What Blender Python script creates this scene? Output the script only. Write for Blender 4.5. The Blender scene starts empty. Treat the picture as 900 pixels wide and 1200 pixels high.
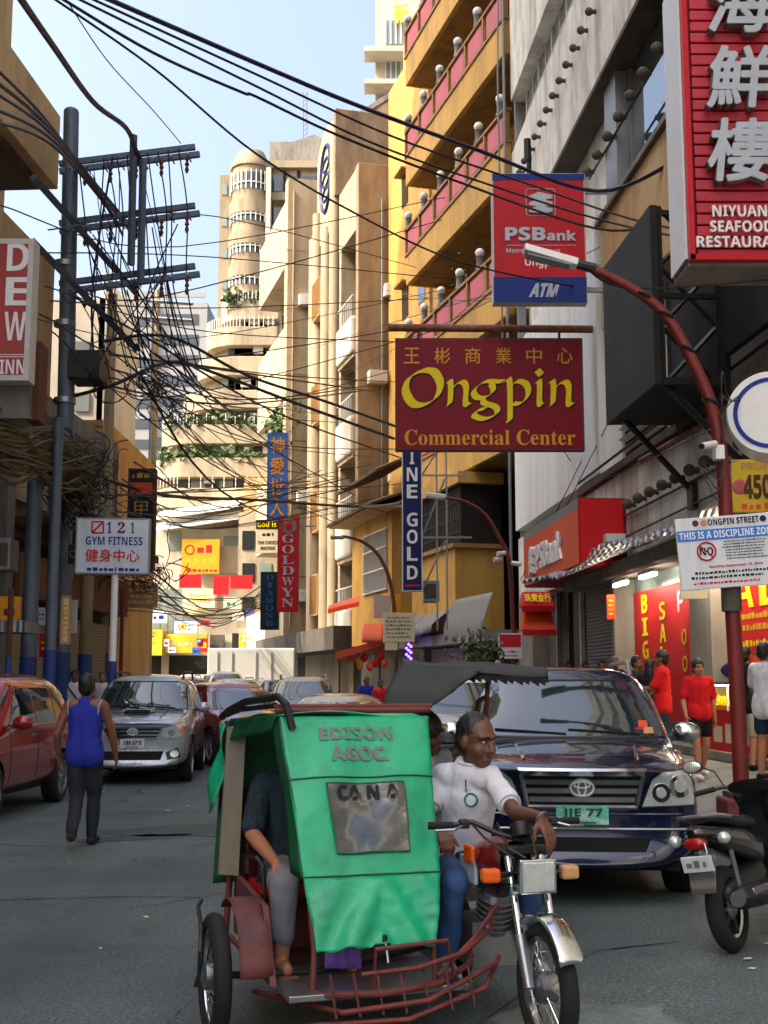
import bpy, bmesh, math, random
from mathutils import Vector, Matrix, Euler
from mathutils.bvhtree import BVHTree
from mathutils import noise as mnoise
S = bpy.context.scene
COL = S.collection
R = math.radians
rnd = random.Random(7)
FPX = 1450.0
PITCH = math.atan(200 / FPX)
CAMZ = 1.65
cam_data = bpy.data.cameras.new('camera')
cam = bpy.data.objects.new('camera', cam_data)
COL.objects.link(cam)
cam.location = (0, 0, CAMZ)
cam.rotation_euler = (math.pi / 2 + PITCH, 0, 0)
cam_data.sensor_fit = 'AUTO'
cam_data.sensor_width = 36.0
cam_data.lens = 36.0 * FPX / 1200.0
cam_data.clip_start = 0.1
cam_data.clip_end = 3000
S.camera = cam
SUN_TO = Vector((-0.90, -0.40, 1.02)).normalized()
SUN_EL = math.asin(SUN_TO.z)
world = bpy.data.worlds.new('World')
S.world = world
world.use_nodes = True
wn = world.node_tree
bg = wn.nodes['Background']
sky = wn.nodes.new('ShaderNodeTexSky')
sky.sky_type = 'NISHITA'
sky.sun_disc = False
sky.sun_elevation = SUN_EL
sky.sun_rotation = math.atan2(SUN_TO.x, SUN_TO.y)
sky.air_density = 1.0
sky.dust_density = 10.0
sky.ozone_density = 0.5
wn.links.new(sky.outputs[0], bg.inputs[0])
bg.inputs[1].default_value = 0.15
sun_data = bpy.data.lights.new('sun', 'SUN')
sun_data.energy = 2.0
sun_data.angle = R(0.6)
sun_data.color = (1.0, 0.89, 0.74)
sun = bpy.data.objects.new('sun', sun_data)
COL.objects.link(sun)
sun.rotation_euler = (-SUN_TO).to_track_quat('-Z', 'Y').to_euler()
sun.location = (-30, -20, 60)
S.view_settings.view_transform = 'Standard'
S.view_settings.look = 'None'
S.view_settings.exposure = 1.84
S.view_settings.gamma = 1.0
S.view_settings.use_curve_mapping = False
try:
	S.cycles.max_bounces = 7
	S.cycles.diffuse_bounces = 4
	S.cycles.glossy_bounces = 3
	S.cycles.use_denoising = True
	S.cycles.sample_clamp_indirect = 6
except Exception:
	pass
_c, _s = math.cos(PITCH), math.sin(PITCH)
def ray(px, py):
	u = (px - 450) / FPX
	v = (600 - py) / FPX
	return Vector((u, _c - _s * v, _s + _c * v))
def W(px, py, d):
	r = ray(px, py)
	return Vector((0, 0, CAMZ)) + r * (d / r.y)
def onp(px, py, P, D):
	r = ray(px, py)
	det = r.x * (-D[1]) + r.y * D[0]
	t = (P[0] * (-D[1]) + P[1] * D[0]) / det
	q = r * t
	return Vector((q.x, q.y, CAMZ + q.z))
def srgb(r, g, b):
	def f(c):
		c /= 255.0
		return c / 12.92 if c <= 0.04045 else ((c + 0.055) / 1.055) ** 2.4
	return (f(r), f(g), f(b))
MATS = {}
def mat(name, rgb, rough=0.6, metal=0.0, var=0.12, scale=6.0, bump=0.0, bscale=40.0, dirt=None, dirt_amt=0.0,
		dirt_scale=(1.5, 1.5, 0.35), coat=0.0, spec=0.5, emit=0.0, trans=0.0, alpha=1.0, waves=None, dlo=0.45, dhi=0.75):
	"""Principled surface whose colour wanders a little, with optional stains of their own shape and a fine bump."""
	m = bpy.data.materials.new(name)
	m.use_nodes = True
	nt = m.node_tree
	N, L = nt.nodes, nt.links
	p = N['Principled BSDF']
	p.inputs['Roughness'].default_value = rough
	p.inputs['Metallic'].default_value = metal
	p.inputs['Specular IOR Level'].default_value = spec
	if coat:
		p.inputs['Coat Weight'].default_value = coat
		p.inputs['Coat Roughness'].default_value = 0.03
	if trans:
		p.inputs['Transmission Weight'].default_value = trans
	if alpha < 1:
		p.inputs['Alpha'].default_value = alpha
	tc = N.new('ShaderNodeTexCoord')
	col = None
	c4 = (*rgb, 1)
	if var > 0:
		nz = N.new('ShaderNodeTexNoise')
		nz.inputs['Scale'].default_value = scale
		nz.inputs['Detail'].default_value = 6
		nz.inputs['Roughness'].default_value = 0.65
		L.new(tc.outputs['Object'], nz.inputs['Vector'])
		rp = N.new('ShaderNodeValToRGB')
		rp.color_ramp.elements[0].position = 0.3
		rp.color_ramp.elements[1].position = 0.72
		rp.color_ramp.elements[0].color = (*[max(0, x * (1 - var)) for x in rgb], 1)
		rp.color_ramp.elements[1].color = (*[min(1, x * (1 + var)) for x in rgb], 1)
		L.new(nz.outputs['Fac'], rp.inputs['Fac'])
		col = rp.outputs['Color']
		rr = N.new('ShaderNodeMapRange')
		rr.inputs['To Min'].default_value = max(0.02, rough - 0.08)
		rr.inputs['To Max'].default_value = min(1, rough + 0.1)
		L.new(nz.outputs['Fac'], rr.inputs['Value'])
		if rough > 0.12:
			L.new(rr.outputs['Result'], p.inputs['Roughness'])
	if dirt is not None and dirt_amt > 0:
		mp = N.new('ShaderNodeMapping')
		mp.inputs['Scale'].default_value = dirt_scale
		L.new(tc.outputs['Object'], mp.inputs['Vector'])
		dz = N.new('ShaderNodeTexNoise')
		dz.inputs['Scale'].default_value = 1.0
		dz.inputs['Detail'].default_value = 9
		dz.inputs['Roughness'].default_value = 0.7
		L.new(mp.outputs['Vector'], dz.inputs['Vector'])
		dr = N.new('ShaderNodeMapRange')
		dr.inputs['From Min'].default_value = dlo
		dr.inputs['From Max'].default_value = dhi
		dr.inputs['To Max'].default_value = dirt_amt
		dr.clamp = True
		L.new(dz.outputs['Fac'], dr.inputs['Value'])
		mx = N.new('ShaderNodeMix')
		mx.data_type = 'RGBA'
		L.new(dr.outputs['Result'], mx.inputs['Factor'])
		if col is None:
			mx.inputs['A'].default_value = c4
		else:
			L.new(col, mx.inputs['A'])
		mx.inputs['B'].default_value = (*dirt, 1)
		col = mx.outputs['Result']
	if col is None:
		p.inputs['Base Color'].default_value = c4
	else:
		L.new(col, p.inputs['Base Color'])
	if emit > 0:
		p.inputs['Emission Strength'].default_value = emit
		if col is None:
			p.inputs['Emission Color'].default_value = c4
		else:
			L.new(col, p.inputs['Emission Color'])
	hgt = None
	if waves:
		ax, per, dep = waves
		wv = N.new('ShaderNodeTexWave')
		wv.wave_type = 'BANDS'
		wv.bands_direction = ax
		wv.inputs['Scale'].default_value = per / 3.183
		L.new(tc.outputs['Object'], wv.inputs['Vector'])
		b = N.new('ShaderNodeBump')
		b.inputs['Distance'].default_value = dep
		b.inputs['Strength'].default_value = 1.0
		L.new(wv.outputs['Fac'], b.inputs['Height'])
		hgt = b
	if bump > 0:
		bz = N.new('ShaderNodeTexNoise')
		bz.inputs['Scale'].default_value = bscale
		bz.inputs['Detail'].default_value = 5
		L.new(tc.outputs['Object'], bz.inputs['Vector'])
		b = N.new('ShaderNodeBump')
		b.inputs['Distance'].default_value = bump
		b.inputs['Strength'].default_value = 0.6
		L.new(bz.outputs['Fac'], b.inputs['Height'])
		if hgt:
			L.new(hgt.outputs['Normal'], b.inputs['Normal'])
		hgt = b
	if hgt:
		L.new(hgt.outputs['Normal'], p.inputs['Normal'])
	MATS[name] = m
	return m
def M(name):
	return MATS[name]
GRIME = srgb(52, 46, 38)
mat('plaster_white', srgb(222, 221, 214), .8, var=.08, scale=2, dirt=srgb(84, 78, 68), dirt_amt=.85, dirt_scale=(1.1, 1.1, .3), bump=.004, bscale=30)
mat('panel_white', srgb(228, 230, 230), .55, var=.04, scale=3, dirt=srgb(140, 138, 132), dirt_amt=.5, dirt_scale=(2.5, 2.5, .15), bump=.002)
mat('concrete_grey', srgb(128, 124, 116), .85, var=.15, scale=3, dirt=srgb(58, 54, 48), dirt_amt=.8, bump=.006, bscale=25)
mat('concrete_dark', srgb(86, 80, 72), .88, var=.2, scale=3, dirt=srgb(32, 30, 27), dirt_amt=.85, bump=.006, bscale=25)
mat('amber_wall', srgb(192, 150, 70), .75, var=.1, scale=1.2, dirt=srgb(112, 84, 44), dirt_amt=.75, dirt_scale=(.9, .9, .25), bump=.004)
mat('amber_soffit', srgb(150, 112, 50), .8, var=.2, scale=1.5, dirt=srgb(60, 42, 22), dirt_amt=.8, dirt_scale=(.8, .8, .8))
mat('amber_trim', srgb(150, 112, 62), .65, var=.15, scale=4, dirt=GRIME, dirt_amt=.5)
mat('pink_panel', srgb(184, 88, 100), .65, var=.1, scale=2, dirt=srgb(130, 70, 74), dirt_amt=.5)
mat('cream_wall', srgb(160, 146, 120), .8, var=.1, scale=.8, dirt=srgb(112, 86, 58), dirt_amt=.8, dirt_scale=(.7, .7, .12), dlo=.46, dhi=.72, bump=.004)
mat('cream_stained', srgb(146, 124, 96), .82, var=.1, scale=1.0, dirt=srgb(66, 54, 42), dirt_amt=.85, dirt_scale=(.55, .55, .14), dlo=.4, dhi=.7)
mat('tan_wall', srgb(196, 166, 118), .82, var=.1, scale=1.4, dirt=srgb(96, 76, 52), dirt_amt=.6, dirt_scale=(.8, .8, .25))
mat('tower_wall', srgb(146, 132, 108), .85, var=.12, scale=.5, dirt=srgb(84, 68, 50), dirt_amt=.85, dirt_scale=(.45, .45, .09), dlo=.44, dhi=.7)
mat('terrace_wall', srgb(160, 149, 126), .82, var=.1, scale=.7, dirt=srgb(92, 74, 54), dirt_amt=.8, dirt_scale=(.6, .6, .12), dlo=.46, dhi=.72)
mat('bright_wall', srgb(182, 176, 162), .8, var=.06, scale=.8, dirt=srgb(128, 114, 94), dirt_amt=.7, dirt_scale=(.5, .5, .15))
mat('far_grey', srgb(140, 142, 144), .85, var=.08, scale=.3, dirt=srgb(104, 104, 102), dirt_amt=.6, dirt_scale=(.2, .2, .05))
mat('opening_shade', srgb(26, 23, 20), .9, var=.3, scale=2)  # near-black colour standing in for the shade inside openings and recesses
mat('shutter_grey', srgb(96, 96, 96), .5, metal=.3, var=.1, scale=2, waves=('Z', 12, .012))
mat('shutter_beige', srgb(150, 138, 112), .55, metal=.2, var=.1, scale=2, waves=('Z', 12, .012))
mat('window_glass', srgb(34, 42, 46), .06, var=0, spec=.9, coat=.6)
mat('window_pale', srgb(120, 132, 128), .15, var=.2, scale=.6, spec=.7)
mat('window_sky', srgb(120, 134, 146), .03, metal=.75, var=.06, scale=.4)
mat('frame_grey', srgb(132, 136, 138), .5, metal=.4, var=.1)
mat('frame_white', srgb(196, 196, 192), .55, var=.1)
mat('tile_roof', srgb(104, 86, 66), .85, var=.3, scale=4, dirt=GRIME, dirt_amt=.7, dirt_scale=(3, 3, 3))
mat('tarp_grey', srgb(112, 114, 112), .6, var=.12, scale=3, bump=.01, bscale=8)
mat('galvanised', srgb(150, 156, 160), .42, metal=.7, var=.18, scale=3, dirt=srgb(92, 72, 56), dirt_amt=.6, waves=('X', 9, .02))
mat('rust', srgb(98, 62, 44), .8, metal=.3, var=.35, scale=12, dirt=srgb(46, 34, 30), dirt_amt=.7, dirt_scale=(4, 4, 4))
mat('rust_pipe', srgb(120, 70, 46), .75, metal=.2, var=.4, scale=9, dirt=srgb(160, 150, 140), dirt_amt=.6, dirt_scale=(5, 5, 5))
mat('steel_pole', srgb(98, 110, 124), .55, metal=.5, var=.18, scale=3, dirt=srgb(64, 66, 70), dirt_amt=.6, dirt_scale=(2, 2, .5))
mat('arm_steel', srgb(92, 104, 122), .55, metal=.4, var=.15, scale=4)
mat('pole_blue', srgb(28, 62, 128), .6, var=.2, scale=5, dirt=srgb(30, 36, 48), dirt_amt=.7, dirt_scale=(3, 3, 1))
mat('pole_concrete', srgb(150, 134, 104), .85, var=.15, scale=4, dirt=srgb(70, 60, 46), dirt_amt=.7, dirt_scale=(2, 2, .5))
mat('cable', srgb(22, 21, 26), .55, var=.2, scale=3)
mat('cable_blue', srgb(30, 28, 58), .5, var=.2, scale=3)
mat('cable_tan', srgb(96, 86, 56), .7, var=.45, scale=3)
mat('red_pole', srgb(112, 28, 26), .5, var=.2, scale=5, dirt=srgb(60, 30, 26), dirt_amt=.7, dirt_scale=(3, 3, 1))
mat('black_paint', srgb(22, 24, 26), .45, var=.2, scale=4)
mat('black_matte', srgb(16, 16, 17), .8, var=.2, scale=4)
mat('billboard_black', srgb(17, 23, 21), .75, var=.2, scale=1.5, dirt=srgb(44, 50, 48), dirt_amt=.5)
mat('white_metal', srgb(216, 218, 216), .4, metal=.1, var=.06)
mat('white_sign', srgb(214, 220, 226), .45, var=.04, scale=2, dirt=srgb(159, 163, 165), dirt_amt=.6, dirt_scale=(5, 5, .7))
mat('gym_sign', srgb(196, 208, 218), .45, var=.06, scale=2, dirt=srgb(150, 158, 164), dirt_amt=.5, dirt_scale=(3, 3, .6))
mat('sign_red', srgb(196, 30, 44), .4, var=.06, scale=2, dirt=srgb(147, 34, 41), dirt_amt=.6, dirt_scale=(5, 5, .7))
mat('sign_orange', srgb(232, 86, 44), .4, var=.06, scale=2)
mat('sign_maroon', srgb(128, 12, 34), .45, var=.1, scale=2, dirt=srgb(101, 22, 35), dirt_amt=.6, dirt_scale=(5, 5, .7))
mat('sign_blue', srgb(28, 56, 132), .4, var=.06, scale=2, dirt=srgb(33, 52, 101), dirt_amt=.6, dirt_scale=(5, 5, .7))
mat('sign_navy', srgb(24, 30, 84), .45, var=.1, scale=2, dirt=srgb(30, 34, 69), dirt_amt=.6, dirt_scale=(5, 5, .7))
mat('sign_sky', srgb(58, 104, 176), .45, var=.1, scale=2, dirt=srgb(53, 84, 131), dirt_amt=.6, dirt_scale=(5, 5, .7))
mat('sign_teal', srgb(24, 52, 66), .45, var=.1, scale=2)
mat('sign_yellow', srgb(216, 184, 56), .45, var=.08, scale=2, dirt=srgb(177, 154, 39), dirt_amt=.6, dirt_scale=(5, 5, .7))
mat('sign_amber', srgb(214, 148, 36), .45, var=.12, scale=2, dirt=srgb(177, 128, 28), dirt_amt=.6, dirt_scale=(5, 5, .7))
mat('sign_cream', srgb(214, 204, 172), .5, var=.1, scale=2)
mat('sign_tan', srgb(186, 142, 96), .5, var=.15, scale=2)
mat('letter_white', srgb(232, 234, 236), .4, var=.03)
mat('letter_silver', srgb(176, 186, 196), .4, metal=.2, var=.06)
mat('letter_grey', srgb(112, 112, 116), .5, var=.1)
mat('letter_yellow', srgb(236, 212, 20), .45, var=.05)
mat('letter_gold', srgb(216, 158, 44), .5, var=.1)
mat('letter_shadow', srgb(40, 26, 18), .6, var=.1)
mat('letter_black', srgb(28, 28, 32), .6, var=.1)
mat('letter_red', srgb(196, 30, 44), .5, var=.05)
mat('letter_blue', srgb(24, 48, 140), .5, var=.05)
mat('letter_green', srgb(20, 124, 92), .5, var=.05)
mat('banner_red', srgb(196, 28, 34), .5, var=.08, scale=2)
mat('banner_orange', srgb(222, 74, 34), .5, var=.1, scale=2)
mat('awning_orange', srgb(214, 92, 46), .6, var=.12, scale=3)
mat('kerb', srgb(126, 124, 118), .85, var=.15, scale=4, dirt=GRIME, dirt_amt=.6, dirt_scale=(1.5, 1.5, 1.5), bump=.004)
mat('shop_wall', srgb(172, 168, 156), .7, var=.1, scale=2, dirt=srgb(96, 88, 76), dirt_amt=.6)
mat('leaf', srgb(58, 84, 34), .6, var=.4, scale=8)
mat('wood', srgb(120, 84, 52), .7, var=.25, scale=3)
mat('chrome', srgb(206, 210, 214), .14, metal=1.0, var=.05)
mat('steel_bare', srgb(150, 152, 156), .35, metal=.9, var=.15, scale=6)
mat('rubber', srgb(20, 20, 21), .85, var=.2, scale=10, bump=.002, bscale=60)
mat('car_glass', srgb(30, 44, 50), .04, var=0, spec=1.0, coat=1.0)
mat('lamp_clear', srgb(214, 222, 218), .16, metal=.5, var=.12, scale=16, coat=1.0, waves=('X', 60, .0012))
mat('lamp_white', srgb(226, 228, 226), .25, var=.05)
mat('lamp_amber', srgb(224, 92, 20), .25, var=.1)
mat('lamp_amber_lit', srgb(255, 120, 40), .3, var=0, emit=3.0)
mat('lamp_red', srgb(150, 20, 22), .2, var=.1)
mat('plastic_black', srgb(24, 24, 26), .45, var=.15)
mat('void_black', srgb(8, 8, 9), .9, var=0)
def paint(name, rgb, rough=.22, metal=.35):
	return mat(name, rgb, rough, metal, var=.05, scale=1.5, coat=1.0, dirt=tuple(x * .7 + .02 for x in rgb), dirt_amt=.35, dirt_scale=(1.2, 1.2, 1.2))
paint('paint_navy', srgb(18, 26, 58))
paint('paint_silver', srgb(168, 174, 180), .26, .45)
paint('paint_red', srgb(146, 18, 24), .22, .25)
paint('paint_maroon', srgb(124, 28, 32), .25, .25)
paint('paint_dark', srgb(44, 46, 50), .25, .4)
paint('paint_white', srgb(206, 204, 196), .3, 0)
paint('paint_gold', srgb(176, 160, 128), .28, .5)
mat('tarp_green', srgb(20, 164, 116), .38, var=.1, scale=4, dirt=srgb(16, 96, 76), dirt_amt=.65, dirt_scale=(5, 5, 3), bump=.005, bscale=16)
mat('tarp_green_dark', srgb(10, 78, 48), .55, var=.15, scale=4, bump=.006, bscale=7)
mat('clear_plastic', srgb(62, 68, 70), .16, var=.45, scale=5, spec=.8, bump=.012, bscale=5, dirt=srgb(190, 176, 146), dirt_amt=.8, dirt_scale=(3, 3, 5), dlo=.55, dhi=.72)
mat('canopy_dark', srgb(36, 40, 42), .7, var=.2, scale=6, bump=.01, bscale=10, dirt=srgb(70, 74, 74), dirt_amt=.5, dirt_scale=(4, 4, 4))
mat('board_faded', srgb(128, 116, 96), .8, var=.2, scale=6, dirt=srgb(84, 110, 118), dirt_amt=.7, dirt_scale=(5, 5, 2))
mat('trike_red', srgb(108, 42, 36), .6, metal=.1, var=.4, scale=10, dirt=srgb(60, 52, 50), dirt_amt=.8, dirt_scale=(6, 6, 6))
mat('trike_fender', srgb(92, 46, 44), .7, var=.5, scale=9, dirt=srgb(48, 48, 54), dirt_amt=.9, dirt_scale=(5, 5, 5))
mat('vinyl_maroon', srgb(62, 14, 22), .25, var=.2, scale=6, bump=.02, bscale=9)
mat('vinyl_red', srgb(176, 26, 30), .35, var=.15, scale=6)
mat('cloth_purple', srgb(112, 78, 168), .6, var=.15, scale=6)
mat('skin_brown', srgb(120, 74, 50), .5, var=.12, scale=14, bump=.001, bscale=120)
mat('skin_tan', srgb(168, 112, 82), .55, var=.12, scale=14)
mat('skin_dark', srgb(96, 60, 44), .5, var=.12, scale=14)
mat('hair', srgb(20, 17, 16), .55, var=.3, scale=30, bump=.004, bscale=90)
mat('hair_grey', srgb(70, 64, 58), .6, var=.3, scale=30)
mat('lips', srgb(104, 56, 46), .5, var=.1)
mat('eye_white', srgb(214, 208, 200), .3, var=0)
mat('eye_dark', srgb(22, 14, 10), .2, var=0)
def cloth(name, rgb, **k):
	return mat(name, rgb, .85, var=.1, scale=7, bump=.006, bscale=14, spec=.2, **k)
cloth('cloth_white', srgb(206, 208, 216))
cloth('cloth_blue', srgb(42, 52, 152))
cloth('cloth_black', srgb(22, 22, 25))
cloth('cloth_charcoal', srgb(44, 46, 50))
cloth('cloth_red', srgb(198, 26, 30))
cloth('cloth_grey', srgb(122, 122, 128))
cloth('cloth_khaki', srgb(150, 144, 130))
cloth('cloth_plaid', srgb(32, 46, 54), dirt=srgb(62, 78, 86), dirt_amt=.6, dirt_scale=(40, 40, 6))
cloth('denim', srgb(52, 82, 124), dirt=srgb(96, 124, 158), dirt_amt=.7, dirt_scale=(5, 5, 3))
cloth('denim_dark', srgb(36, 48, 70))
cloth('cloth_pale', srgb(150, 156, 164))
for _n in list(MATS):
	if _n.startswith(('sign_', 'banner_', 'letter_')):
		MATS[_n].node_tree.nodes['Principled BSDF'].inputs['Specular IOR Level'].default_value = .22
def asphalt():
	m = bpy.data.materials.new('asphalt')
	m.use_nodes = True
	nt = m.node_tree
	N, L = nt.nodes, nt.links
	p = N['Principled BSDF']
	tc = N.new('ShaderNodeTexCoord')
	def noise(scale, detail=8, rough=.65, vec=None):
		n = N.new('ShaderNodeTexNoise')
		n.inputs['Scale'].default_value = scale
		n.inputs['Detail'].default_value = detail
		n.inputs['Roughness'].default_value = rough
		L.new(vec or tc.outputs['Object'], n.inputs['Vector'])
		return n.outputs['Fac']
	def rng(v, a, b, lo, hi):
		n = N.new('ShaderNodeMapRange')
		n.clamp = True
		for k, x in (('From Min', a), ('From Max', b), ('To Min', lo), ('To Max', hi)):
			n.inputs[k].default_value = x
		L.new(v, n.inputs['Value'])
		return n.outputs['Result']
	def mul(a, b, op='MULTIPLY'):
		n = N.new('ShaderNodeMath')
		n.operation = op
		L.new(a, n.inputs[0])
		if isinstance(b, float):
			n.inputs[1].default_value = b
		else:
			L.new(b, n.inputs[1])
		return n.outputs[0]
	def mix(f, a, b):
		n = N.new('ShaderNodeMix')
		n.data_type = 'RGBA'
		L.new(f, n.inputs['Factor'])
		for k, x in (('A', a), ('B', b)):
			if isinstance(x, tuple):
				n.inputs[k].default_value = (*x, 1)
			else:
				L.new(x, n.inputs[k])
		return n.outputs['Result']
	grain = noise(46, 5, .75)
	big = noise(.35, 6)
	mid = noise(2.2, 7)
	col = mix(rng(grain, .38, .66, 0, 1), srgb(40, 51, 53), srgb(110, 125, 124))
	vor = N.new('ShaderNodeTexVoronoi')
	vor.inputs['Scale'].default_value = 34
	L.new(tc.outputs['Object'], vor.inputs['Vector'])
	col = mix(rng(vor.outputs['Distance'], .05, .3, .6, 0), col, srgb(142, 152, 148))
	col = mix(rng(big, .42, .62, 0, .55), col, srgb(50, 58, 60))
	col = mix(rng(mid, .58, .72, 0, .6), col, srgb(42, 46, 48))
	mp = N.new('ShaderNodeMapping')
	mp.inputs['Scale'].default_value = (1.1, .05, 1)
	mp.inputs['Rotation'].default_value = (0, 0, R(4))
	L.new(tc.outputs['Object'], mp.inputs['Vector'])
	track = noise(1.0, 3, .5, mp.outputs['Vector'])
	col = mix(rng(track, .5, .7, 0, .4), col, srgb(40, 46, 48))
	vc = N.new('ShaderNodeTexVoronoi')
	vc.feature = 'DISTANCE_TO_EDGE'
	vc.inputs['Scale'].default_value = .28
	wob = N.new('ShaderNodeTexNoise')
	wob.inputs['Scale'].default_value = 1.6
	wob.inputs['Detail'].default_value = 6
	L.new(tc.outputs['Object'], wob.inputs['Vector'])
	vm = N.new('ShaderNodeMixRGB')
	vm.blend_type = 'ADD'
	vm.inputs[0].default_value = .55
	L.new(tc.outputs['Object'], vm.inputs[1])
	L.new(wob.outputs['Color'], vm.inputs[2])
	L.new(vm.outputs[0], vc.inputs['Vector'])
	crack = rng(vc.outputs['Distance'], .002, .011, 1, 0)
	crack = mul(crack, rng(noise(.5, 3), .45, .6, 0, .9))
	col = mix(crack, col, srgb(18, 20, 22))
	L.new(col, p.inputs['Base Color'])
	L.new(rng(big, .3, .7, .62, .8), p.inputs['Roughness'])
	p.inputs['Specular IOR Level'].default_value = .5
	h = mul(grain, rng(crack, 0, 1, 1, -1.5), 'ADD')
	b = N.new('ShaderNodeBump')
	b.inputs['Distance'].default_value = .006
	b.inputs['Strength'].default_value = .8
	L.new(h, b.inputs['Height'])
	L.new(b.outputs['Normal'], p.inputs['Normal'])
	MATS['asphalt'] = m
asphalt()
mat('pavement', srgb(112, 114, 112), .8, var=.2, scale=3, dirt=srgb(60, 60, 58), dirt_amt=.6, dirt_scale=(1, 1, 1), bump=.004, bscale=60)
mat('asphalt_patch', srgb(64, 72, 72), .75, var=.25, scale=30, bump=.006, bscale=90, dirt=srgb(34, 38, 40), dirt_amt=.6, dirt_scale=(2, 2, 2))
mat('patch_light', srgb(104, 116, 112), .8, var=.3, scale=26, bump=.006, bscale=60, dirt=srgb(60, 70, 68), dirt_amt=.8, dirt_scale=(4, 4, 4))
mat('earth', srgb(96, 92, 84), .9, var=.2, scale=.3)
class MB:
	"""Collects pieces and links them as one mesh object."""
	def __init__(s):
		s.v = []
		s.f = []
	def add(s, vs, fs):
		b = len(s.v)
		s.v += [Vector(v) for v in vs]
		s.f += [tuple(b + i for i in f) for f in fs]
		return s
	def box(s, c, size, rot=None):
		c = Vector(c)
		h = Vector(size) / 2
		m = rot if rot is not None else Matrix.Identity(3)
		vs = [c + m @ Vector((x * h.x, y * h.y, z * h.z)) for x in (-1, 1) for y in (-1, 1) for z in (-1, 1)]
		return s.add(vs, [(0, 1, 3, 2), (4, 6, 7, 5), (0, 4, 5, 1), (2, 3, 7, 6), (0, 2, 6, 4), (1, 5, 7, 3)])
	def hexa(s, p):
		"""p: 4 bottom then 4 top points, same winding"""
		return s.add(p, [(3, 2, 1, 0), (4, 5, 6, 7), (0, 1, 5, 4), (1, 2, 6, 5), (2, 3, 7, 6), (3, 0, 4, 7)])
	def poly(s, pts, depth):
		"""polygon pts (3d) swept along the vector depth"""
		n = len(pts)
		d = Vector(depth)
		a = [Vector(p) for p in pts]
		s.add(a + [q + d for q in a], [tuple(range(n))[::-1], tuple(range(n, 2 * n))] + [(i, (i + 1) % n, n + (i + 1) % n, n + i) for i in range(n)])
		return s
	def tube(s, pts, r, n=8, closed=False):
		pts = [Vector(p) for p in pts]
		m = len(pts)
		rr = r if isinstance(r, (list, tuple)) else [r] * m
		rings = []
		up = None
		for i, p in enumerate(pts):
			if closed:
				t = (pts[(i + 1) % m] - pts[i - 1]).normalized()
			else:
				t = (pts[min(i + 1, m - 1)] - pts[max(i - 1, 0)])
				if t.length < 1e-9:
					t = Vector((0, 0, 1))
				t.normalize()
			if up is None:
				up = Vector((0, 0, 1)) if abs(t.z) < .9 else Vector((1, 0, 0))
			a = t.cross(up)
			if a.length < 1e-6:
				a = t.orthogonal()
			a.normalize()
			b = a.cross(t).normalized()
			up = b
			rings.append([p + (a * math.cos(2 * math.pi * k / n) + b * math.sin(2 * math.pi * k / n)) * rr[i] for k in range(n)])
		vs = [v for g in rings for v in g]
		fs = []
		for i in range(m if closed else m - 1):
			j = (i + 1) % m
			for k in range(n):
				fs.append((i * n + k, i * n + (k + 1) % n, j * n + (k + 1) % n, j * n + k))
		if not closed:
			fs.append(tuple(range(n))[::-1])
			fs.append(tuple((m - 1) * n + k for k in range(n)))
		return s.add(vs, fs)
	def cyl(s, a, b, r, r2=None, n=16):
		return s.tube([a, b], [r, r if r2 is None else r2], n)
	def lathe(s, prof, c=(0, 0, 0), axis=(0, 0, 1), n=24, cap=True):
		"""prof: (radius, height) pairs along the axis"""
		ax = Vector(axis).normalized()
		a = ax.orthogonal().normalized()
		b = ax.cross(a)
		c = Vector(c)
		vs = []
		for r, h in prof:
			for k in range(n):
				t = 2 * math.pi * k / n
				vs.append(c + ax * h + (a * math.cos(t) + b * math.sin(t)) * r)
		m = len(prof)
		fs = [(i * n + k, i * n + (k + 1) % n, (i + 1) * n + (k + 1) % n, (i + 1) * n + k) for i in range(m - 1) for k in range(n)]
		if cap:
			fs += [tuple(range(n))[::-1], tuple((m - 1) * n + k for k in range(n))]
		return s.add(vs, fs)
	def sphere(s, c, r, n=12, m=8, rot=None):
		c = Vector(c)
		rv = Vector(r) if isinstance(r, (tuple, list, Vector)) else Vector((r, r, r))
		mm = rot if rot is not None else Matrix.Identity(3)
		vs = [c + mm @ Vector((0, 0, -rv.z))]
		for i in range(1, m):
			ph = -math.pi / 2 + math.pi * i / m
			for k in range(n):
				t = 2 * math.pi * k / n
				vs.append(c + mm @ Vector((rv.x * math.cos(ph) * math.cos(t), rv.y * math.cos(ph) * math.sin(t), rv.z * math.sin(ph))))
		vs.append(c + mm @ Vector((0, 0, rv.z)))
		fs = [(0, 1 + (k + 1) % n, 1 + k) for k in range(n)]
		for i in range(m - 2):
			for k in range(n):
				fs.append((1 + i * n + k, 1 + i * n + (k + 1) % n, 1 + (i + 1) * n + (k + 1) % n, 1 + (i + 1) * n + k))
		t = len(vs) - 1
		o = 1 + (m - 2) * n
		fs += [(t, o + k, o + (k + 1) % n) for k in range(n)]
		return s.add(vs, fs)
	def torus(s, c, R_, r, axis=(0, 0, 1), n=32, k=10):
		ax = Vector(axis).normalized()
		a = ax.orthogonal().normalized()
		b = ax.cross(a)
		return s.tube([Vector(c) + (a * math.cos(2 * math.pi * i / n) + b * math.sin(2 * math.pi * i / n)) * R_ for i in range(n)], r, k, closed=True)
	def grid(s, P, closed_u=False):
		"""P[i][j] rows of points"""
		n, m = len(P), len(P[0])
		vs = [p for row in P for p in row]
		fs = [(i * m + j, i * m + j + 1, (i + 1) * m + j + 1, (i + 1) * m + j) for i in range(n - 1) for j in range(m - 1)]
		return s.add(vs, fs)
	def mesh(s, name):
		me = bpy.data.meshes.new(name)
		me.from_pydata([tuple(v) for v in s.v], [], s.f)
		me.update()
		return me
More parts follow.
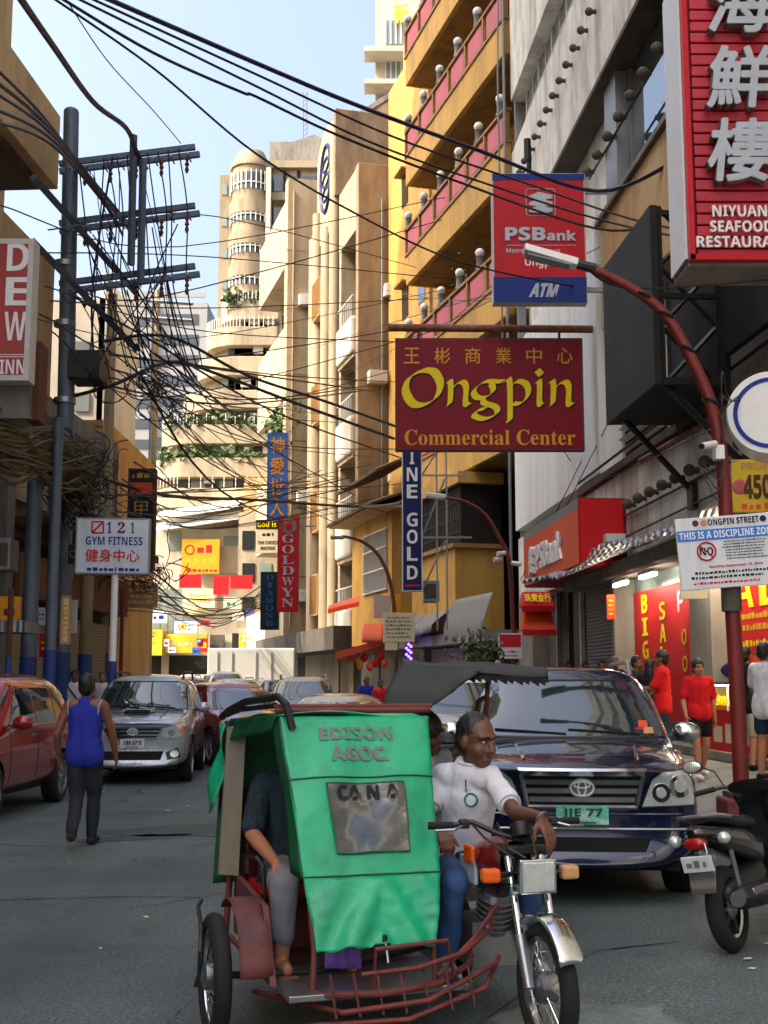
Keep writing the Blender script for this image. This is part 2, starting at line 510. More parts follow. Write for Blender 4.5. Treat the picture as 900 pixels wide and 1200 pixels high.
	def build(s, name, m, parent=None, smooth=False, bevel=0.0, world=False, subsurf=0, solid=0.0, fix=True):
		me = s.mesh(name)
		return finish(me, name, m, parent, smooth, bevel, world, subsurf, solid, fix)
def finish(me, name, m, parent=None, smooth=False, bevel=0.0, world=False, subsurf=0, solid=0.0, fix=True):
	if fix:
		bm = bmesh.new()
		bm.from_mesh(me)
		bmesh.ops.recalc_face_normals(bm, faces=bm.faces)
		bm.to_mesh(me)
		bm.free()
	o = bpy.data.objects.new(name, me)
	COL.objects.link(o)
	if m is not None:
		me.materials.append(MATS[m] if isinstance(m, str) else m)
	if smooth:
		me.polygons.foreach_set('use_smooth', [True] * len(me.polygons))
		if smooth != 'all':
			me.set_sharp_from_angle(angle=R(smooth if not isinstance(smooth, bool) else 40))
	if bevel:
		b = o.modifiers.new('bevel', 'BEVEL')
		b.width = bevel
		b.segments = 2
		b.limit_method = 'ANGLE'
		b.angle_limit = R(35)
	if solid:
		b = o.modifiers.new('solid', 'SOLIDIFY')
		b.thickness = solid
	if subsurf:
		b = o.modifiers.new('sub', 'SUBSURF')
		b.levels = subsurf
		b.render_levels = subsurf
	if parent is not None:
		adopt(o, parent, world)
	return o
def wmat(o):
	m = o.matrix_basis.copy()
	if o.parent:
		return wmat(o.parent) @ o.matrix_parent_inverse @ m
	return m
def adopt(o, parent, world=False):
	o.parent = parent
	if world:
		o.matrix_parent_inverse = wmat(parent).inverted()
def thing(name, label, cat, loc=(0, 0, 0), rz=0.0, group=None):
	o = bpy.data.objects.new(name, None)
	COL.objects.link(o)
	o.location = loc
	o.rotation_euler = (0, 0, rz)
	o.empty_display_size = .2
	return tag(o, label, cat, group)
def tag(o, label=None, cat=None, group=None, kind=None):
	for k, v in (('label', label), ('category', cat), ('group', group), ('kind', kind)):
		if v:
			o[k] = v
	return o
def dup(o, parent=None):
	c = o.copy()
	COL.objects.link(c)
	if parent is not None:
		c.parent = parent
	for ch in [x for x in KIDS.get(o.name, [])] or list(o.children):
		dup(ch, c)
	return c
KIDS = {}
def bake(o):
	"""apply an object's modifiers"""
	dg = bpy.context.evaluated_depsgraph_get()
	dg.update()
	ev = o.evaluated_get(dg)
	me = bpy.data.meshes.new_from_object(ev)
	old = o.data
	o.modifiers.clear()
	o.data = me
	bpy.data.meshes.remove(old)
	return o
def alpha(s, up, lo, dig=None):
	r = ''
	for ch in s:
		if 'A' <= ch <= 'Z':
			r += chr(up + ord(ch) - 65)
		elif 'a' <= ch <= 'z':
			r += chr(lo + ord(ch) - 97)
		elif dig and '0' <= ch <= '9':
			r += chr(dig + ord(ch) - 48)
		else:
			r += ch
	return r
def serif(s):
	return alpha(s, 0x1D400, 0x1D41A, 0x1D7CE)
def bold(s):
	return alpha(s, 0x1D5D4, 0x1D5EE, 0x1D7EC)
def ital(s):
	return alpha(s, 0x1D63C, 0x1D656, 0x1D7EC)
def script(s):
	return alpha(s, 0x1D4D0, 0x1D4EA)
def text_mesh(body, offset=0.0, extrude=0.0, spacing=1.0, res=3):
	cu = bpy.data.curves.new('t', 'FONT')
	cu.body = body
	cu.offset = offset
	cu.extrude = extrude
	cu.align_x = 'CENTER'
	cu.space_character = spacing
	cu.resolution_u = res
	o = bpy.data.objects.new('t', cu)
	COL.objects.link(o)
	dg = bpy.context.evaluated_depsgraph_get()
	dg.update()
	me = bpy.data.meshes.new_from_object(o.evaluated_get(dg))
	bpy.data.objects.remove(o)
	bpy.data.curves.remove(cu)
	return me
def fit_text(body, P0, ux, uy, cx, cy, w=None, h=None, m='letter_white', parent=None, name='lettering', off=0.0, ext=0.004, lift=.004, spacing=1.0, vertical=False, slant=0.0, thick=0.0):
	"""Letters fitted into a box w x h about (cx, cy) on the plane P0 + ux*x + uy*y, standing out of it."""
	if off and any(ord(q) > 0x3000 and ord(q) < 0xA000 for q in body):
		thick, off = max(thick, off), 0.0
	ux, uy = Vector(ux).normalized(), Vector(uy).normalized()
	n = ux.cross(uy).normalized()
	bodies = list(body) if vertical else [body]
	V, Fc = [], []
	k = len(bodies)
	for i, b in enumerate(bodies):
		if not b.strip():
			continue
		me = text_mesh(b, off, 0.0, spacing)
		co = [v.co.copy() for v in me.vertices]
		fs = [tuple(p.vertices) for p in me.polygons]
		bpy.data.meshes.remove(me)
		if not co:
			continue
		x0, x1 = min(c.x for c in co), max(c.x for c in co)
		y0, y1 = min(c.y for c in co), max(c.y for c in co)
		if vertical:
			hh = h / k * .82
			yy = cy + h / 2 - (i + .5) * h / k
			sy = hh / max(y1 - y0, .35)
			sx = min(w / max(x1 - x0, 1e-4), sy * 1.25)
		else:
			yy = cy
			sx = w / max(x1 - x0, 1e-4) if w else None
			sy = h / max(y1 - y0, 1e-4) if h else sx
			sx = sx or sy
		shifts = [(0, 0)] if not thick else [(0, 0)] + [(thick * math.cos(t), thick * math.sin(t)) for t in [math.pi / 4 * q for q in range(8)]]
		for kk, (dx, dy) in enumerate(shifts):
			base = len(V)
			for c in co:
				x = (c.x + dx - (x0 + x1) / 2) * sx + cx + slant * (c.y - y0) * sy
				y = (c.y + dy - (y0 + y1) / 2) * sy + yy
				V.append(Vector(P0) + ux * x + uy * y + n * (lift + .0007 * kk))
			Fc += [tuple(base + q for q in f) for f in fs]
	if not V:
		return None
	me = bpy.data.meshes.new(name)
	me.from_pydata([tuple(v) for v in V], [], Fc)
	me.update()
	bm = bmesh.new()
	bm.from_mesh(me)
	bmesh.ops.remove_doubles(bm, verts=bm.verts, dist=1e-6)
	for f in bm.faces:
		f.normal_update()
		if f.normal.dot(n) < 0:
			f.normal_flip()
	if ext > 0:
		g = bmesh.ops.extrude_face_region(bm, geom=list(bm.faces))
		for e in g['geom']:
			if isinstance(e, bmesh.types.BMVert):
				e.co += n * ext
	bm.to_mesh(me)
	bm.free()
	return finish(me, name, m, parent, world=True, fix=False)
def scribble(P0, ux, uy, cx, cy, w, h, rows, m, parent, name='lettering', lift=.004, seed=1, fill=.5):
	"""tiny unreadable lines of writing: short dashes in rows"""
	r = random.Random(seed)
	ux, uy = Vector(ux).normalized(), Vector(uy).normalized()
	n = ux.cross(uy)
	mb = MB()
	for i in range(rows):
		y = cy + h / 2 - (i + .5) * h / rows
		lh = h / rows * fill
		x = cx - w / 2 * r.uniform(.8, 1)
		end = cx + w / 2 * r.uniform(.7, 1)
		while x < end:
			l = min(r.uniform(.3, 1.1) * lh * 1.3, end - x)
			if l <= 0.001:
				break
			a = Vector(P0) + ux * x + uy * (y - lh / 2) + n * lift
			hh = lh * r.uniform(.6, 1)
			mb.add([a, a + ux * l, a + ux * l + uy * hh, a + uy * hh], [(0, 1, 2, 3)])
			x += l + lh * r.uniform(.25, .5)
	return mb.build(name, m, parent, world=True)
def sign_box(name, label, cat, px, d, depth, m_face, m_side=None, rz=0.0, group=None, skew=0, frame=None, framew=.04):
	"""A box sign facing the camera side: px = (x0, y0, x1, y1) surveyed at distance d. Returns thing, P0 (centre of the face), ux, uy, w, h."""
	a = W(px[0], (px[1] + px[3]) / 2, d)
	b = W(px[2], (px[1] + px[3]) / 2, d)
	t = W((px[0] + px[2]) / 2, px[1], d)
	u = W((px[0] + px[2]) / 2, px[3], d)
	w = b.x - a.x
	h = t.z - u.z
	c = Vector(((a.x + b.x) / 2, d, (t.z + u.z) / 2))
	th = thing(name, label, cat, (c.x, c.y, c.z - h / 2), rz, group)
	rot = Matrix.Rotation(rz, 3, 'Z') @ Matrix.Rotation(-skew, 3, 'Y')
	ux = rot @ Vector((1, 0, 0))
	uy = rot @ Vector((0, 0, 1))
	nn = ux.cross(uy)
	mb = MB()
	mb.box(c - nn * depth / 2, (w, depth, h), rot)
	mb.build('box', m_side or m_face, th, bevel=.008, world=True)
	if m_side or frame:
		MB().box(c + nn * .002, (w - framew * 1.4, .008, h - framew * 1.4), rot).build('face_panel', m_face, th, world=True)
		P0 = c + nn * .006
	else:
		P0 = c
	if frame:
		f = MB()
		for sx in (-1, 1):
			f.box(c + ux * sx * (w / 2 - framew / 2) + nn * .008, (framew, .02, h), rot)
			f.box(c + uy * sx * (h / 2 - framew / 2) + nn * .009, (w - 2 * framew, .018, framew), rot)
		f.build('rim_frame', frame, th, world=True)
	return th, P0, ux, uy, w, h
class Facade:
	"""A street front: s runs along it away from the camera, z up, o out towards the street."""
	def __init__(s, P, D):
		s.P = Vector((P[0], P[1], 0))
		s.D = Vector((D[0], D[1], 0)).normalized()
		s.N = Vector((-s.D.y, s.D.x, 0))      # towards the left: the street side for the right-hand fronts
		s.rot = Matrix((s.D, s.N, Vector((0, 0, 1)))).transposed()
	def at(s, a, z, o=0.0):
		return s.P + s.D * a + s.N * o + Vector((0, 0, z))
	def sz(s, px, py, o=0.0):
		q = onp(px, py, s.P + s.N * o, s.D)
		return (Vector((q.x, q.y, 0)) - s.P - s.N * o).dot(s.D), q.z
	def box(s, mb, a0, a1, z0, z1, o0, o1):
		mb.box(s.at((a0 + a1) / 2, (z0 + z1) / 2, (o0 + o1) / 2), (abs(a1 - a0), abs(o1 - o0), abs(z1 - z0)), s.rot)
		return mb
	def part(s, name, m, parent, a0, a1, z0, z1, o0, o1, bevel=0.0):
		return s.box(MB(), a0, a1, z0, z1, o0, o1).build(name, m, parent, world=True, bevel=bevel)
def sheet(name, pts, z, m):
	o = MB().add([(x, y, z) for x, y in pts], [tuple(range(len(pts)))]).build(name, m, fix=False)
	return tag(o, kind='structure')
sheet('ground', [(-900, -900), (900, -900), (900, 900), (-900, 900)], -0.03, 'earth')
sheet('road', [(-14, -12), (14, -12), (14, 40), (4, 130), (-60, 130), (-14, 40)], 0.0, 'asphalt')
pp = MB()
pr = random.Random(3)
def blot(cx, cy, rx, ry, rot=0.0):
	n = 22
	pts = []
	for i in range(n):
		t = 2 * math.pi * i / n
		k = pr.uniform(.75, 1.1)
		x, y = rx * k * math.cos(t), ry * k * math.sin(t)
		pts.append((cx + x * math.cos(rot) - y * math.sin(rot), cy + x * math.sin(rot) + y * math.cos(rot), .004))
	pp.add(pts, [tuple(range(n))])
blot(-1.75, 14.4, 1.5, .7, .2)
blot(-2.7, 13.6, .7, .25, .5)
blot(-1.2, 19, 1.2, 1.2)
tag(pp.build('road_patches', 'asphalt_patch', fix=False), kind='structure')
def crack(px):
	P = [W(x, y, 1.65 * 1450 / (y - 800) * 1.0) for x, y in px]
	c = MB()
	for i in range(len(P) - 1):
		for q in range(8):
			a, b = P[i].lerp(P[i + 1], q / 8), P[i].lerp(P[i + 1], (q + 1) / 8)
			w0 = pr.uniform(.003, .014)
			jx, jy = pr.uniform(-.03, .03), pr.uniform(-.03, .03)
			c.add([(a.x, a.y - w0, .006), (b.x, b.y - w0, .006), (b.x + jx * .3, b.y + w0, .006), (a.x + jx * .3, a.y + w0 + abs(jy) * .3, .006)], [(0, 1, 2, 3)])
	tag(c.build('road_crack', 'void_black', fix=False), kind='structure')
crack([(130, 973), (160, 966), (215, 962)])
crack([(-20, 1046), (60, 1043), (150, 1041), (238, 1042)])
crack([(180, 1190), (196, 1178), (230, 1150)])
crack([(560, 1180), (640, 1130), (700, 1100), (800, 1090)])
lp = MB()
pp_, pp = pp, lp
blot(1.05, 6.35, .5, .42, .2)
pp = pp_
tag(lp.build('road_patch', 'patch_light', fix=False), kind='structure')
lt_ = MB()
for i in range(46):
	x, y = pr.uniform(-5, 3), pr.uniform(5.2, 22)
	a0, s_ = pr.uniform(0, 6.3), pr.uniform(.012, .04)
	lt_.add([(x + s_ * math.cos(a0 + q), y + s_ * .7 * math.sin(a0 + q), .007 + pr.uniform(0, .012)) for q in (0, 1.4, 3.0, 4.6)], [(0, 1, 2, 3)])
tag(lt_.build('road_litter', 'sign_cream', fix=False), 'scattered paper scraps and grit on the road', 'litter', kind='stuff')
sl = MB()
sl.box((-1.25, 20.6, .004), (2.3, .34, .002))
tag(sl.build('road_markings', 'kerb'), kind='structure')
FA = Facade((6.85, 0), (-.069, 1))
FB = Facade((4.16, 38.9), (-.276, 1))
pv = MB()
def pave_r(fac, a0, a1, wk, k0, k1, zf):
	"""kerb at offset wk from the front; a0..a1 along it"""
	sec = [(wk, -.05), (wk, .14), (wk - .22, .15), (wk - .24, .17), (.9, zf - .1), (-.2, zf), (-.2, -.05)]
	n = len(sec)
	for a in ((a0, a1),):
		P0 = [fac.at(a[0], z, o) for o, z in sec]
		P1 = [fac.at(a[1], z, o) for o, z in sec]
		pv.add(P0 + P1, [(i, (i + 1) % n, n + (i + 1) % n, n + i) for i in range(n)] + [tuple(range(n))[::-1], tuple(range(n, 2 * n))])
pave_r(FA, -8, 39, 2.75, 0, 0, .5)
pave_r(FB, .1, 60, 2.2, 0, 0, .45)
tag(pv.build('pavement', 'pavement'), kind='structure')
st = MB()
FA.box(st, -2, 21.4, .46, .60, -.3, .35)
FA.box(st, 21.402, 38.5, .45, .57, -.3, .12)
tag(st.build('shop_step', 'kerb', bevel=.01), kind='structure')
FL = Facade((-10.2, 0), (.06, 1))     # left fronts: N points away from the street here
lv = MB()
FL.box(lv, -10, 75, -.05, .16, -2.9, .3)
tag(lv.build('left_pavement', 'pavement'), kind='structure')
A = thing('commercial_building', 'stained white commercial block with rows of lamp bulbs along its ledges', 'building', FA.at(20, 0, -.4))
FA.part('wall', 'plaster_white', A, -8, 38.75, .3, 30.5, -13, -.5)
FA.part('spandrel', 'plaster_white', A, 8, 38.7, 15.35, 18.85, -.49, 0, .02)
FA.part('spandrel', 'plaster_white', A, 8, 38.7, 20.65, 24.2, -.49, 0, .02)
FA.part('spandrel', 'plaster_white', A, 8, 38.7, 26.2, 30.0, -.49, 0, .02)
FA.part('spandrel', 'tan_wall', A, 8, 27.4, 9.6, 12.05, -.49, 0, .02)
FA.part('cladding', 'panel_white', A, 27.7, 38.6, 6.35, 12.1, -.48, .06)
FA.part('spandrel', 'plaster_white', A, 8, 38.65, 4.15, 6.1, -.49, -.02, .02)
FA.part('ledge', 'concrete_dark', A, 8, 38.72, 15.2, 15.34, -.45, .14, .02)
FA.part('ledge', 'concrete_grey', A, 8, 27.5, 12.06, 12.2, -.45, .1, .02)
FA.part('ledge', 'concrete_dark', A, 8, 29.8, 6.12, 6.3, -.45, .1, .02)
FA.part('pilaster', 'frame_grey', A, 26.1, 27.1, 12.2, 15.2, -.5, -.1)
FA.part('window', 'window_sky', A, 17.2, 25.9, 12.3, 15.1, -.52, -.42)
wf = MB()
for a in (17.1, 19.9, 22.9, 26.0):
	FA.box(wf, a - .05, a + .05, 12.2, 15.19, -.5, -.36)
FA.box(wf, 17.1, 26.0, 12.21, 12.3, -.5, -.35)
wf.build('window_frame', 'frame_grey', A, world=True)
for z0, z1 in ((18.86, 20.64), (24.21, 26.19)):
	g = FA.part('window', 'window_pale', A, 24, 38.3, z0, z1, -.52, -.44)
	fr = MB()
	for a in range(24, 39, 2):
		FA.box(fr, a - .06, a + .06, z0, z1, -.5, -.38)
		FA.box(fr, a + 1 - .03, a + 1 + .03, z0, z1, -.5, -.4)
	FA.box(fr, 24, 38.3, z0 + 1.0, z0 + 1.06, -.5, -.395)
	fr.build('window_frame', 'frame_white', g, world=True)
FA.part('downpipe', 'frame_grey', A, 38.72, 38.95, 4, 30, -.4, -.15)
lv = MB()
for i in range(11):
	z = 6.5 + i * .24
	lv.poly([FA.at(24.4, z, -.45), FA.at(24.4, z + .16, -.45), FA.at(24.4, z + .05, -.28)], FA.D * 2.9)
lv.build('louvre', 'frame_white', A, world=True)
FA.part('louvre_backing', 'opening_shade', A, 24.3, 27.4, 6.32, 9.4, -.5, -.46)
def bulb_row(a0, a1, z, n, o, size=.1):
	src = None
	for i in range(n):
		p = FA.at(a0 + (a1 - a0) * i / (n - 1), z, o)
		if src is None:
			mb = MB()
			mb.cyl((0, 0, 0), FA.N * .1, .06, .05, 8)
			mb.sphere(FA.N * .17, size, 10, 7)
			src = mb.build('lamp_bulb', 'concrete_dark', A, smooth=True)
			src.parent = None
			q = src
		else:
			q = src.copy()
			COL.objects.link(q)
		q.location = p
		q.parent = A
		q.matrix_parent_inverse = wmat(A).inverted()
bulb_row(20.5, 36.5, 17.25, 20, 0)
bulb_row(18.5, 28.2, 13.72, 11, -.1, .12)
bulb_row(18.6, 29.2, 5.27, 14, -.02, .11)
MB().tube([FA.at(17, 13.72, -.08), FA.at(28.6, 13.72, -.08)], .03, 6).build('conduit', 'concrete_dark', A, world=True)
MB().tube([FA.at(16, 5.12, .02), FA.at(29.8, 5.12, .02)], .025, 6).build('conduit', 'concrete_dark', A, world=True)
MB().tube([FA.at(15, 5.85, .1), FA.at(24.2, 6.0, .1)], .06, 8).build('conduit', 'rust_pipe', A, world=True)
MB().tube([FA.at(16, 6.55, .1), FA.at(29.6, 6.42, .12)], .03, 6).build('conduit', 'cable', A, world=True)
MB().tube([FA.at(16, 4.75, .05), FA.at(29.8, 4.62, .05)], .02, 6).build('conduit', 'cable', A, world=True)
FA.part('shopfront_wall', 'shop_wall', A, 20.6, 21.7, .59, 4.1, -.49, .02)
FA.part('shopfront_wall', 'shop_wall', A, 26.8, 27.0, .58, 4.1, -.49, .04)
FA.part('shopfront_wall', 'concrete_grey', A, 36.4, 38.6, .3, 4.14, -.49, .0)
FA.part('interior_shade', 'opening_shade', A, 12.0, 26.7, .58, 4.12, -.5, -.46)  # thin dark sheet on the wall, painted as the shade indoors
FA.part('shop_glass', 'window_pale', A, 21.8, 26.7, .62, 3.9, -.44, -.40)
FA.part('shop_glass', 'window_pale', A, 12.2, 20.5, .62, 3.9, -.44, -.40)
FA.part('shutter_or_entrance', 'shutter_grey', A, 27.1, 30.4, .58, 4.1, -.48, -.2)
FA.part('shutter_or_entrance', 'concrete_dark', A, 30.5, 36.3, .46, 4.12, -.5, -.42)  # dark panel standing in for the dark bank entrance, no shutter here
for i, a in enumerate((31.5, 32.9, 34.4)):
	FA.part('door_post', ('frame_white', 'black_paint', 'frame_grey')[i], A, a, a + .14, .57, 4.1, -.41, -.3)
FA.part('shop_beam', 'concrete_grey', A, 18, 30.6, 3.86, 4.14, -.46, .3)
aw = MB()
N_ = 60
row0, row1 = [], []
for i in range(N_ + 1):
	a = 17.5 + 13.2 * i / N_
	k = .045 * math.cos(i * math.pi) + .03 * math.sin(a * 2.3)
	row0.append(FA.at(a, 4.36 + k * .4, .02))
	row1.append(FA.at(a, 4.0 + k + .1 * math.sin(a * .9), 1.25 + .1 * math.sin(a * 1.7)))
aw.grid([row0, row1])
ao = aw.build('corrugated_awning', 'galvanised', None, solid=.012)
tag(ao, 'bent corrugated metal awning sheet over the shops on the pavement', 'awning')
B = thing('balcony_building', 'amber building with pink panelled balconies and white globe lamps', 'building', FB.at(6, 0, -1))
FB.part('wall', 'amber_wall', B, .3, 20.3, .3, 33.5, -14, -2.3)
FB.part('end_wall', 'amber_wall', B, 12.3, 20.2, 3.5, 31.0, -2.29, -1.5)
post_mesh = None
for zi, zr in enumerate((29.7, 25.15, 20.75, 16.05, 11.6)):
	z0 = zr - 2.45
	FB.part('balcony_fascia', 'amber_wall', B, .35, 12.15, z0, zr - 1.22, -.2, 0, .02)
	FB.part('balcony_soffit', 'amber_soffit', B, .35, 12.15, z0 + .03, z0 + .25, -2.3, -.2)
	FB.part('balcony_end', 'amber_wall', B, 12.0, 12.14, z0, zr - .02, -2.3, -.202)
	FB.part('handrail', 'amber_trim', B, .3, 12.2, zr - .1, zr, -.22, .06, .01)
	FB.part('lower_rail', 'amber_trim', B, .3, 12.2, zr - 1.22, zr - 1.1, -.22, .06, .01)
	for i in range(7):
		a = .35 + 11.7 * i / 6
		FB.part('baluster', 'amber_trim', B, a, a + .12, zr - 1.1, zr - .1, -.15, .045)
		if i < 6:
			FB.part('pink_panel', 'pink_panel', B, a + .3, a + 1.75, zr - 1.02, zr - .2, -.12, .0, .03)
			FB.part('panel_surround', 'amber_trim', B, a + .13, a + 1.94, zr - 1.1, zr - .1, -.14, -.06)
	for i in range(6):
		a = 1.0 + 11.0 * i / 5
		mb = MB()
		c = FB.at(a, zr, -.08)
		mb.lathe([(.17, 0), (.17, .06), (.13, .08), (.13, .42), (.16, .46), (.1, .5)], c, n=12)
		g = mb.build('lamp_post', 'tarp_grey' if i % 2 else 'frame_grey', B, smooth=True, world=True)
		MB().sphere(c + Vector((0, 0, .62)), .17, 14, 10).build('lamp_globe', 'lamp_white', g, smooth='all', world=True)
	FB.part('balcony_window', 'window_glass', B, 1.0, 11.4, zr - 1.2, zr + 1.0, -2.35, -2.26)
FB.part('recess_shade', 'opening_shade', B, .4, 11, 3.0, 9.1, -2.29, -2.2)  # dark sheet painting the shade below the lowest balcony
MB().tube([FB.at(.15, 4, .1), FB.at(.15, 28, .12), FB.at(.3, 33, .05)], .05, 6).build('riser_pipe', 'frame_grey', B, world=True)
MB().tube([FB.at(.6, 10, .1), FB.at(.5, 22, .2), FB.at(.3, 33, .1)], .035, 6).build('riser_pipe', 'frame_grey', B, world=True)
for a, z in ((14.2, 18.5), (16.8, 18.5), (14.2, 24.0), (16.8, 24.0), (14.2, 13.0), (16.8, 13.0)):
	FB.part('window', 'window_glass', B, a, a + 1.0, z, z + 1.5, -1.52, -1.47)
	FB.part('window_hood', 'amber_trim', B, a - .15, a + 1.15, z + 1.55, z + 1.65, -1.49, -1.1)
MB().tube([FB.at(13.2, 4, -1.42), FB.at(13.2, 30.5, -1.42)], .06, 6).build('riser_pipe', 'amber_trim', B, smooth=True, world=True)
pl = MB()
for i in range(130):
	c = FB.at(6.2 + rnd.gauss(0, .3), 16.3 + abs(rnd.gauss(0, .4)), -.5 + rnd.gauss(0, .2))
	d = Vector((rnd.uniform(-1, 1), rnd.uniform(-1, 1), rnd.uniform(-.6, 1))) * .14
	e = d.orthogonal().normalized() * .05
	pl.add([c, c + d * .5 + e, c + d, c + d * .5 - e], [(0, 1, 2, 3)])
po = thing('balcony_plant', 'small leafy plant standing on the amber balcony', 'plant', FB.at(6.2, 16.0, -.5))
pl.build('foliage', 'leaf', po, world=True, fix=False)
MB().lathe([(.14, -.02), (.19, .3), (.17, .3)], FB.at(6.2, 15.4, -.5), n=12).build('pot', 'tile_roof', po, world=True)
H = thing('yellow_house', 'old yellow house with tiled eaves and barred window', 'house', FB.at(13.5, 0, .5))
FB.part('wall', 'amber_wall', H, 12.6, 19.4, 3.3, 8.9, -1.4, .5)
FB.part('lower_wall', 'amber_wall', H, 4.2, 9.4, 3.4, 6.3, -1.2, .6)
FB.part('lower_sill', 'amber_trim', H, 4.0, 9.6, 6.3, 6.45, -1.2, .75)
fr = FB.part('barred_window', 'opening_shade', H, 4.4, 9.0, 6.46, 8.6, -1.2, .3)
gb = MB()
for i in range(16):
	a = 4.5 + i * .29
	FB.box(gb, a, a + .03, 6.46, 8.6, .3, .33)
for z in (6.9, 7.4, 8.0):
	FB.box(gb, 4.4, 9.0, z, z + .03, .331, .35)
gb.build('window_grille', 'black_paint', fr, world=True)
FB.part('upper_ledge', 'amber_wall', H, 4.1, 9.3, 8.6, 9.0, -1.2, .5)
wn_ = FB.part('window', 'window_glass', H, 13.3, 17.0, 5.6, 8.0, .4, .53)
gb = MB()
for i in range(13):
	a = 13.3 + i * .3
	FB.box(gb, a, a + .05, 5.55, 8.05, .52, .6)
for z in (5.5, 6.4, 7.3, 8.05):
	FB.box(gb, 13.2, 17.1, z, z + .06, .52, .61)
gb.build('window_grille', 'frame_white', wn_, world=True)
for z0, o1, a0, a1 in ((8.9, 1.7, 11.6, 19.8), (10.4, 1.3, 12.2, 19.6)):
	rf = MB()
	rows = []
	for j in range(7):
		t = j / 6
		rows.append([FB.at(a0 + (a1 - a0) * i / 40, z0 + 1.0 * (1 - t) + (.05 if i % 2 else 0), -1.0 + (o1 + 1.0) * t) for i in range(41)])
	rf.grid(rows)
	rf.build('tiled_roof', 'tile_roof', H, world=True, solid=.1)
FB.part('eave_soffit', 'tan_wall', H, 11.8, 19.7, 8.78, 8.86, -1.0, 1.55)
FB.part('ground_wall', 'concrete_dark', H, 4.0, 20, .4, 3.3, -1.4, -.1)
FB.part('shop_shutter', 'shutter_beige', H, 4.4, 8.6, .45, 2.9, -.1, .08)
FB.part('beam', 'concrete_grey', H, .5, 10.2, 2.95, 3.32, -1.4, .9)
for k, (a0, a1, z1, z0, o) in enumerate(((.6, 4.6, 4.5, 3.15, .85), (4.9, 9.4, 4.2, 3.45, 1.15))):
	t = MB()
	rows = []
	for j in range(9):
		f = j / 8
		rows.append([FB.at(a0 + (a1 - a0) * i / 26, z1 + (z0 - z1) * f - .12 * math.sin(math.pi * i / 26) * f, .55 + (o - .5) * min(1, f * 1.4) + .05 * math.sin(i * 1.1 + k) * f) for i in range(27)])
	t.grid(rows)
	to = t.build('tarpaulin', 'tarp_grey', None, smooth='all', solid=.01)
	tag(to, ('plain grey tarpaulin hanging over the shop beside the red signs', 'sagging grey tarpaulin slung under the yellow barred house')[k], 'tarpaulin')
k = 1.0374      # surveyed run to metres along the front
C = thing('cream_building', 'cream building with stained brown fin and recessed balconies', 'building', FB.at(22.5, 0, -1))
s0, s1 = 20.4, 24.6
FB.part('wall', 'cream_wall', C, s0 + .4, s1, .3, 26.5, -14, -1.5)
FB.part('fin', 'cream_stained', C, s0, s0 + .5, 4.3, 27.3, -2.6, 0, .03)
FB.part('top_beam', 'cream_wall', C, s0 + .5, s1, 24.0, 27.2, -1.4, -.02, .03)
FB.part('fin', 'cream_wall', C, s1 - .4, s1, 4.3, 24.0, -1.5, -.05)
for z in (19.6, 14.6, 9.6, 5.2):
	FB.part('balcony', 'bright_wall', C, s0 + .52, s1 - .42, z - 1.9, z, -.3, .25, .15)
	FB.part('balcony_floor', 'cream_stained', C, s0 + .52, s1 - .42, z - 2.1, z - 1.92, -1.5, .1)
	w_ = FB.part('window', 'opening_shade', C, s0 + .8, s1 - .6, z + .1, z + 2.1, -1.52, -1.4)  # dark sheet painted as the shade inside, no glass
	gg = MB()
	for i in range(7):
		FB.box(gg, s0 + .9 + i * .4, s0 + .94 + i * .4, z, z + 1.0, .1, .14)
	FB.box(gg, s0 + .52, s1 - .42, z + 1.0, z + 1.05, .08, .16)
	gg.build('rail', 'frame_white', w_, world=True)
FB.part('canopy_band', 'concrete_dark', C, s0 - .2, 42, 3.2, 4.3, -1.5, 1.2)
FB.part('ground_shade', 'opening_shade', C, s0, 50, .4, 3.2, -3, -1.0)  # dark block whose colour stands for the shade at street level
for a, o in ((s0 - .08, -1.2), (s0 - .08, -2.0)):
	MB().tube([FB.at(a, 4.5, o), FB.at(a, 25.5, o)], .07, 6).build('downpipe', 'concrete_grey', C, smooth=True, world=True)
for z, o in ((11.2, -1.9), (16.0, -.9), (20.4, -1.7)):
	FB.part('air_conditioner', 'frame_white', C, s0 - .55, s0 - .002, z, z + .62, o - .45, o + .45, .03)
D_ = thing('clock_building', 'narrow cream building with tall pilasters and oval emblem near its top', 'building', FB.at(27, 0, -1))
s0, s1 = 24.8, 30.0
FB.part('wall', 'cream_wall', D_, s0, 36.5, .3, 29, -14, -.9)
FB.part('side_wall', 'cream_stained', D_, s0 + .02, s0 + .5, 27.3, 32.2, -4.2, .18, .05)
top = MB()
arc = [FB.at(s0 + .5, 26, 0)]
for i in range(13):
	t = math.pi * i / 12
	arc.append(FB.at(s0 + .5 + (s1 - s0 - .5) * (1 - math.cos(t)) / 2, 31.0 + 1.4 * math.sin(t), 0))
arc.append(FB.at(s1, 26, 0))
top.poly(arc, FB.N * -1.2)
top.build('gable', 'cream_wall', D_, world=True)
clk = MB()
cc = FB.at((s0 + s1) / 2 + .3, 29.4, .02)
clk.tube([cc + FB.D * 1.25 * math.cos(t) + Vector((0, 0, 1.9 * math.sin(t))) for t in [2 * math.pi * i / 28 for i in range(28)]], .12, 6, closed=True)
clk.build('emblem_ring', 'sign_navy', D_, world=True)
for q in (.8, -.1, -.9):
	clk = MB()
	clk.tube([cc + FB.D * (.75 * math.cos(t)) + Vector((0, 0, q + .35 * math.sin(t))) for t in [2 * math.pi * i / 16 for i in range(16)]], .08, 5, closed=True)
	clk.build('emblem_curl', 'sign_navy', D_, world=True)
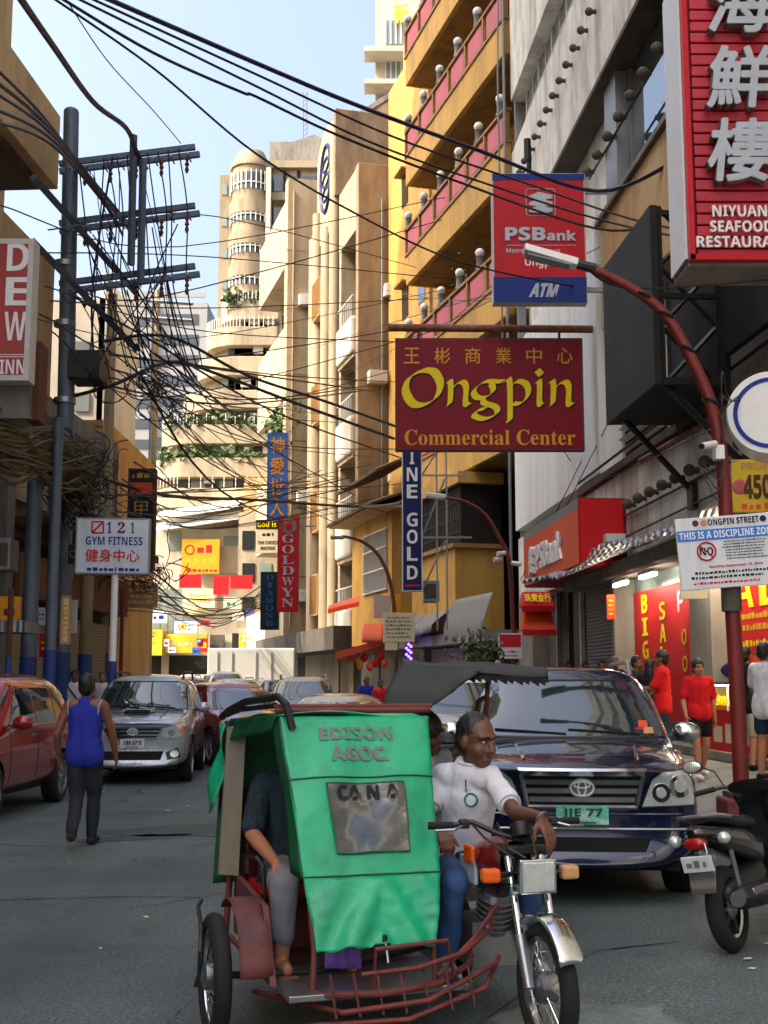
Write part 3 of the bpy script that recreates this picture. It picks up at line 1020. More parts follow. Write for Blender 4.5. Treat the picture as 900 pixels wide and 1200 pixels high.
for a, hh in ((s0 + .55, 26.2), (s1 - .4, 24), (s0 + 2.6, 22.4)):
	MB().lathe([(.34, 0), (.34, hh)], FB.at(a, 4.0, .0), n=12).build('pilaster', 'cream_wall', D_, smooth=True, world=True)
for z in (22.3, 16.4, 10.4, 5.9):
	fr = FB.part('window', 'window_glass', D_, s0 + .9, s1 - .7, z - .3, z + 2.2, -.92, -.82)
	bx = FB.part('window_cage', 'tan_wall', D_, s0 + 3.0, s1 - .6, z - .7, z + 1.5, -.8, .35)
	gg = MB()
	for i in range(7):
		FB.box(gg, s0 + 3.05 + .25 * i, s0 + 3.1 + .25 * i, z - .65, z + 1.45, .351, .4)
	gg.build('cage_bars', 'amber_trim', bx, world=True)
	FB.part('sill_band', 'bright_wall', D_, s0 + .6, s1, z - 1.9, z - .75, -.88, -.1, .05)
E_ = thing('slab_building', 'plain cream building with broad blank bands above the street', 'building', FB.at(43, 0, -1))
s0, s1 = 37.4, 49.6
FB.part('wall', 'cream_wall', E_, s0 + .4, s1, .3, 31.5, -14, -1.6)
FB.part('fin', 'cream_wall', E_, s0, s0 + .9, 4, 33.4, -1.9, .3, .03)
for z0, z1 in ((28.3, 32.8), (19.2, 24.3), (10.4, 15.2)):
	FB.part('band', 'cream_wall', E_, s0 + .9, s1, z0, z1, -1.5, 0, .03)
	w_ = FB.part('window', 'window_glass', E_, s0 + 1.2, s1 - .8, z0 - 3.6, z0 - .6, -1.62, -1.5)
	gg = MB()
	for i in range(8):
		FB.box(gg, s0 + 1.2 + i * 1.38, s0 + 1.32 + i * 1.38, z0 - 3.6, z0 - .6, -1.5, -1.4)
	gg.build('window_frame', 'cream_stained', w_, world=True)
for z in (8, 12.2, 16.4, 20.6, 24.8, 28.6):
	FB.part('groove_line', 'cream_stained', E_, s0 - .012, s0 + .5, z, z + .08, -1.912, .312)
ivy = MB()
for i in range(420):
	c = FB.at(s0 + 2.5 + rnd.gauss(0, 1.7), 19.0 - abs(rnd.gauss(0, 1.5)), .1 + rnd.gauss(0, .35))
	d = Vector((rnd.uniform(-1, 1), rnd.uniform(-1, 1), rnd.uniform(-1, .6))) * .4
	e = d.orthogonal().normalized() * .13
	ivy.add([c, c + d * .5 + e, c + d, c + d * .5 - e], [(0, 1, 2, 3)])
iv = thing('hanging_plant', 'green hanging plant trailing from the blank cream band', 'plant', FB.at(s0 + 2.5, 16.5, .2))
ivy.build('foliage', 'leaf', iv, world=True, fix=False)
FB.part('planter', 'tile_roof', iv, s0 + 1.2, s0 + 4.4, 19.0, 19.25, -.3, .3)
FB.part('low_wall', 'bright_wall', E_, 42.0, 49.4, 3.2, 6.2, -1.5, .6)
for z in (6.5, 12.6, 25.0):
	FB.part('air_conditioner', 'frame_white', E_, s0 - .5, s0 - .02, z, z + .7, -1.3, -.4, .03)
MB().tube([FB.at(s0 - .06, 5, -.1), FB.at(s0 - .06, 32.5, -.1)], .08, 6).build('downpipe', 'cream_stained', E_, smooth=True, world=True)
Wb = thing('white_building', 'bright white multi-storey block behind the amber balconies', 'building', (1.5, 84, 0))
for (x0, y0, x1, y1, d, nm, m, dep) in (
		(440, -30, 620, 480, 84.0, 'wall', 'bright_wall', 10),):
	a, b = W(x0, y0, d), W(x1, y1, d)
	MB().box(((a.x + b.x) / 2, d + dep / 2, a.z / 2), (b.x - a.x, dep, a.z)).build(nm, m, Wb, world=True)
for y in (62, 100):
	a, b = W(427, y, 83), W(620, y, 83)
	MB().box(((a.x + b.x) / 2, 83.2, a.z), (b.x - a.x, 1.7, .35)).build('ledge', 'bright_wall', Wb, world=True)
for y0, y1 in ((68, 94), (104, 128), (24, 52)):
	for x0, x1 in ((452, 470), (478, 500)):
		a, b = W(x0, y0, 84), W(x1, y1, 84)
		w_ = MB().box(((a.x + b.x) / 2, 83.98, (a.z + b.z) / 2), (b.x - a.x, .1, a.z - b.z)).build('window', 'window_pale', Wb, world=True)
		gg = MB()
		for i in range(4):
			gg.box((a.x + (b.x - a.x) * i / 3, 83.9, (a.z + b.z) / 2), (.08, .1, a.z - b.z))
		gg.build('window_bars', 'frame_white', w_, world=True)
Pw = thing('party_wall', 'grey stained concrete wall rising behind the cream fins', 'building', (-.5, 68, 0))
a, b = W(413, 140, 68), W(520, 500, 68)
t1, t2 = W(414, 142, 68), W(520, 78, 68)
MB().poly([(a.x, 68, 0), (b.x, 68, 0), (b.x, 68, t2.z), (a.x, 68, t1.z)], (0, 6, 0)).build('wall', 'cream_stained', Pw, world=True)
MB().poly([(a.x - .02, 67.95, t1.z - .02), (b.x, 67.95, t2.z), (b.x, 67.95, t2.z + .35), (a.x - .02, 67.95, t1.z + .3)], (0, 6.1, 0)).build('coping', 'concrete_grey', Pw, world=True)
def px_box(name, m, parent, px, d, dep, bevel=0.0):
	a, b = W(px[0], px[1], d), W(px[2], px[3], d)
	return MB().box(((a.x + b.x) / 2, d + dep / 2, (a.z + b.z) / 2), (abs(b.x - a.x), dep, abs(a.z - b.z))).build(name, m, parent, world=True, bevel=bevel)
rooftext = thing('roof_sign', 'yellow characters standing on the white block roof', 'sign', W(470, 30, 83.6))
fit_text('新', W(470, 16, 83.6), (1, 0, 0), (0, 0, 1), 0, 0, 1.0, 1.5, 'sign_yellow', rooftext, 'character', off=.02, ext=.05)
Td = 112.0
T = thing('round_tower', 'tall tan tower with stacked rounded balconies and antenna', 'building', (W(320, 700, Td).x, Td, 0))
tz = lambda y: W(300, y, Td).z
tx = lambda x, y=400: W(x, y, Td).x
MB().box(((tx(262) + tx(296)) / 2 + .2, Td + 5, tz(190) / 2), (tx(296) - tx(262), 8, tz(190))).build('wall', 'tower_wall', T, world=True)
MB().box(((tx(296) + tx(384)) / 2, Td + 7, tz(192) / 2), (tx(384) - tx(296), 12, tz(192))).build('wall', 'tower_wall', T, world=True)
px_box('roof_block', 'concrete_grey', T, (316, 166, 346, 195), Td + 2, 9)
for x0, x1, y1 in ((313, 318, 330), (332, 334, 330), (348, 351, 330)):
	px_box('shade_strip', 'opening_shade', T, (x0, 200, x1, y1), Td + .93, .1)  # dark strips laid on the flat wall to imitate shaded recesses
px_box('parapet', 'tower_wall', T, (311, 188, 386, 196), Td + .5, 1.5)
px_box('side_bay', 'tower_wall', T, (258, 205, 270, 420), Td + 1.5, 3)
for i in range(5):
	px_box('window', 'window_pale', T, (260, 216 + i * 37, 266, 228 + i * 37), Td + 1.42, .1)
rb = MB()
a, b = W(340, 172, Td + 1), W(386, 152, Td + 1)
rb.poly([(tx(324), Td + 1, tz(192)), (tx(384), Td + 1, tz(192)), (tx(384), Td + 1, tz(162)), (tx(366), Td + 1, tz(152)), (tx(324), Td + 1, tz(166))], (0, 8, 0))
rb.build('roof_block', 'concrete_grey', T, world=True)
cxt = tx(290)
rr = (tx(312) - tx(268)) / 2
MB().lathe([(rr, 0), (rr, tz(196)), (rr * 1.1, tz(196)), (rr * 1.1, tz(192)), (rr * .72, tz(176)), (rr * .6, tz(175))], (cxt, Td + rr * .5, 0), n=28).build('round_bay', 'tower_wall', T, smooth=30, world=True)
for i in range(9):
	y = 214 + i * 37
	z = tz(y)
	MB().lathe([(rr * 1.02, -.2), (rr * 1.16, 0), (rr * 1.16, 1.25), (rr * 1.08, 1.25)], (cxt, Td + rr * .5, tz(y + 38)), n=28).build('balcony', 'tower_wall', T, smooth=30, world=True)
	w_ = MB().lathe([(rr * 1.015, -.9), (rr * 1.015, .75)], (cxt, Td + rr * .5, z), n=28, cap=False).build('window', 'window_glass', T, smooth=True, world=True)
	gg = MB()
	for q in range(14):
		t = math.pi + math.pi * q / 13
		p = Vector((cxt + rr * 1.12 * math.cos(t), Td + rr * .5 + rr * 1.12 * math.sin(t), z))
		gg.box(p, (.09, .09, 1.9))
	gg.torus((cxt, Td + rr * .5, z - .3), rr * 1.12, .06, n=24, k=5)
	gg.build('window_bars', 'frame_white', w_, world=True)
	for x0, x1 in ((316, 330), (332, 346), (352, 366), (368, 382)):
		px_box('window', 'window_glass' if (i + x0) % 3 else 'window_pale', T, (x0, y - 8, x1, y + 10), Td + .94, .1)
		if (i * 3 + x0) % 4 < 2:
			px_box('balcony', 'tower_wall', T, (x0 - 1, y + 11, x1 + 1, y + 20), Td + .1, 1.0)
MB().box((tx(313), Td - .1, tz(330) / 2 + tz(200) / 2), (.45, 1.4, tz(200) - tz(330))).build('rib_wall', 'bright_wall', T, world=True)
an = MB()
ax_ = tx(352)
for q in (-.18, .18):
	an.box((ax_ + q, Td + 4, tz(120)), (.05, .05, tz(85) - tz(156)))
for i in range(12):
	z = tz(156) + i * (tz(85) - tz(156)) / 12
	an.tube([(ax_ - .18, Td + 4, z), (ax_ + .18, Td + 4, z + .4)], .025, 4)
an.build('antenna_mast', 'red_pole', T, world=True)
Ed = 98.0
G_ = thing('terraced_building', 'pale terraced apartment block stepping down with curved balconies', 'building', (W(255, 700, Ed).x, Ed, 0))
ez = lambda y: W(250, y, Ed).z
ex = lambda x: W(x, 500, Ed).x
levels = [(352, 252, 325, 0), (386, 236, 325, 1), (424, 228, 325, 2), (466, 214, 325, 3), (508, 192, 325, 4), (548, 184, 325, 5), (584, 176, 325, 6)]
for i, (y, x0, x1, st_) in enumerate(levels):
	xa, xb = ex(x0), ex(x1)
	yy = Ed - st_ * .9
	zb = ez(y + 22)
	zt = ez(y)
	n = 18
	out = []
	r = min(3.2, (xb - xa) / 2)
	for q in range(n + 1):
		t = math.pi + (math.pi / 2) * q / n
		out.append((xa + r + r * math.cos(t), yy + r + r * math.sin(t)))
	out += [(xb, yy), (xb, yy + 12), (xa, yy + 12)]
	MB().poly([(x, y_, zb) for x, y_ in out], (0, 0, zt - zb)).build('parapet', 'terrace_wall', G_, world=True, bevel=.05)
	sm = [(x + (.5 if j <= n else 0), y_ + (.9 if j <= n + 1 else 0)) for j, (x, y_) in enumerate(out)]
	zl = ez(levels[i + 1][0]) if i + 1 < len(levels) else 0
	MB().poly([(x, y_, zl - .5) for x, y_ in sm], (0, 0, zb - zl + .5)).build('storey_wall', 'tower_wall', G_, world=True)
	for j in range(6):
		xx = xa + r * .8 + (xb - xa - r) * (j + .3) / 6
		MB().box((xx, yy + .88, (zb + zl) / 2), (1.05, .12, max(.6, (zb - zl) * .85))).build('window', 'window_glass' if (i + j) % 2 else 'window_pale', G_, world=True)
		if (i + j) % 3 == 0:
			MB().box((xx + .9, yy + .7, zl + .9), (.8, .5, .6)).build('air_conditioner', 'frame_white', G_, world=True)
	if i in (0, 1, 4, 6):
		rl = MB()
		for q in range(0, n + 8):
			if q <= n:
				p = out[q]
			else:
				p = (xa + r + (xb - xa - r) * (q - n) / 8, yy)
			rl.box((p[0], p[1] + .1, zt + .45), (.06, .06, .9))
		rl.build('railing_lattice', 'frame_white', G_, world=True)
for i, (y, x0, x1, st_) in enumerate([levels[0], levels[4], levels[5]]):
	sh = MB()
	for q in range(260):
		c = Vector((ex(rnd.uniform(x0 + 8, x1 - 10)), Ed - st_ * .9 + .3 + rnd.uniform(-.3, .5), ez(y) + rnd.gauss(.15, .35)))
		d = Vector((rnd.uniform(-1, 1), rnd.uniform(-1, 1), rnd.uniform(-.4, 1))) * .5
		e = d.orthogonal().normalized() * .2
		sh.add([c, c + d * .5 + e, c + d, c + d * .5 - e], [(0, 1, 2, 3)])
	sh_o = thing('terrace_shrub', ('shrubs along the topmost terrace below the tower', 'leafy shrubs along the middle terrace', 'leafy shrubs on a lower terrace above the street end')[i], 'plant', (ex(250), Ed - st_ * .9, ez(y)))
	sh.build('foliage', 'leaf', sh_o, world=True, fix=False)
Gd = 165.0
Gt = thing('grey_tower', 'distant grey tower with rows of ribbon windows', 'building', (W(180, 700, Gd).x, Gd, 0))
gz = lambda y: W(180, y, Gd).z
gx = lambda x: W(x, 450, Gd).x
MB().box(((gx(131) + gx(176)) / 2, Gd + 6, gz(348) / 2), (gx(176) - gx(131), 12, gz(348))).build('wall', 'far_grey', Gt, world=True)
MB().box(((gx(176) + gx(240)) / 2, Gd + 7, gz(352) / 2), (gx(240) - gx(176), 12, gz(352))).build('wall', 'far_grey', Gt, world=True)
for i in range(10):
	y = 372 + i * 24
	px_box('window', 'window_glass', Gt, (134, y, 139, y + 10), Gd - .1, .3)
	px_box('window', 'window_glass', Gt, (145, y - 1, 174, y + 10), Gd - .1, .3)
	px_box('window', 'window_glass', Gt, (182, y - 4, 232, y + 8), Gd + .9, .3)
px_box('roof_rail', 'far_grey', Gt, (132, 342, 240, 348), Gd + 1, .3)
Kd = 92.0
kx = lambda x: W(x, 700, Kd).x
kz = lambda y: W(250, y, Kd).z
def kbox(nm, m, par, x0, y0, x1, y1, dd=0.0, dep=.5, bevel=0.0):
	return px_box(nm, m, par, (x0, y0, x1, y1), Kd + dd, dep, bevel)
K1 = thing('corner_shophouse', 'sunlit pale shophouse closing the street with white roof sheet', 'building', (kx(235), Kd, 0))
kbox('wall', 'bright_wall', K1, 176, 618, 300, 806, 0, 9)
kbox('upper_wall', 'terrace_wall', K1, 196, 582, 300, 619, 1.0, 8)
kbox('roof_sheet', 'panel_white', K1, 212, 560, 278, 584, 3, .5)
for i, y in enumerate((603, 616)):
	mb = MB()
	a, b = W(186, y + 8, Kd), W(282, y - 6, Kd)
	mb.poly([(a.x, Kd - 1.6, a.z - .1), (b.x, Kd - 1.6, b.z - .1), (b.x, Kd + .5, b.z + .7), (a.x, Kd + .5, a.z + .7)], (0, 0, .12))
	mb.build('canopy_sheet', 'panel_white', K1, world=True)
kbox('window', 'window_pale', K1, 198, 622, 212, 645, -.05, .1)
kbox('window', 'window_pale', K1, 262, 628, 282, 650, -.06, .1)
for i in range(5):
	kbox('window', 'window_pale', K1, 180 + i * 9, 690, 187 + i * 9, 716, -.06, .1)
	kbox('window', 'window_pale', K1, 180 + i * 9, 720, 187 + i * 9, 742, -.06, .1)
kbox('panel', 'sign_cream', K1, 214, 690, 254, 720, -.2, .2)
kbox('panel', 'terrace_wall', K1, 258, 640, 282, 672, -.3, .25)
kbox('shade_sheet', 'opening_shade', K1, 196, 768, 244, 800, -.12, .1)  # dark sheets before the solid wall, painting the shade inside the shops
kbox('shade_sheet', 'opening_shade', K1, 146, 768, 192, 805, -.14, .1)
kbox('pier', 'cream_wall', K1, 190, 742, 197, 806, -.3, .3)
kbox('air_conditioner', 'concrete_dark', K1, 246, 744, 262, 760, -.8, .6)
kbox('side_wall', 'bright_wall', K1, 140, 690, 180, 806, .3, 8)
K2 = thing('end_shop', 'sunlit tan house with balconies at the end of the street', 'building', (kx(300), Kd - 4, 0))
kbox('wall', 'terrace_wall', K2, 280, 600, 352, 806, -2, 9)
for y in (622, 660, 700):
	kbox('window', 'window_glass', K2, 284, y, 298, y + 22, -2.08, .1)
	kbox('window', 'window_pale', K2, 304, y, 318, y + 22, -2.08, .1)
kbox('ledge', 'bright_wall', K2, 278, 736, 345, 742, -2.6, .6)
kbox('upper_wall', 'tan_wall', K2, 286, 560, 345, 601, -1, 7)
kbox('shade_sheet', 'opening_shade', K2, 272, 742, 345, 766, -2.1, .1)  # dark sheet in place of a shaded shop mouth
def px_sign(name, label, cat, px, d, dep, m, group=None, rz=0.0, side=None, frame=None, fw=.05):
	return sign_box(name, label, cat, px, d, dep, m, side, rz, group, 0, frame, fw)
t_, P0, ux, uy, w, h = px_sign('shop_sign', 'orange shop sign with red swirl on the pale shophouse', 'sign', (213, 632, 257, 672), Kd - 1.2, .4, 'sign_amber')
scribble(P0, ux, uy, w * .12, h * .22, w * .5, h * .3, 1, 'letter_red', t_, seed=4, fill=.8)
scribble(P0, ux, uy, 0, -h * .12, w * .8, h * .22, 1, 'letter_gold', t_, seed=6, fill=.8)
MB().torus(P0 + ux * (-w * .3) + uy * (h * .2), h * .13, .05, axis=(0, 1, 0), n=18, k=5).build('swirl', 'letter_red', t_, world=True)
scribble(P0, ux, uy, 0, -h * .4, w * .9, h * .12, 1, 'letter_red', t_, seed=8, fill=.9)
t_, P0, ux, uy, w, h = px_sign('shop_sign', 'pale yellow canvas shop canopy over red lanterns', 'canopy', (145, 738, 190, 768), Kd - 2.2, 1.8, 'sign_yellow')
scribble(P0, ux, uy, 0, 0, w * .8, h * .3, 1, 'letter_gold', t_, seed=2)
t_, P0, ux, uy, w, h = px_sign('shop_sign', 'long bright yellow shop sign with blue edges', 'sign', (194, 743, 243, 765), Kd - 1.6, .5, 'sign_yellow')
scribble(P0, ux, uy, 0, 0, w * .8, h * .4, 1, 'sign_cream', t_, seed=5)
t_, P0, ux, uy, w, h = px_sign('shop_sign', 'yellow shop sign with red characters above the white van box', 'sign', (280, 741, 345, 761), Kd - 5, .4, 'sign_yellow')
fit_text('北京', P0, ux, uy, w * .0, h * .2, w * .4, h * .45, 'sign_orange', t_, 'characters', off=.03)
scribble(P0, ux, uy, 0, -h * .28, w * .85, h * .26, 1, 'letter_black', t_, seed=9, fill=.8)
MB().sphere(P0 - ux * w * .38 + uy * h * .15, (.3, .05, .3)).build('round_mark', 'letter_red', t_, world=True)
t_, P0, ux, uy, w, h = px_sign('shop_sign', 'white and blue panel sign leaning on the pale shophouse', 'sign', (203, 727, 232, 743), Kd - 2.4, .2, 'white_sign', frame='sign_sky')
scribble(P0, ux, uy, 0, 0, w * .7, h * .5, 2, 'letter_blue', t_, seed=3)
t_, P0, ux, uy, w, h = px_sign('shop_sign', 'cream panel sign with faint lines above the yellow shops', 'sign', (216, 690, 252, 712), Kd - .8, .2, 'sign_cream')
scribble(P0, ux, uy, 0, 0, w * .8, h * .6, 2, 'letter_gold', t_, seed=13)
for i, (x0, y0, x1, y1) in enumerate(((210, 673, 236, 689), (250, 675, 268, 697), (270, 674, 296, 690))):
	o, P0, ux, uy, w, h = px_sign('red_bunting', ('red cloth banner under the orange shop sign', 'red cloth banner hanging lowest beside the tan house', 'red cloth banner across the tan house front')[i], 'banner', (x0, y0, x1, y1), Kd - 3.2, .06, 'banner_red')
lan0 = None
for i in range(7):
	p = W(148 + i * 3.9, 776 + (i % 2) * 3, Kd - 3.0)
	th = thing('red_lantern', 'small red paper lantern hanging under the yellow canopy', 'lantern', p, 0, 'red lanterns under the yellow canopy')
	if lan0 is None:
		b_ = MB().sphere((0, 0, 0), (.2, .2, .28), 10, 8)
		b_.cyl((0, 0, -.5), (0, 0, -.28), .05, .03, 6)
		lan0 = b_.build('lantern_body', 'banner_red', th, smooth=True)
	else:
		q = lan0.copy()
		COL.objects.link(q)
		q.parent = th
LB = thing('corner_building', 'tall beige building with deep projecting boxes over the street', 'building', (-12, 10, 0))
FL.part('wall', 'tan_wall', LB, -12, 27.6, .2, 36, .3, 14)
FLe = Facade((-9.02, 0), (.06, 1))
for z0, z1, ae in ((12.75, 14.5, 26.9), (7.9, 11.0, 26.9), (16.9, 18.6, 24.2), (20.9, 22.5, 24.2)):
	FLe.part('projecting_box', 'tan_wall', LB, 4, ae, z0, z1, 0, 4.0, .02)
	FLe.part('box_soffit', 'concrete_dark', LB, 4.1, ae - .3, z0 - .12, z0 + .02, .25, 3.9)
FL.part('shop_shade', 'opening_shade', LB, 2, 27.4, .3, 7.5, .2, .29)  # dark sheet on the wall imitating shade under the boxes
for i in range(6):
	FL.part('column', 'concrete_grey', LB, 6 + i * 4.2, 6.5 + i * 4.2, .2, 7.9, -.3, .28)
FL.part('shop_shutter', 'shutter_grey', LB, 18, 22, .3, 3.2, .05, .19)
FL.part('shop_shutter', 'shutter_beige', LB, 23, 27, .3, 3.0, .05, .19)
TB = thing('shade_block', 'unseen tall block added beyond the left front to shade the street', 'building', (-30, 20, 0))
MB().box((-35, 12, 33), (26, 56, 66)).build('wall', 'concrete_grey', TB, world=True)  # out of view, added and sized to cast the street's shade
for z in range(4, 64, 4):
	MB().box((-21.9, 12, z), (.3, 52, 1.4)).build('window', 'window_glass', TB, world=True)
L2 = thing('shophouse', 'dark old shophouse with beige shutters behind the blue footed poles', 'building', (-10, 33, 0))
FL.part('wall', 'concrete_dark', L2, 27.8, 37.5, .2, 8.4, .2, 10)
FL.part('shop_shade', 'opening_shade', L2, 28, 37.3, .3, 5.0, .1, .19)  # dark sheet imitating shade within the shophouse front
FL.part('canopy', 'rust', L2, 27.9, 37.2, 5.2, 5.4, -1.2, .18)
for i in range(3):
	FL.part('shutter', 'shutter_beige', L2, 28.4 + i * 3.1, 31.0 + i * 3.1, .3, 3.3, -.02, .09)
for i in range(3):
	FL.part('window', 'window_pale', L2, 28.6 + i * 3.0, 30.8 + i * 3.0, 5.9, 7.6, .1, .19)
FL.part('fascia_board', 'wood', L2, 28, 37.2, 3.6, 4.6, -.3, .08)
FL.part('parapet', 'concrete_grey', L2, 27.85, 37.45, 8.4, 8.9, .2, .5)
L3 = thing('yellow_building', 'yellow walled building half hidden by the cable tangle', 'building', (-11, 46, 0))
px_box('wall', 'amber_wall', L3, (60, 496, 120, 800), 46, 9)
px_box('parapet', 'amber_trim', L3, (59, 492, 121, 499), 45.9, 9.3)
for x in (66, 84, 101):
	for y in (520, 560, 600):
		px_box('window', 'window_glass', L3, (x, y, x + 11, y + 24), 45.95, .2)
L4 = thing('pale_building', 'pale cream building behind the pole with cross arms', 'building', (-15, 62, 0))
a, b = W(70, 350, 62), W(118, 600, 62)
MB().box(((a.x + b.x) / 2 - 3, 66, a.z / 2), (b.x - a.x + 6, 8, a.z)).build('wall', 'bright_wall', L4, world=True)
a, b = W(118, 330, 62.5), W(121, 600, 62.5)
MB().box(((a.x + b.x) / 2, 66, a.z / 2), (.3, 8, a.z + .6)).build('edge_pilaster', 'panel_white', L4, world=True)
for y in (400, 460, 520):
	px_box('window', 'window_pale', L4, (88, y, 104, y + 22), 61.9, .2)
px_box('roof_edge', 'banner_red', L4, (36, 352, 58, 376), 60.5, .4)
L5 = thing('arcade_building', 'low dark arcade building before the bright end of the street', 'building', (-13, 54, 0))
px_box('wall', 'concrete_dark', L5, (96, 640, 141, 802), 52, 3)
px_box('shade_panel', 'opening_shade', L5, (118, 720, 139, 800), 51.9, .2)  # dark sheet painting the arcade's inner shade on a solid wall
px_box('balcony', 'tan_wall', L5, (112, 676, 142, 696), 51.2, .7)
t_, P0, ux, uy, w, h = px_sign('hotel_sign', 'tall red and white hotel sign with big white letters', 'sign', (-24, 280, 37, 446), 20.0, .35, mat('hotel_red', srgb(168, 58, 54), .45, var=.1, scale=2, dirt=srgb(120, 46, 44), dirt_amt=.5), side='frame_white', frame='frame_white', fw=.09)
MB().box(P0 + uy * (-h * .32), (w * .86, .006, .012)).build('line', 'letter_white', t_, world=True)
for i, ch in enumerate('DEW'):
	fit_text(bold(ch), P0, ux, uy, w * .2, h * (.37 - .245 * i), w * .42, h * .2, 'letter_white', t_, 'letter')
fit_text(bold('INN'), P0, ux, uy, w * .18, -h * .405, w * .48, h * .1, 'letter_white', t_, 'letters')
mb = MB()
for sx in (-1, 1):
	for sy in (-1, 1):
		mb.box(P0 + ux * (w * .18 + sx * w * .27) - uy * (h * .405), (.012, .006, h * .15))
	mb.box(P0 + ux * w * .18 - uy * (h * .405 + sx * h * .07), (w * .54, .006, .012))
mb.build('border', 'letter_white', t_, world=True)
px_box('bracket', 'concrete_grey', t_, (-20, 447, 35, 490), 20.4, .6)
px_box('bracket', 'rust', t_, (33, 400, 44, 492), 20.5, .5)
t_, P0, ux, uy, w, h = px_sign('gym_sign', 'white gym fitness lightbox with red characters on a thin pole', 'sign', (89, 607, 175, 673), 24.4, .3, 'gym_sign', side='frame_grey', rz=.12)
fit_text(serif('1'), P0, ux, uy, -w * .05, h * .33, w * .06, h * .2, 'letter_blue', t_, 'digit', off=.01)
fit_text(serif('2'), P0, ux, uy, w * .11, h * .33, w * .1, h * .2, 'sign_maroon', t_, 'digit', off=.01)
fit_text(serif('1'), P0, ux, uy, w * .26, h * .33, w * .06, h * .2, 'letter_green', t_, 'digit', off=.01)
q = MB()
for (x0, y0, x1, y1) in ((-.28, .23, -.13, .23), (-.13, .23, -.13, .43), (-.13, .43, -.28, .43), (-.28, .43, -.28, .23), (-.27, .24, -.14, .42)):
	q.tube([P0 + ux * w * x0 + uy * h * y0 + Vector((0, -.006, 0)), P0 + ux * w * x1 + uy * h * y1 + Vector((0, -.006, 0))], .016, 4)
q.build('square_mark', 'letter_red', t_, world=True)
fit_text(bold('GYM FITNESS'), P0, ux, uy, w * .02, h * .09, w * .76, h * .15, 'letter_blue', t_, 'lettering')
fit_text('健身中心', P0, ux, uy, 0, -h * .17, w * .72, h * .22, 'letter_red', t_, 'characters', off=.012)
scribble(P0, ux, uy, 0, -h * .41, w * .8, h * .08, 1, 'letter_blue', t_, seed=21, fill=.9)
t_, P0, ux, uy, w, h = px_sign('shop_sign', 'dark vertical shop sign with gold characters behind the gym sign', 'sign', (149, 549, 181, 668), 32.0, .3, 'sign_teal', side='rust', frame='rust', fw=.06)
scribble(P0, ux, uy, 0, h * .43, w * .7, h * .06, 1, 'letter_gold', t_, seed=2, fill=.8)
MB().box(P0 + uy * h * .3, (w * .8, .008, h * .12)).build('red_band', 'sign_orange', t_, world=True)
fit_text('甲業金行', P0, ux, uy, 0, -h * .16, w * .5, h * .7, 'letter_gold', t_, 'characters', vertical=True)
t_, P0, ux, uy, w, h = px_sign('shop_sign', 'small brown shop board with pale lines under the gym sign', 'sign', (147, 685, 184, 712), 36.0, .15, 'sign_tan')
scribble(P0, ux, uy, 0, 0, w * .85, h * .75, 3, 'sign_cream', t_, seed=5, fill=.6)
t_, P0, ux, uy, w, h = px_sign('shop_sign', 'tan vertical board with gold drawing hung on a blue footed pole', 'sign', (71, 698, 83, 755), 25.0, .06, 'sign_cream', frame='sign_tan', rz=.5)
scribble(P0, ux, uy, 0, 0, w * .6, h * .7, 7, 'letter_gold', t_, seed=7, fill=.7)
t_, P0, ux, uy, w, h = px_sign('shop_sign', 'white vertical panel behind the tan board', 'sign', (82, 703, 90, 742), 27.0, .06, 'white_sign')
t_, P0, ux, uy, w, h = px_sign('shop_sign', 'yellow shop panel with brown script over the red car', 'sign', (-16, 699, 23, 731), 24.0, .15, 'sign_amber')
scribble(P0, ux, uy, w * .2, 0, w * .4, h * .5, 1, 'rust', t_, seed=7, fill=.8)
for i, (x, y, d) in enumerate(((2, 650, 24.5), (70, 660, 31))):
	o = thing('air_conditioner', ('boxy air conditioner on the dark left shop wall', 'small air conditioner by the leftmost blue footed pole')[i], 'air conditioner', W(x, y + 20, d))
	px_box('casing', 'frame_grey', o, (x - 12, y - 20, x + 9, y + 18), d, .6, .02)
	px_box('grille', 'concrete_dark', o, (x - 9, y - 14, x + 6, y + 13), d - .02, .03)
for i, (px, d, m, lab) in enumerate((((40, 712, 54, 733), 26.9, 'white_sign', 'small white board on the dark shop front between the blue footed poles'), ((-14, 727, 30, 741), 22.5, 'galvanised', 'short grey awning sheet under the yellow panel at the left'), ((46, 742, 60, 770), 26.8, 'banner_red', 'red board low on the dark shop front between the poles'))):
	t_, P0, ux, uy, w, h = px_sign('shop_board', lab, 'sign', px, d, .08 if i != 1 else .9, m)
	if i != 1:
		scribble(P0, ux, uy, 0, 0, w * .7, h * .5, 2, 'letter_blue' if i == 0 else 'letter_yellow', t_, seed=60 + i)
def pole(name, label, cat, px, ytop, d, r0, r1, m, blue_to=None, base_z=0.16, lean=0.0, group=None):
	p = W(px, 700, d)
	z = W(px, ytop, d).z
	th = thing(name, label, cat, (p.x, d, base_z), 0, group)
	n = 14
	zb = W(px, blue_to, d).z if blue_to else None
	pts = [(p.x, d, base_z - .1), (p.x + lean * .5, d, z * .5), (p.x + lean, d, z)]
	MB().tube(pts, [r0, (r0 + r1) / 2, r1], n).build('shaft', m, th, smooth=True, world=True)
	if blue_to:
		MB().cyl((p.x, d, base_z - .08), (p.x + lean * zb / z, d, zb), r0 + .006, r0 + .005, n).build('painted_foot', 'pole_blue', th, smooth=True, world=True)
	return th, p, z
UD = 26.5
ut, up, uz = pole('utility_pole', 'tall grey steel utility pole carrying three tiers of cross arms', 'utility pole', 76, 131, UD, .2, .17, 'steel_pole', 765, lean=-.24)
MB().sphere((up.x - .24, UD, uz), (.17, .17, .1), 14, 6).build('cap', 'steel_pole', ut, smooth=True, world=True)
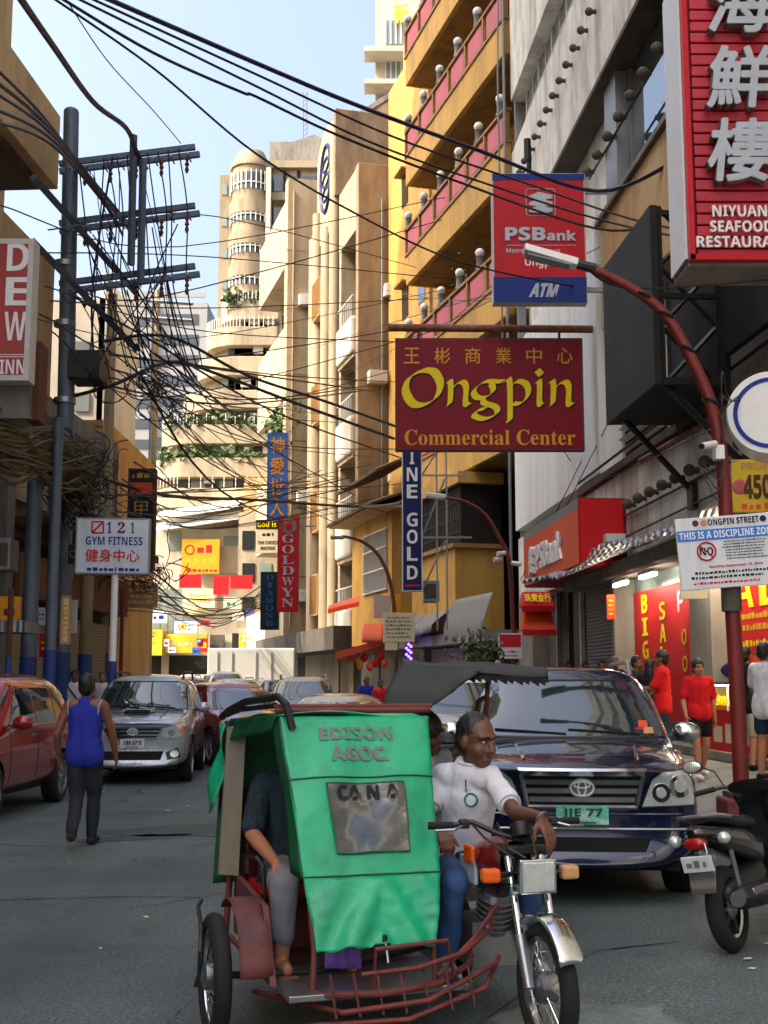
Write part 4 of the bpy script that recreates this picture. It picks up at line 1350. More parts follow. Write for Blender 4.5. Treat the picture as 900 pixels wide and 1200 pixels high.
for i, (y, yb) in enumerate(((192, 172), (262, 241), (333, 312))):
	za = W(75, y, UD).z
	zb2 = W(228, yb, UD).z
	for j, off in enumerate((.1, -.1)):
		a = W(68 + 3 * j, y - 2 + 13 * j, UD)
		b = W(228 + 7 * j, yb - 2 + 13 * j, UD)
		dvec = Vector((b.x - a.x, 0, b.z - a.z))
		ang = math.atan2(dvec.z, dvec.x)
		c = (a + b) / 2
		arm = MB().box(Vector((c.x, UD + off, c.z)), (dvec.length, .10, .135), Matrix.Rotation(-ang, 3, 'Y')).build('cross_arm', 'arm_steel', ut, world=True, bevel=.012)
	for q in range(8):
		p = a.lerp(b, .08 + q * .12)
		MB().cyl((p.x, UD - .22, p.z), (p.x, UD + .22, p.z), .022, .022, 6).build('bolt', 'steel_bare', ut, world=True)
	ins = None
	for q in range(5):
		p = a.lerp(b, .2 + q * .18)
		pt = Vector((p.x, UD - .3, p.z - .1))
		MB().lathe([(.03, 0), (.05, -.08), (.025, -.12), (.055, -.2), (.025, -.24), (.05, -.32), (.02, -.4)], pt, n=8).build('insulator', 'rust', ut, smooth=True, world=True)
for x, y0, y1 in ((160, 168, 318), (171, 196, 340)):
	a, b = W(x + 1, y0, UD), W(x - 2, y1, UD)
	MB().tube([(a.x, UD - .42, a.z), (b.x, UD - .42, b.z)], .085, 4).build('upright', 'arm_steel', ut, world=True)
for y in (200, 272, 342):
	p = W(76, y, UD)
	MB().tube([(p.x - .1, UD - 2.2, p.z + .35), (p.x + 1.2, UD + 2.0, p.z - .75)], .1, 4).build('back_arm', 'arm_steel', ut, world=True)
for y in (310, 380, 470):
	p = W(75, y, UD)
	MB().lathe([(.24, -.06), (.24, .06)], (W(75, y, UD).x + .02, UD, p.z), n=14).build('clamp_band', 'steel_bare', ut, smooth=True, world=True)
px_box('transformer_shelf', 'black_paint', ut, (80, 410, 116, 442), UD - .3, .9)
pole('utility_pole', 'stout concrete pole with blue foot, leftmost behind the red car', 'utility pole', 36, 530, 24.5, .165, .15, 'steel_pole', 770)
pole('lamp_pole', 'slim pale blue pole with blue foot in front of the tall cross arm pole', 'pole', 61, 490, 23.8, .115, .105, 'steel_pole', 762)
pole('utility_pole', 'weathered tan concrete pole with blue foot right of the tan board', 'utility pole', 102, 640, 31, .17, .15, 'pole_concrete', 767)
pole('utility_pole', 'weathered tan pole with blue foot rising above the yellow building', 'utility pole', 121, 345, 36, .19, .14, 'pole_concrete', 765)
pole('sign_pole', 'thin white pole holding up the gym sign', 'pole', 134, 668, 24.5, .075, .07, 'panel_white', 775)
pole('sign_pole', 'thin dark red pole beside the small brown shop board', 'pole', 144, 690, 33, .05, .05, 'red_pole')
pole('sign_pole', 'thin rusty pole at the far left by the yellow panel', 'pole', 13, 690, 21.8, .05, .05, 'rust', 770)
dp = thing('utility_pole', 'distant wooden pole with pale cross bars near the pale building', 'utility pole', W(185, 700, 70))
a = W(185, 340, 70)
MB().cyl((a.x, 70, .1), (a.x, 70, a.z), .2, .15, 8).build('shaft', 'pole_concrete', dp, world=True)
for y in (352, 372):
	a, b = W(120, y - 2, 70), W(227, y + 5, 70)
	MB().tube([(a.x, 69.8, a.z), (b.x, 69.8, b.z)], .12, 4).build('cross_arm', 'frame_grey', dp, world=True)
def street_lamp(label, d, pts, r, cap, m='red_pole', head=None, base=0.2, foot=None):
	p0 = W(*pts[0], d)
	th = thing('street_lamp', label, 'street lamp', (p0.x, d, base))
	P = [Vector((p0.x, d, base - .1))] + [W(x, y, d) for x, y in pts]
	Q = []
	for i in range(len(P) - 1):
		a0, a1, a2, a3 = P[max(i - 1, 0)], P[i], P[i + 1], P[min(i + 2, len(P) - 1)]
		for q in range(6):
			t = q / 6
			Q.append(.5 * ((2 * a1) + (a2 - a0) * t + (2 * a0 - 5 * a1 + 4 * a2 - a3) * t * t + (3 * a1 - a0 - 3 * a2 + a3) * t ** 3))
	Q.append(P[-1])
	n = len(Q)
	rr = [r * (1 - .45 * i / (n - 1)) for i in range(n)]
	MB().tube(Q, rr, 12).build('post', m, th, smooth=True, world=True)
	return th, Q
s1_, Q = street_lamp('tall red street lamp post with curved arm beside the parked scooter', 12.3,
					[(869, 925), (861, 760), (853, 640), (846, 540), (835, 480), (815, 430), (780, 370), (740, 338), (690, 313)], .085, None)
a, b = W(694, 314, 12.3), W(616, 294, 12.3)
dv = (b - a)
ang = math.atan2(dv.z, dv.x)
rot = Matrix.Rotation(-ang + math.pi, 3, 'Y')
mid = a.lerp(b, .56)
hd = MB()
hd.hexa([mid + rot @ Vector(v) for v in ((-.32, -.12, -.03), (-.32, .12, -.03), (.24, .09, -.04), (.24, -.09, -.04), (-.34, -.1, .05), (-.34, .1, .05), (.24, .06, .05), (.24, -.06, .05))])
hd.build('lamp_head', 'white_metal', s1_, bevel=.015, world=True)
MB().box(mid + rot @ Vector((-.06, 0, -.045)), (.46, .17, .03), rot).build('lamp_lens', 'frame_grey', s1_, world=True, bevel=.006)
MB().cyl(a.lerp(b, -.05), a.lerp(b, .22), .055, .05, 10).build('collar', 'black_paint', s1_, world=True)
MB().lathe([(.1, -.14), (.1, .14)], W(857, 700, 12.3), n=14).build('tape_band', 'concrete_dark', s1_, world=True, smooth=True)
p = W(871, 965, 12.3)
MB().box((p.x, 12.3, .3), (.42, .42, .5)).build('plinth', 'trike_red', s1_, world=True, bevel=.03)
MB().box((p.x, 12.3, .57), (.3, .3, .06)).build('base_plate', 'rust', s1_, world=True)
for i, y in enumerate((345, 372, 405, 470)):
	c = min(Q, key=lambda v: abs(v.z - W(800, y, 12.3).z))
	MB().torus(c, .075, .02, axis=(.5, 0, 1), n=12, k=5).build('cable_tie', 'black_paint', s1_, world=True)
cc = thing('security_camera', 'white security camera box strapped to the red lamp post', 'camera', W(840, 535, 12.2))
px_box('housing', 'white_metal', cc, (838, 521, 850, 538), 12.1, .12, .01)
a, b = W(838, 520, 12.1), W(823, 523, 12.0)
MB().cyl(a, b, .035, .035, 12).build('lens_barrel', 'white_metal', cc, smooth=True, world=True)
MB().cyl(b, b + (b - a).normalized() * .02, .028, .028, 12).build('lens', 'black_paint', cc, world=True)
s2_, Q2 = street_lamp('smaller red street lamp in front of the grey tarpaulins', 33.0, [(603, 780), (600, 700), (596, 655), (585, 630), (568, 603), (545, 588), (520, 583)], .075, None, base=.2)
a, b = W(522, 583, 33), W(499, 580, 33)
MB().box(a.lerp(b, .5), ((a - b).length, .3, .13), Matrix.Rotation(R(6), 3, 'Y')).build('lamp_head', 'white_metal', s2_, world=True, bevel=.03)
for i, (x, y) in enumerate(((588, 655), (600, 660), (592, 648))):
	o = thing('security_camera', ('left drum camera', 'right drum camera', 'upper drum camera')[i] + ' clamped on the smaller red lamp post', 'camera', W(x, y, 32.8))
	p = W(x, y, 32.8)
	MB().cyl(p, p + Vector((.22 * (-1 if i != 1 else 1), -.1, -.04)), .065, .065, 10).build('housing', 'white_metal', o, smooth=True, world=True)
	MB().box(p + Vector((0, .1, 0)), (.08, .25, .06)).build('mount', 'frame_grey', o, world=True)
s3_, Q3 = street_lamp('thin brown curved street lamp before the orange awning', 46.0, [(464, 790), (463, 740), (461, 705), (455, 675), (443, 650), (425, 635), (405, 629), (397, 630)], .09, None, base=.2, m='rust')
MB().box(W(395, 630, 46), (.5, .25, .12)).build('lamp_head', 'frame_grey', s3_, world=True, bevel=.03)
ND = 14.9
nt_ = thing('restaurant_sign', 'huge ribbed red restaurant sign with three silver brush characters', 'sign', W(920, 320, ND))
a, b = W(796, -40, ND), W(1010, 305, ND)
w_, h_ = b.x - a.x, a.z - b.z
cN = Vector(((a.x + b.x) / 2, ND + .45, (a.z + b.z) / 2))
MB().box(cN, (w_, .8, h_)).build('cabinet', 'sign_maroon', nt_, world=True)
MB().box(Vector((a.x - .02, ND + .45, cN.z)), (.03, .78, h_ - .08)).build('side_cover', 'white_metal', nt_, world=True)
MB().box(Vector((cN.x, ND + .45, cN.z - h_ / 2 - .03)), (w_, .78, .05)).build('bottom_cover', 'concrete_grey', nt_, world=True)
rb = MB()
nrib = 26
for i in range(nrib):
	z = cN.z - h_ / 2 + h_ * (i + .5) / nrib
	rb.box(Vector((cN.x + .04, ND + .03, z)), (w_ - .14, .07, h_ / nrib - .022))
rb.build('ribbed_face', mat('sign_crimson', srgb(186, 36, 56), .4, var=.06, scale=2, dirt=srgb(140, 24, 40), dirt_amt=.5), nt_, world=True, bevel=.012)
mb = MB()
mb.box(Vector((a.x + .03, ND + .0, cN.z)), (.07, .1, h_))
mb.box(Vector((cN.x, ND + .0, cN.z - h_ / 2 + .03)), (w_, .1, .07))
mb.build('rim_frame', 'sign_red', nt_, world=True)
for ch, y in (('海', 8), ('鮮', 95), ('樓', 180)):
	p = W(860, y, ND - .05)
	for ext, m, nm, lift, off in ((.11, 'concrete_grey', 'character', 0, .028), (.012, 'letter_silver', 'character_face', .118, .022)):
		fit_text(ch, p, (1, 0, 0), (0, 0, 1), 0, 0, .76, .8, m, nt_, nm, off=off, ext=ext, lift=lift, slant=.12)
for tx_, y, x, wd in (('NIYUAN', 248, 866, .68), ('SEAFOOD', 266, 868, .78), ('RESTAURANT', 284, 872, 1.2)):
	p = W(x, y, ND - .05)
	fit_text(bold(tx_), p, (1, 0, 0), (0, 0, 1), 0, 0, wd, .145, 'letter_white', nt_, 'lettering', ext=.035, lift=.0)
MB().tube([W(800, 300, ND + .5), FA.at(19, 9.4, 0)], .05, 6).build('support_arm', 'rust', nt_, world=True)
MB().box(Vector((5.3, ND + .6, 7.6)), (1.6, .12, .12)).build('support_arm', 'rust', nt_, world=True)
MB().box(Vector((5.3, ND + .6, 9.6)), (1.6, .12, .12)).build('support_arm', 'rust', nt_, world=True)
t_, P0, ux, uy, w, h = px_sign('bank_sign', 'red and blue hanging bank sign above the curved lamp head', 'sign', (577, 203, 687, 355), 27.0, .3, 'sign_red', side='frame_white')
MB().box(P0 - uy * h * .4 + Vector((0, -.004, 0)), (w * .985, .008, h * .195)).build('blue_band', 'sign_blue', t_, world=True)
MB().box(P0 + uy * h * .47 + Vector((0, -.004, 0)), (w * .985, .008, h * .05)).build('blue_band', 'sign_blue', t_, world=True)
n3 = MB()
e = .0135
for i in range(22):
	pass
rc = [(.17, .13), (-.17, .13), (-.17, -.13), (.17, -.13)]
pts = []
for (sx, sy) in ((1, 1), (-1, 1), (-1, -1), (1, -1)):
	for q in range(6):
		t = {(1, 1): 0, (-1, 1): math.pi / 2, (-1, -1): math.pi, (1, -1): 1.5 * math.pi}[(sx, sy)] + math.pi / 2 * q / 5
		pts.append(P0 + ux * (w * .02 + sx * w * .13 + .05 * math.cos(t)) + uy * (h * .27 + sy * h * .088 + .05 * math.sin(t)) + Vector((0, -.008, 0)))
n3.tube(pts, .014, 4, closed=True)
n3.build('emblem_frame', 'letter_silver', t_, world=True)
for i in range(3):
	cy = h * (.325 - i * .052)
	q = MB()
	c0 = P0 + ux * w * .02 + uy * cy
	q.poly([c0 + ux * (-w * .125) + uy * (-.02), c0 + ux * (-w * .02) + uy * .075, c0 + ux * w * .125 + uy * .0, c0 + ux * w * .125 + uy * (-.075), c0 + ux * w * .03 + uy * (-.09 - .03), c0 + ux * (-w * .125) + uy * (-.085)], Vector((0, -.035 - .004 * i, 0)))
	q.build('emblem_bar', 'letter_silver', t_, world=True)
fit_text(bold('PSB'), P0, ux, uy, -w * .15, h * .025, w * .43, h * .105, 'letter_silver', t_, 'lettering', off=.02, ext=.03)
fit_text(bold('ank'), P0, ux, uy, w * .235, h * .012, w * .31, h * .08, 'letter_silver', t_, 'lettering', off=.018, ext=.03)
MB().box(P0 - uy * h * .06 + Vector((0, -.005, 0)) + ux * w * .02, (w * .74, .008, .012)).build('line', 'letter_silver', t_, world=True)
fit_text(bold('Metrobank Group'), P0, ux, uy, -w * .07, -h * .105, w * .57, h * .045, 'letter_silver', t_, 'lettering')
fit_text(bold('Ongpin'), P0, ux, uy, w * .02, -h * .195, w * .36, h * .085, 'letter_white', t_, 'lettering')
fit_text(ital('ATM'), P0, ux, uy, w * .03, -h * .405, w * .31, h * .105, 'letter_silver', t_, 'lettering', off=.025, ext=.02, lift=.008, slant=.15)
for y in (225, 340):
	MB().box((W(700, y, 27.15)), (1.0, .1, .1)).build('bracket', 'frame_grey', t_, world=True)
p = W(620, 203, 27.1)
MB().cyl(p, p + Vector((0, 0, .3)), .06, .06, 8).build('lamp_stem', 'black_paint', t_, world=True)
MB().cyl(p + Vector((-.02, 0, .3)), p + Vector((-.03, 0, .82)), .09, .08, 10).build('flood_lamp', 'black_paint', t_, world=True)
t_, P0, ux, uy, w, h = px_sign('centre_sign', 'wide maroon signboard with yellow calligraphic lettering hung from a rusty pipe', 'sign', (463, 396, 684, 528), 28.0, .22, 'sign_maroon', side='concrete_dark')
for i, ch in enumerate('王彬商業中心'):
	fit_text(ch, P0, ux, uy, w * (-.412 + i * .163), h * .34, w * .083, h * .14, 'letter_gold', t_, 'character', off=.004)
def cr(pts, n=8):
	P = [Vector((x, y)) for x, y in pts]
	out = []
	for i in range(len(P) - 1):
		a0, a1, a2, a3 = P[max(i - 1, 0)], P[i], P[i + 1], P[min(i + 2, len(P) - 1)]
		for q in range(n):
			t = q / n
			out.append(.5 * ((2 * a1) + (a2 - a0) * t + (2 * a0 - 5 * a1 + 4 * a2 - a3) * t * t + (3 * a1 - a0 - 3 * a2 + a3) * t ** 3))
	out.append(P[-1])
	return out
def nib(strokes, P0, ux, uy, sc, ox, oy, wid, ang, m, parent, name, lift):
	mb = MB()
	d = Vector((math.cos(ang), math.sin(ang))) * wid / 2
	nn = ux.cross(uy)
	k = 0
	for st in strokes:
		pts = cr(st) if len(st) > 2 else [Vector(st[0]), Vector(st[1])]
		z = lift + .0012 * k
		k += 1
		base = len(mb.v)
		vs, fs = [], []
		for i, p in enumerate(pts):
			for s_ in (-1, 1):
				q = p + d * s_
				vs.append(P0 + ux * (ox + q.x * sc) + uy * (oy + q.y * sc) + nn * (z + .00004 * i))
		for i in range(len(pts) - 1):
			fs.append((2 * i, 2 * i + 1, 2 * i + 3, 2 * i + 2))
		mb.add(vs, fs)
	return mb.build(name, m, parent, world=True, solid=0, fix=False)
LET = {
	'O': ([[(.5, 1.0), (.12, .8), (.0, .42), (.2, .05), (.5, 0), (.85, .2), (.98, .6), (.8, .95), (.5, 1.0)]], 1.12),
	'n': ([[(.0, .62), (.14, .66), (.13, .1), (.06, -.02)], [(.14, .42), (.3, .6), (.48, .66), (.58, .5), (.56, .06), (.66, .0)]], .78),
	'g': ([[(.62, .68), (.3, .66), (.02, .42), (.1, .22), (.34, .22), (.56, .4), (.5, .62)], [(.5, .66), (.84, .68)], [(.28, .2), (.3, .06), (.62, -.06), (.64, -.26), (.3, -.4), (.02, -.3), (.1, -.16), (.34, -.1)]], .88),
	'p': ([[(.0, .66), (.14, .68), (.14, -.36), (.1, -.42)], [(.14, .5), (.34, .68), (.6, .6), (.66, .32), (.48, .06), (.22, .04)]], .84),
	'i': ([[(.0, .62), (.14, .66), (.13, .08), (.2, .0)], [(.08, 1.0), (.2, .86)]], .38),
}
LET['n2'] = LET['n']
x = 0
order = ['O', 'n', 'g', 'p', 'i', 'n']
tot = sum(LET[c][1] for c in order) - .1
sc = w * .885 / tot
for pas, (m, dx, dy, lift, nm) in enumerate((('letter_shadow', .035, -.035, .004, 'letter_shadow'), ('letter_yellow', 0, 0, .016, 'letter'))):
	x = 0
	for c in order:
		nib(LET[c][0], P0, ux, uy, sc, -w * .445 + x * sc + dx, -h * .1 + dy, .26 if c == 'O' else .2, R(38), m, t_, nm, lift)
		x += LET[c][1]
fit_text(serif('Commercial Center'), P0, ux, uy, 0, -h * .385, w * .9, h * .135, 'letter_gold', t_, 'lettering')
pa, pb = W(455, 384, 28.0), W(712, 386, 28.0)
MB().cyl(pa, pb + Vector((.1, 0, 0)), .09, .09, 10).build('support_pipe', 'rust_pipe', t_, world=True, smooth=True)
for x in (490, 570, 655):
	p = W(x, 384, 28.0)
	MB().box(p - Vector((0, 0, .15)), (.05, .06, .3)).build('hanger', 'rust', t_, world=True)
bt = thing('billboard', 'black billboard box on slanting struts jutting over the pavement', 'billboard', FA.at(23, 7.2, .9))
ob = 1.35
s0a, z_ = FA.sz(708, 400, ob)
s1a, z2_ = FA.sz(766, 400, ob)
zt, zb_ = FA.sz(708, 312, ob)[1], FA.sz(712, 497, ob)[1]
FA.part('screen_panel', 'billboard_black', bt, s1a, s0a, zb_, zt, ob - .12, ob, .01)
FA.part('bottom_panel', 'black_matte', bt, s1a, s0a, zb_ + .01, zb_ + .1, .15, ob - .13)
FA.part('back_panel', 'black_matte', bt, s1a + .1, s0a - .02, zb_ + .1, zt - .05, .1, .2)
tr = MB()
for o in (.25, ob - .2):
	for a in (s1a + .05, s0a - .1):
		FA.box(tr, a, a + .08, zb_, zt, o, o + .08)
for z in (zb_ + .1, (zb_ + zt) / 2, zt - .1):
	FA.box(tr, s1a + .052, s1a + .13, z - .04, z + .04, .3, ob - .2)
for i in range(3):
	z0 = zb_ + (zt - zb_) * i / 3
	z1 = zb_ + (zt - zb_) * (i + 1) / 3
	tr.tube([FA.at(s1a + .09, z0, .3), FA.at(s1a + .09, z1, ob - .15)], .04, 4)
	tr.tube([FA.at(s1a + .09, z1, .3), FA.at(s1a + .09, z0, ob - .15)], .04, 4)
tr.build('truss_lattice', 'black_paint', bt, world=True)
FA.part('back_frame', 'billboard_black', bt, s1a - 1.9, s1a + .04, zb_ + .5, zt + .2, .1, .22)
for a in (s1a + .2, s0a - .3):
	MB().tube([FA.at(a, zb_ + .1, ob - .2), FA.at(a - .3, zb_ - 1.35, -.05)], .06, 6).build('strut', 'black_paint', bt, world=True)
FA.part('strut_foot', 'black_paint', bt, s1a - .3, s1a, zb_ - 1.6, zb_ - 1.15, -.05, .08)
FA.part('strut_foot', 'black_paint', bt, s0a - .8, s0a - .5, zb_ - 1.6, zb_ - 1.15, -.05, .08)
FA.part('truss_mast', 'black_paint', bt, s1a - 3.0, s1a - 2.8, 4.7, 9.8, .1, .3)
ft = thing('bank_fascia', 'orange red bank box sign slanting over the pavement entrance', 'sign', FA.at(33, 4.5, .8))
ob = 1.0
sL, _z = FA.sz(614, 655, ob)
sR, _z = FA.sz(678, 620, ob)
z1, z0 = FA.sz(614, 625, ob)[1], FA.sz(614, 689, ob)[1]
FA.part('cabinet', 'sign_maroon', ft, sR, sL, z0, z1, -.02, ob - .01)
FA.part('face_panel', 'sign_orange', ft, sR + .03, sL - .03, z0 + .03, z1 - .22, ob - .008, ob + .01)
FA.part('top_band', 'frame_grey', ft, sR + .03, sL - .03, z1 - .215, z1 - .01, ob - .008, ob + .008)
FA.part('end_panel', 'banner_red', ft, sR - .012, sR + .012, z0 + .02, z1 - .02, .05, ob - .03)
Pf = FA.at((sR + sL) / 2, (z0 + z1) / 2 - .1, ob + .012)
fit_text(bold('PSBank'), Pf, -FA.D, (0, 0, 1), .15, 0, (sL - sR) * .46, (z1 - z0) * .46, 'letter_white', ft, 'lettering', off=.02, ext=.05, lift=.002)
for i in range(3):
	c0 = Pf - FA.D * (-(sL - sR) * .26) + Vector((0, 0, .2 - i * .22))
	MB().poly([c0 + FA.D * .22 + Vector((0, 0, -.05)), c0 + Vector((0, 0, .1)), c0 - FA.D * .22 + Vector((0, 0, .02)), c0 - FA.D * .22 + Vector((0, 0, -.14)), c0 + Vector((0, 0, -.08)), c0 + FA.D * .22 + Vector((0, 0, -.2))], FA.N * .12).build('emblem_bar', 'letter_white', ft, world=True)
FA.part('spot_lamp', 'white_metal', ft, sR - .35, sR - .1, z0 + .45, z0 + .62, .1, .5)
RD = 13.2
c = W(914, 483, RD)
rt = thing('round_sign', 'round white drum sign with a purple ring', 'sign', (c.x, RD, c.z - .5))
rad = (W(914, 434, RD) - c).length
MB().lathe([(rad * .97, -.3), (rad, -.28), (rad, .27), (rad * .96, .3)], c + Vector((0, .3, 0)), axis=Vector((-.35, -1, 0)), n=48).build('drum', 'white_metal', rt, smooth=30, world=True)
axr = Vector((-.35, -1, 0)).normalized()
uxr = Vector((0, 0, 1)).cross(-axr).normalized() * -1
fc = c + Vector((0, .3, 0)) + axr * .302
ring = MB()
vs = []
uu = axr.cross(Vector((0, 0, 1))).normalized()
for i in range(48):
	t = 2 * math.pi * i / 48
	for rr_ in (rad * .84, rad * .74):
		vs.append(fc + (uu * math.cos(t) + Vector((0, 0, 1)) * math.sin(t)) * rr_)
ring.add(vs, [(2 * i, 2 * i + 1, (2 * i + 3) % 96, (2 * i + 2) % 96) for i in range(48)])
ring.build('purple_ring', 'letter_blue', rt, solid=.006, world=True)
MB().box(c + Vector((.9, .5, 0)), (1.6, .12, .12)).build('bracket', 'frame_grey', rt, world=True)
t_, P0, ux, uy, w, h = px_sign('price_banner', 'yellow price banner below the round white sign', 'banner', (859, 538, 934, 600), 15.5, .04, 'sign_yellow', rz=-.1)
fit_text(bold('450'), P0, ux, uy, -w * .12, -h * .02, w * .42, h * .46, 'rust', t_, 'digits', off=.02)
fit_text(bold('PROMO'), P0, ux, uy, -w * .1, h * .38, w * .5, h * .12, 'sign_tan', t_, 'lettering')
scribble(P0, ux, uy, -w * .05, -h * .38, w * .75, h * .14, 1, 'sign_orange', t_, seed=3, fill=.9)
MB().sphere(P0 - ux * w * .38 + uy * (-h * .02), (.1, .012, .1)).build('spot_mark', 'pink_panel', t_, world=True)
p = W(862, 540, 15.5)
MB().cyl(p + Vector((-.05, .05, 0)), p + Vector((1.2, .05, .05)), .02, .02, 6).build('hanging_rod', 'frame_grey', t_, world=True)
t_, P0, ux, uy, w, h = px_sign('price_banner', 'small tan hanging board above the sale window', 'banner', (797, 668, 828, 702), 17.5, .04, 'sign_cream', rz=-.1)
scribble(P0, ux, uy, 0, 0, w * .8, h * .5, 2, 'letter_gold', t_, seed=8)
t_, P0, ux, uy, w, h = px_sign('price_banner', 'small orange tag hanging left of the tall sale banner', 'banner', (711, 697, 721, 726), 26.0, .03, 'banner_orange')
scribble(P0, ux, uy, 0, 0, w * .6, h * .7, 4, 'letter_yellow', t_, seed=8)
t_, P0, ux, uy, w, h = sign_box('street_notice', 'white street discipline notice tied to the red lamp post', 'sign', (795, 604, 914, 688), 12.15, .02, 'white_sign', None, -.06, None, R(4))
nn = ux.cross(uy)
MB().box(P0 + uy * h * .25 + nn * .004, (w * .985, .004, h * .15), Matrix((ux, nn * -1, uy)).transposed()).build('blue_band', mat('band_blue', srgb(38, 120, 214), .4, var=.04), t_, world=True)
fit_text(bold('ONGPIN STREET'), P0, ux, uy, w * .07, h * .42, w * .5, h * .09, 'letter_black', t_, 'lettering')
fit_text(bold('THIS IS A DISCIPLINE ZONE'), P0, ux, uy, 0, h * .25, w * .94, h * .1, 'letter_white', t_, 'lettering', lift=.008)
for i, (dx, m) in enumerate(((-.3, 'rust'), (-.22, 'sign_tan'), (.36, 'sign_navy'))):
	MB().lathe([(.032, 0), (.032, .006)], P0 + ux * w * dx + uy * h * .42, axis=nn, n=14).build('seal', m, t_, world=True)
MB().torus(P0 - ux * w * .22 + uy * (h * .02) + nn * .006, h * .125, .009, axis=nn, n=28, k=5).build('no_ring', 'letter_red', t_, world=True)
fit_text(bold('NO'), P0, ux, uy, -w * .22, h * .02, w * .13, h * .11, 'letter_black', t_, 'lettering')
a0 = P0 - ux * w * .22 + uy * (h * .02) + nn * .008
MB().tube([a0 + (ux - uy) * h * .085, a0 - (ux - uy) * h * .085], .006, 4).build('no_slash', 'letter_red', t_, world=True)
scribble(P0, ux, uy, w * .16, h * .02, w * .46, h * .28, 7, 'letter_black', t_, seed=12, fill=.55)
fit_text(bold('Starting September 16, 2019'), P0, ux, uy, w * .05, -h * .2, w * .52, h * .045, 'letter_red', t_, 'lettering')
scribble(P0, ux, uy, 0, -h * .31, w * .86, h * .13, 2, 'letter_black', t_, seed=14, fill=.6)
scribble(P0, ux, uy, 0, -h * .42, w * .76, h * .05, 1, 'letter_red', t_, seed=15, fill=.7)
t_ = thing('sale_banner', 'red banner reading big sale in yellow stacked letters', 'banner', FA.at(24.7, .9, -.38))
FA.part('sheet', 'banner_red', t_, 22.75, 26.72, .9, 3.55, -.395, -.37)
Pb = FA.at(24.7, 2.2, -.365)
for i, ch in enumerate('BIG R'):
	if ch != ' ':
		fit_text(bold(ch), Pb, -FA.D, (0, 0, 1), -1.15, 1.08 - i * .48, .42, .38, 'letter_yellow', t_, 'letter', ext=.01)
for i, ch in enumerate('SALE'):
	fit_text(bold(ch), Pb, -FA.D, (0, 0, 1), .1, .86 - i * .44, .4, .36, 'letter_yellow', t_, 'letter', ext=.01)
fit_text(bold('P'), Pb, -FA.D, (0, 0, 1), 1.3, .98, .4, .4, 'letter_silver', t_, 'letter')
for z in (.3, -.2):
	fit_text(bold('O'), Pb, -FA.D, (0, 0, 1), 1.45, z, .3, .3, 'letter_gold', t_, 'letter')
t_ = thing('sale_banner', 'wide red sale banner with yellow letters behind the lamp post', 'banner', FA.at(18.2, 1.4, -.38))
FA.part('sheet', 'banner_red', t_, 15.2, 21.45, 2.1, 3.7, -.395, -.37)
FA.part('sheet', 'banner_orange', t_, 15.2, 21.42, 1.35, 2.08, -.396, -.372)
Pb = FA.at(18.4, 3.2, -.365)
for ch, x in (('S', -2.65), ('A', -1.65), ('L', -.55), ('E', .55)):
	fit_text(bold(ch), Pb, -FA.D, (0, 0, 1), x, -.05, .85, .62, 'letter_yellow', t_, 'letter', ext=.01)
scribble(Pb, -FA.D, (0, 0, 1), -.4, -.58, 4.6, .36, 2, 'letter_gold', t_, seed=33, fill=.6)
scribble(Pb, -FA.D, (0, 0, 1), -.4, -.92, 4.6, .14, 1, 'letter_yellow', t_, seed=34, fill=.8)
fit_text(bold('WEDDING'), Pb, -FA.D, (0, 0, 1), -1.0, -1.65, 1.5, .16, 'letter_yellow', t_, 'lettering')
MB().sphere(Pb + Vector((0, 0, -1.35)) + FA.D * 1.9, (.35, .02, .16)).build('card_mark', 'sign_navy', t_, world=True)
MB().sphere(Pb + Vector((0, 0, -1.35)) + FA.D * 1.5, (.2, .03, .12)).build('card_mark', 'sign_red', t_, world=True)
for i, (a0, a1) in enumerate(((17.9, 20.7), (14.6, 17.6))):
	o = thing('display_counter', ('glass jewellery counter with red skirt by the shop step', 'second jewellery counter nearer the lamp post')[i], 'counter', FA.at((a0 + a1) / 2, .6, 0))
	FA.part('base', 'banner_red' if i == 0 else 'sign_maroon', o, a0, a1, .6, 1.22, -.3, .25)
	scribble(FA.at((a0 + a1) / 2, .92, .252), -FA.D, (0, 0, 1), 0, 0, (a1 - a0) * .8, .42, 1, 'sign_cream', o, seed=40 + i, fill=.9)
	MB().box(FA.at(a0 - .01, .92, 0), (.02, .5, .58), FA.rot).build('end_skirt', 'banner_orange', o, world=True)
	FA.part('display_bed', 'letter_gold', o, a0 + .05, a1 - .05, 1.23, 1.3, -.28, .23)
	FA.part('glass_case', 'window_pale', o, a0, a1, 1.62, 1.66, -.3, .25)
	jw = MB()
	for q in range(70):
		p = FA.at(rnd.uniform(a0 + .1, a1 - .1), 1.32, rnd.uniform(-.25, .2))
		jw.sphere(p, (.03, .03, rnd.uniform(.03, .16)), 6, 4)
	jw.build('jewellery', 'letter_yellow', o, world=True)
	fr = MB()
	for a in (a0, (a0 + a1) / 2, a1):
		for oo in (-.29, .24):
			FA.box(fr, a - .015, a + .015, 1.22, 1.63, oo - .015, oo + .015)
	fr.build('case_lattice', 'white_metal', o, world=True)
	lt = FA.part('strip_lamp', mat('shop_lamp%s' % ('' if i == 0 else '_b'), srgb(255, 232, 176), .5, var=0, emit=14.0), o, a0 + .2, a1 - .2, 1.6, 1.615, .17, .2)
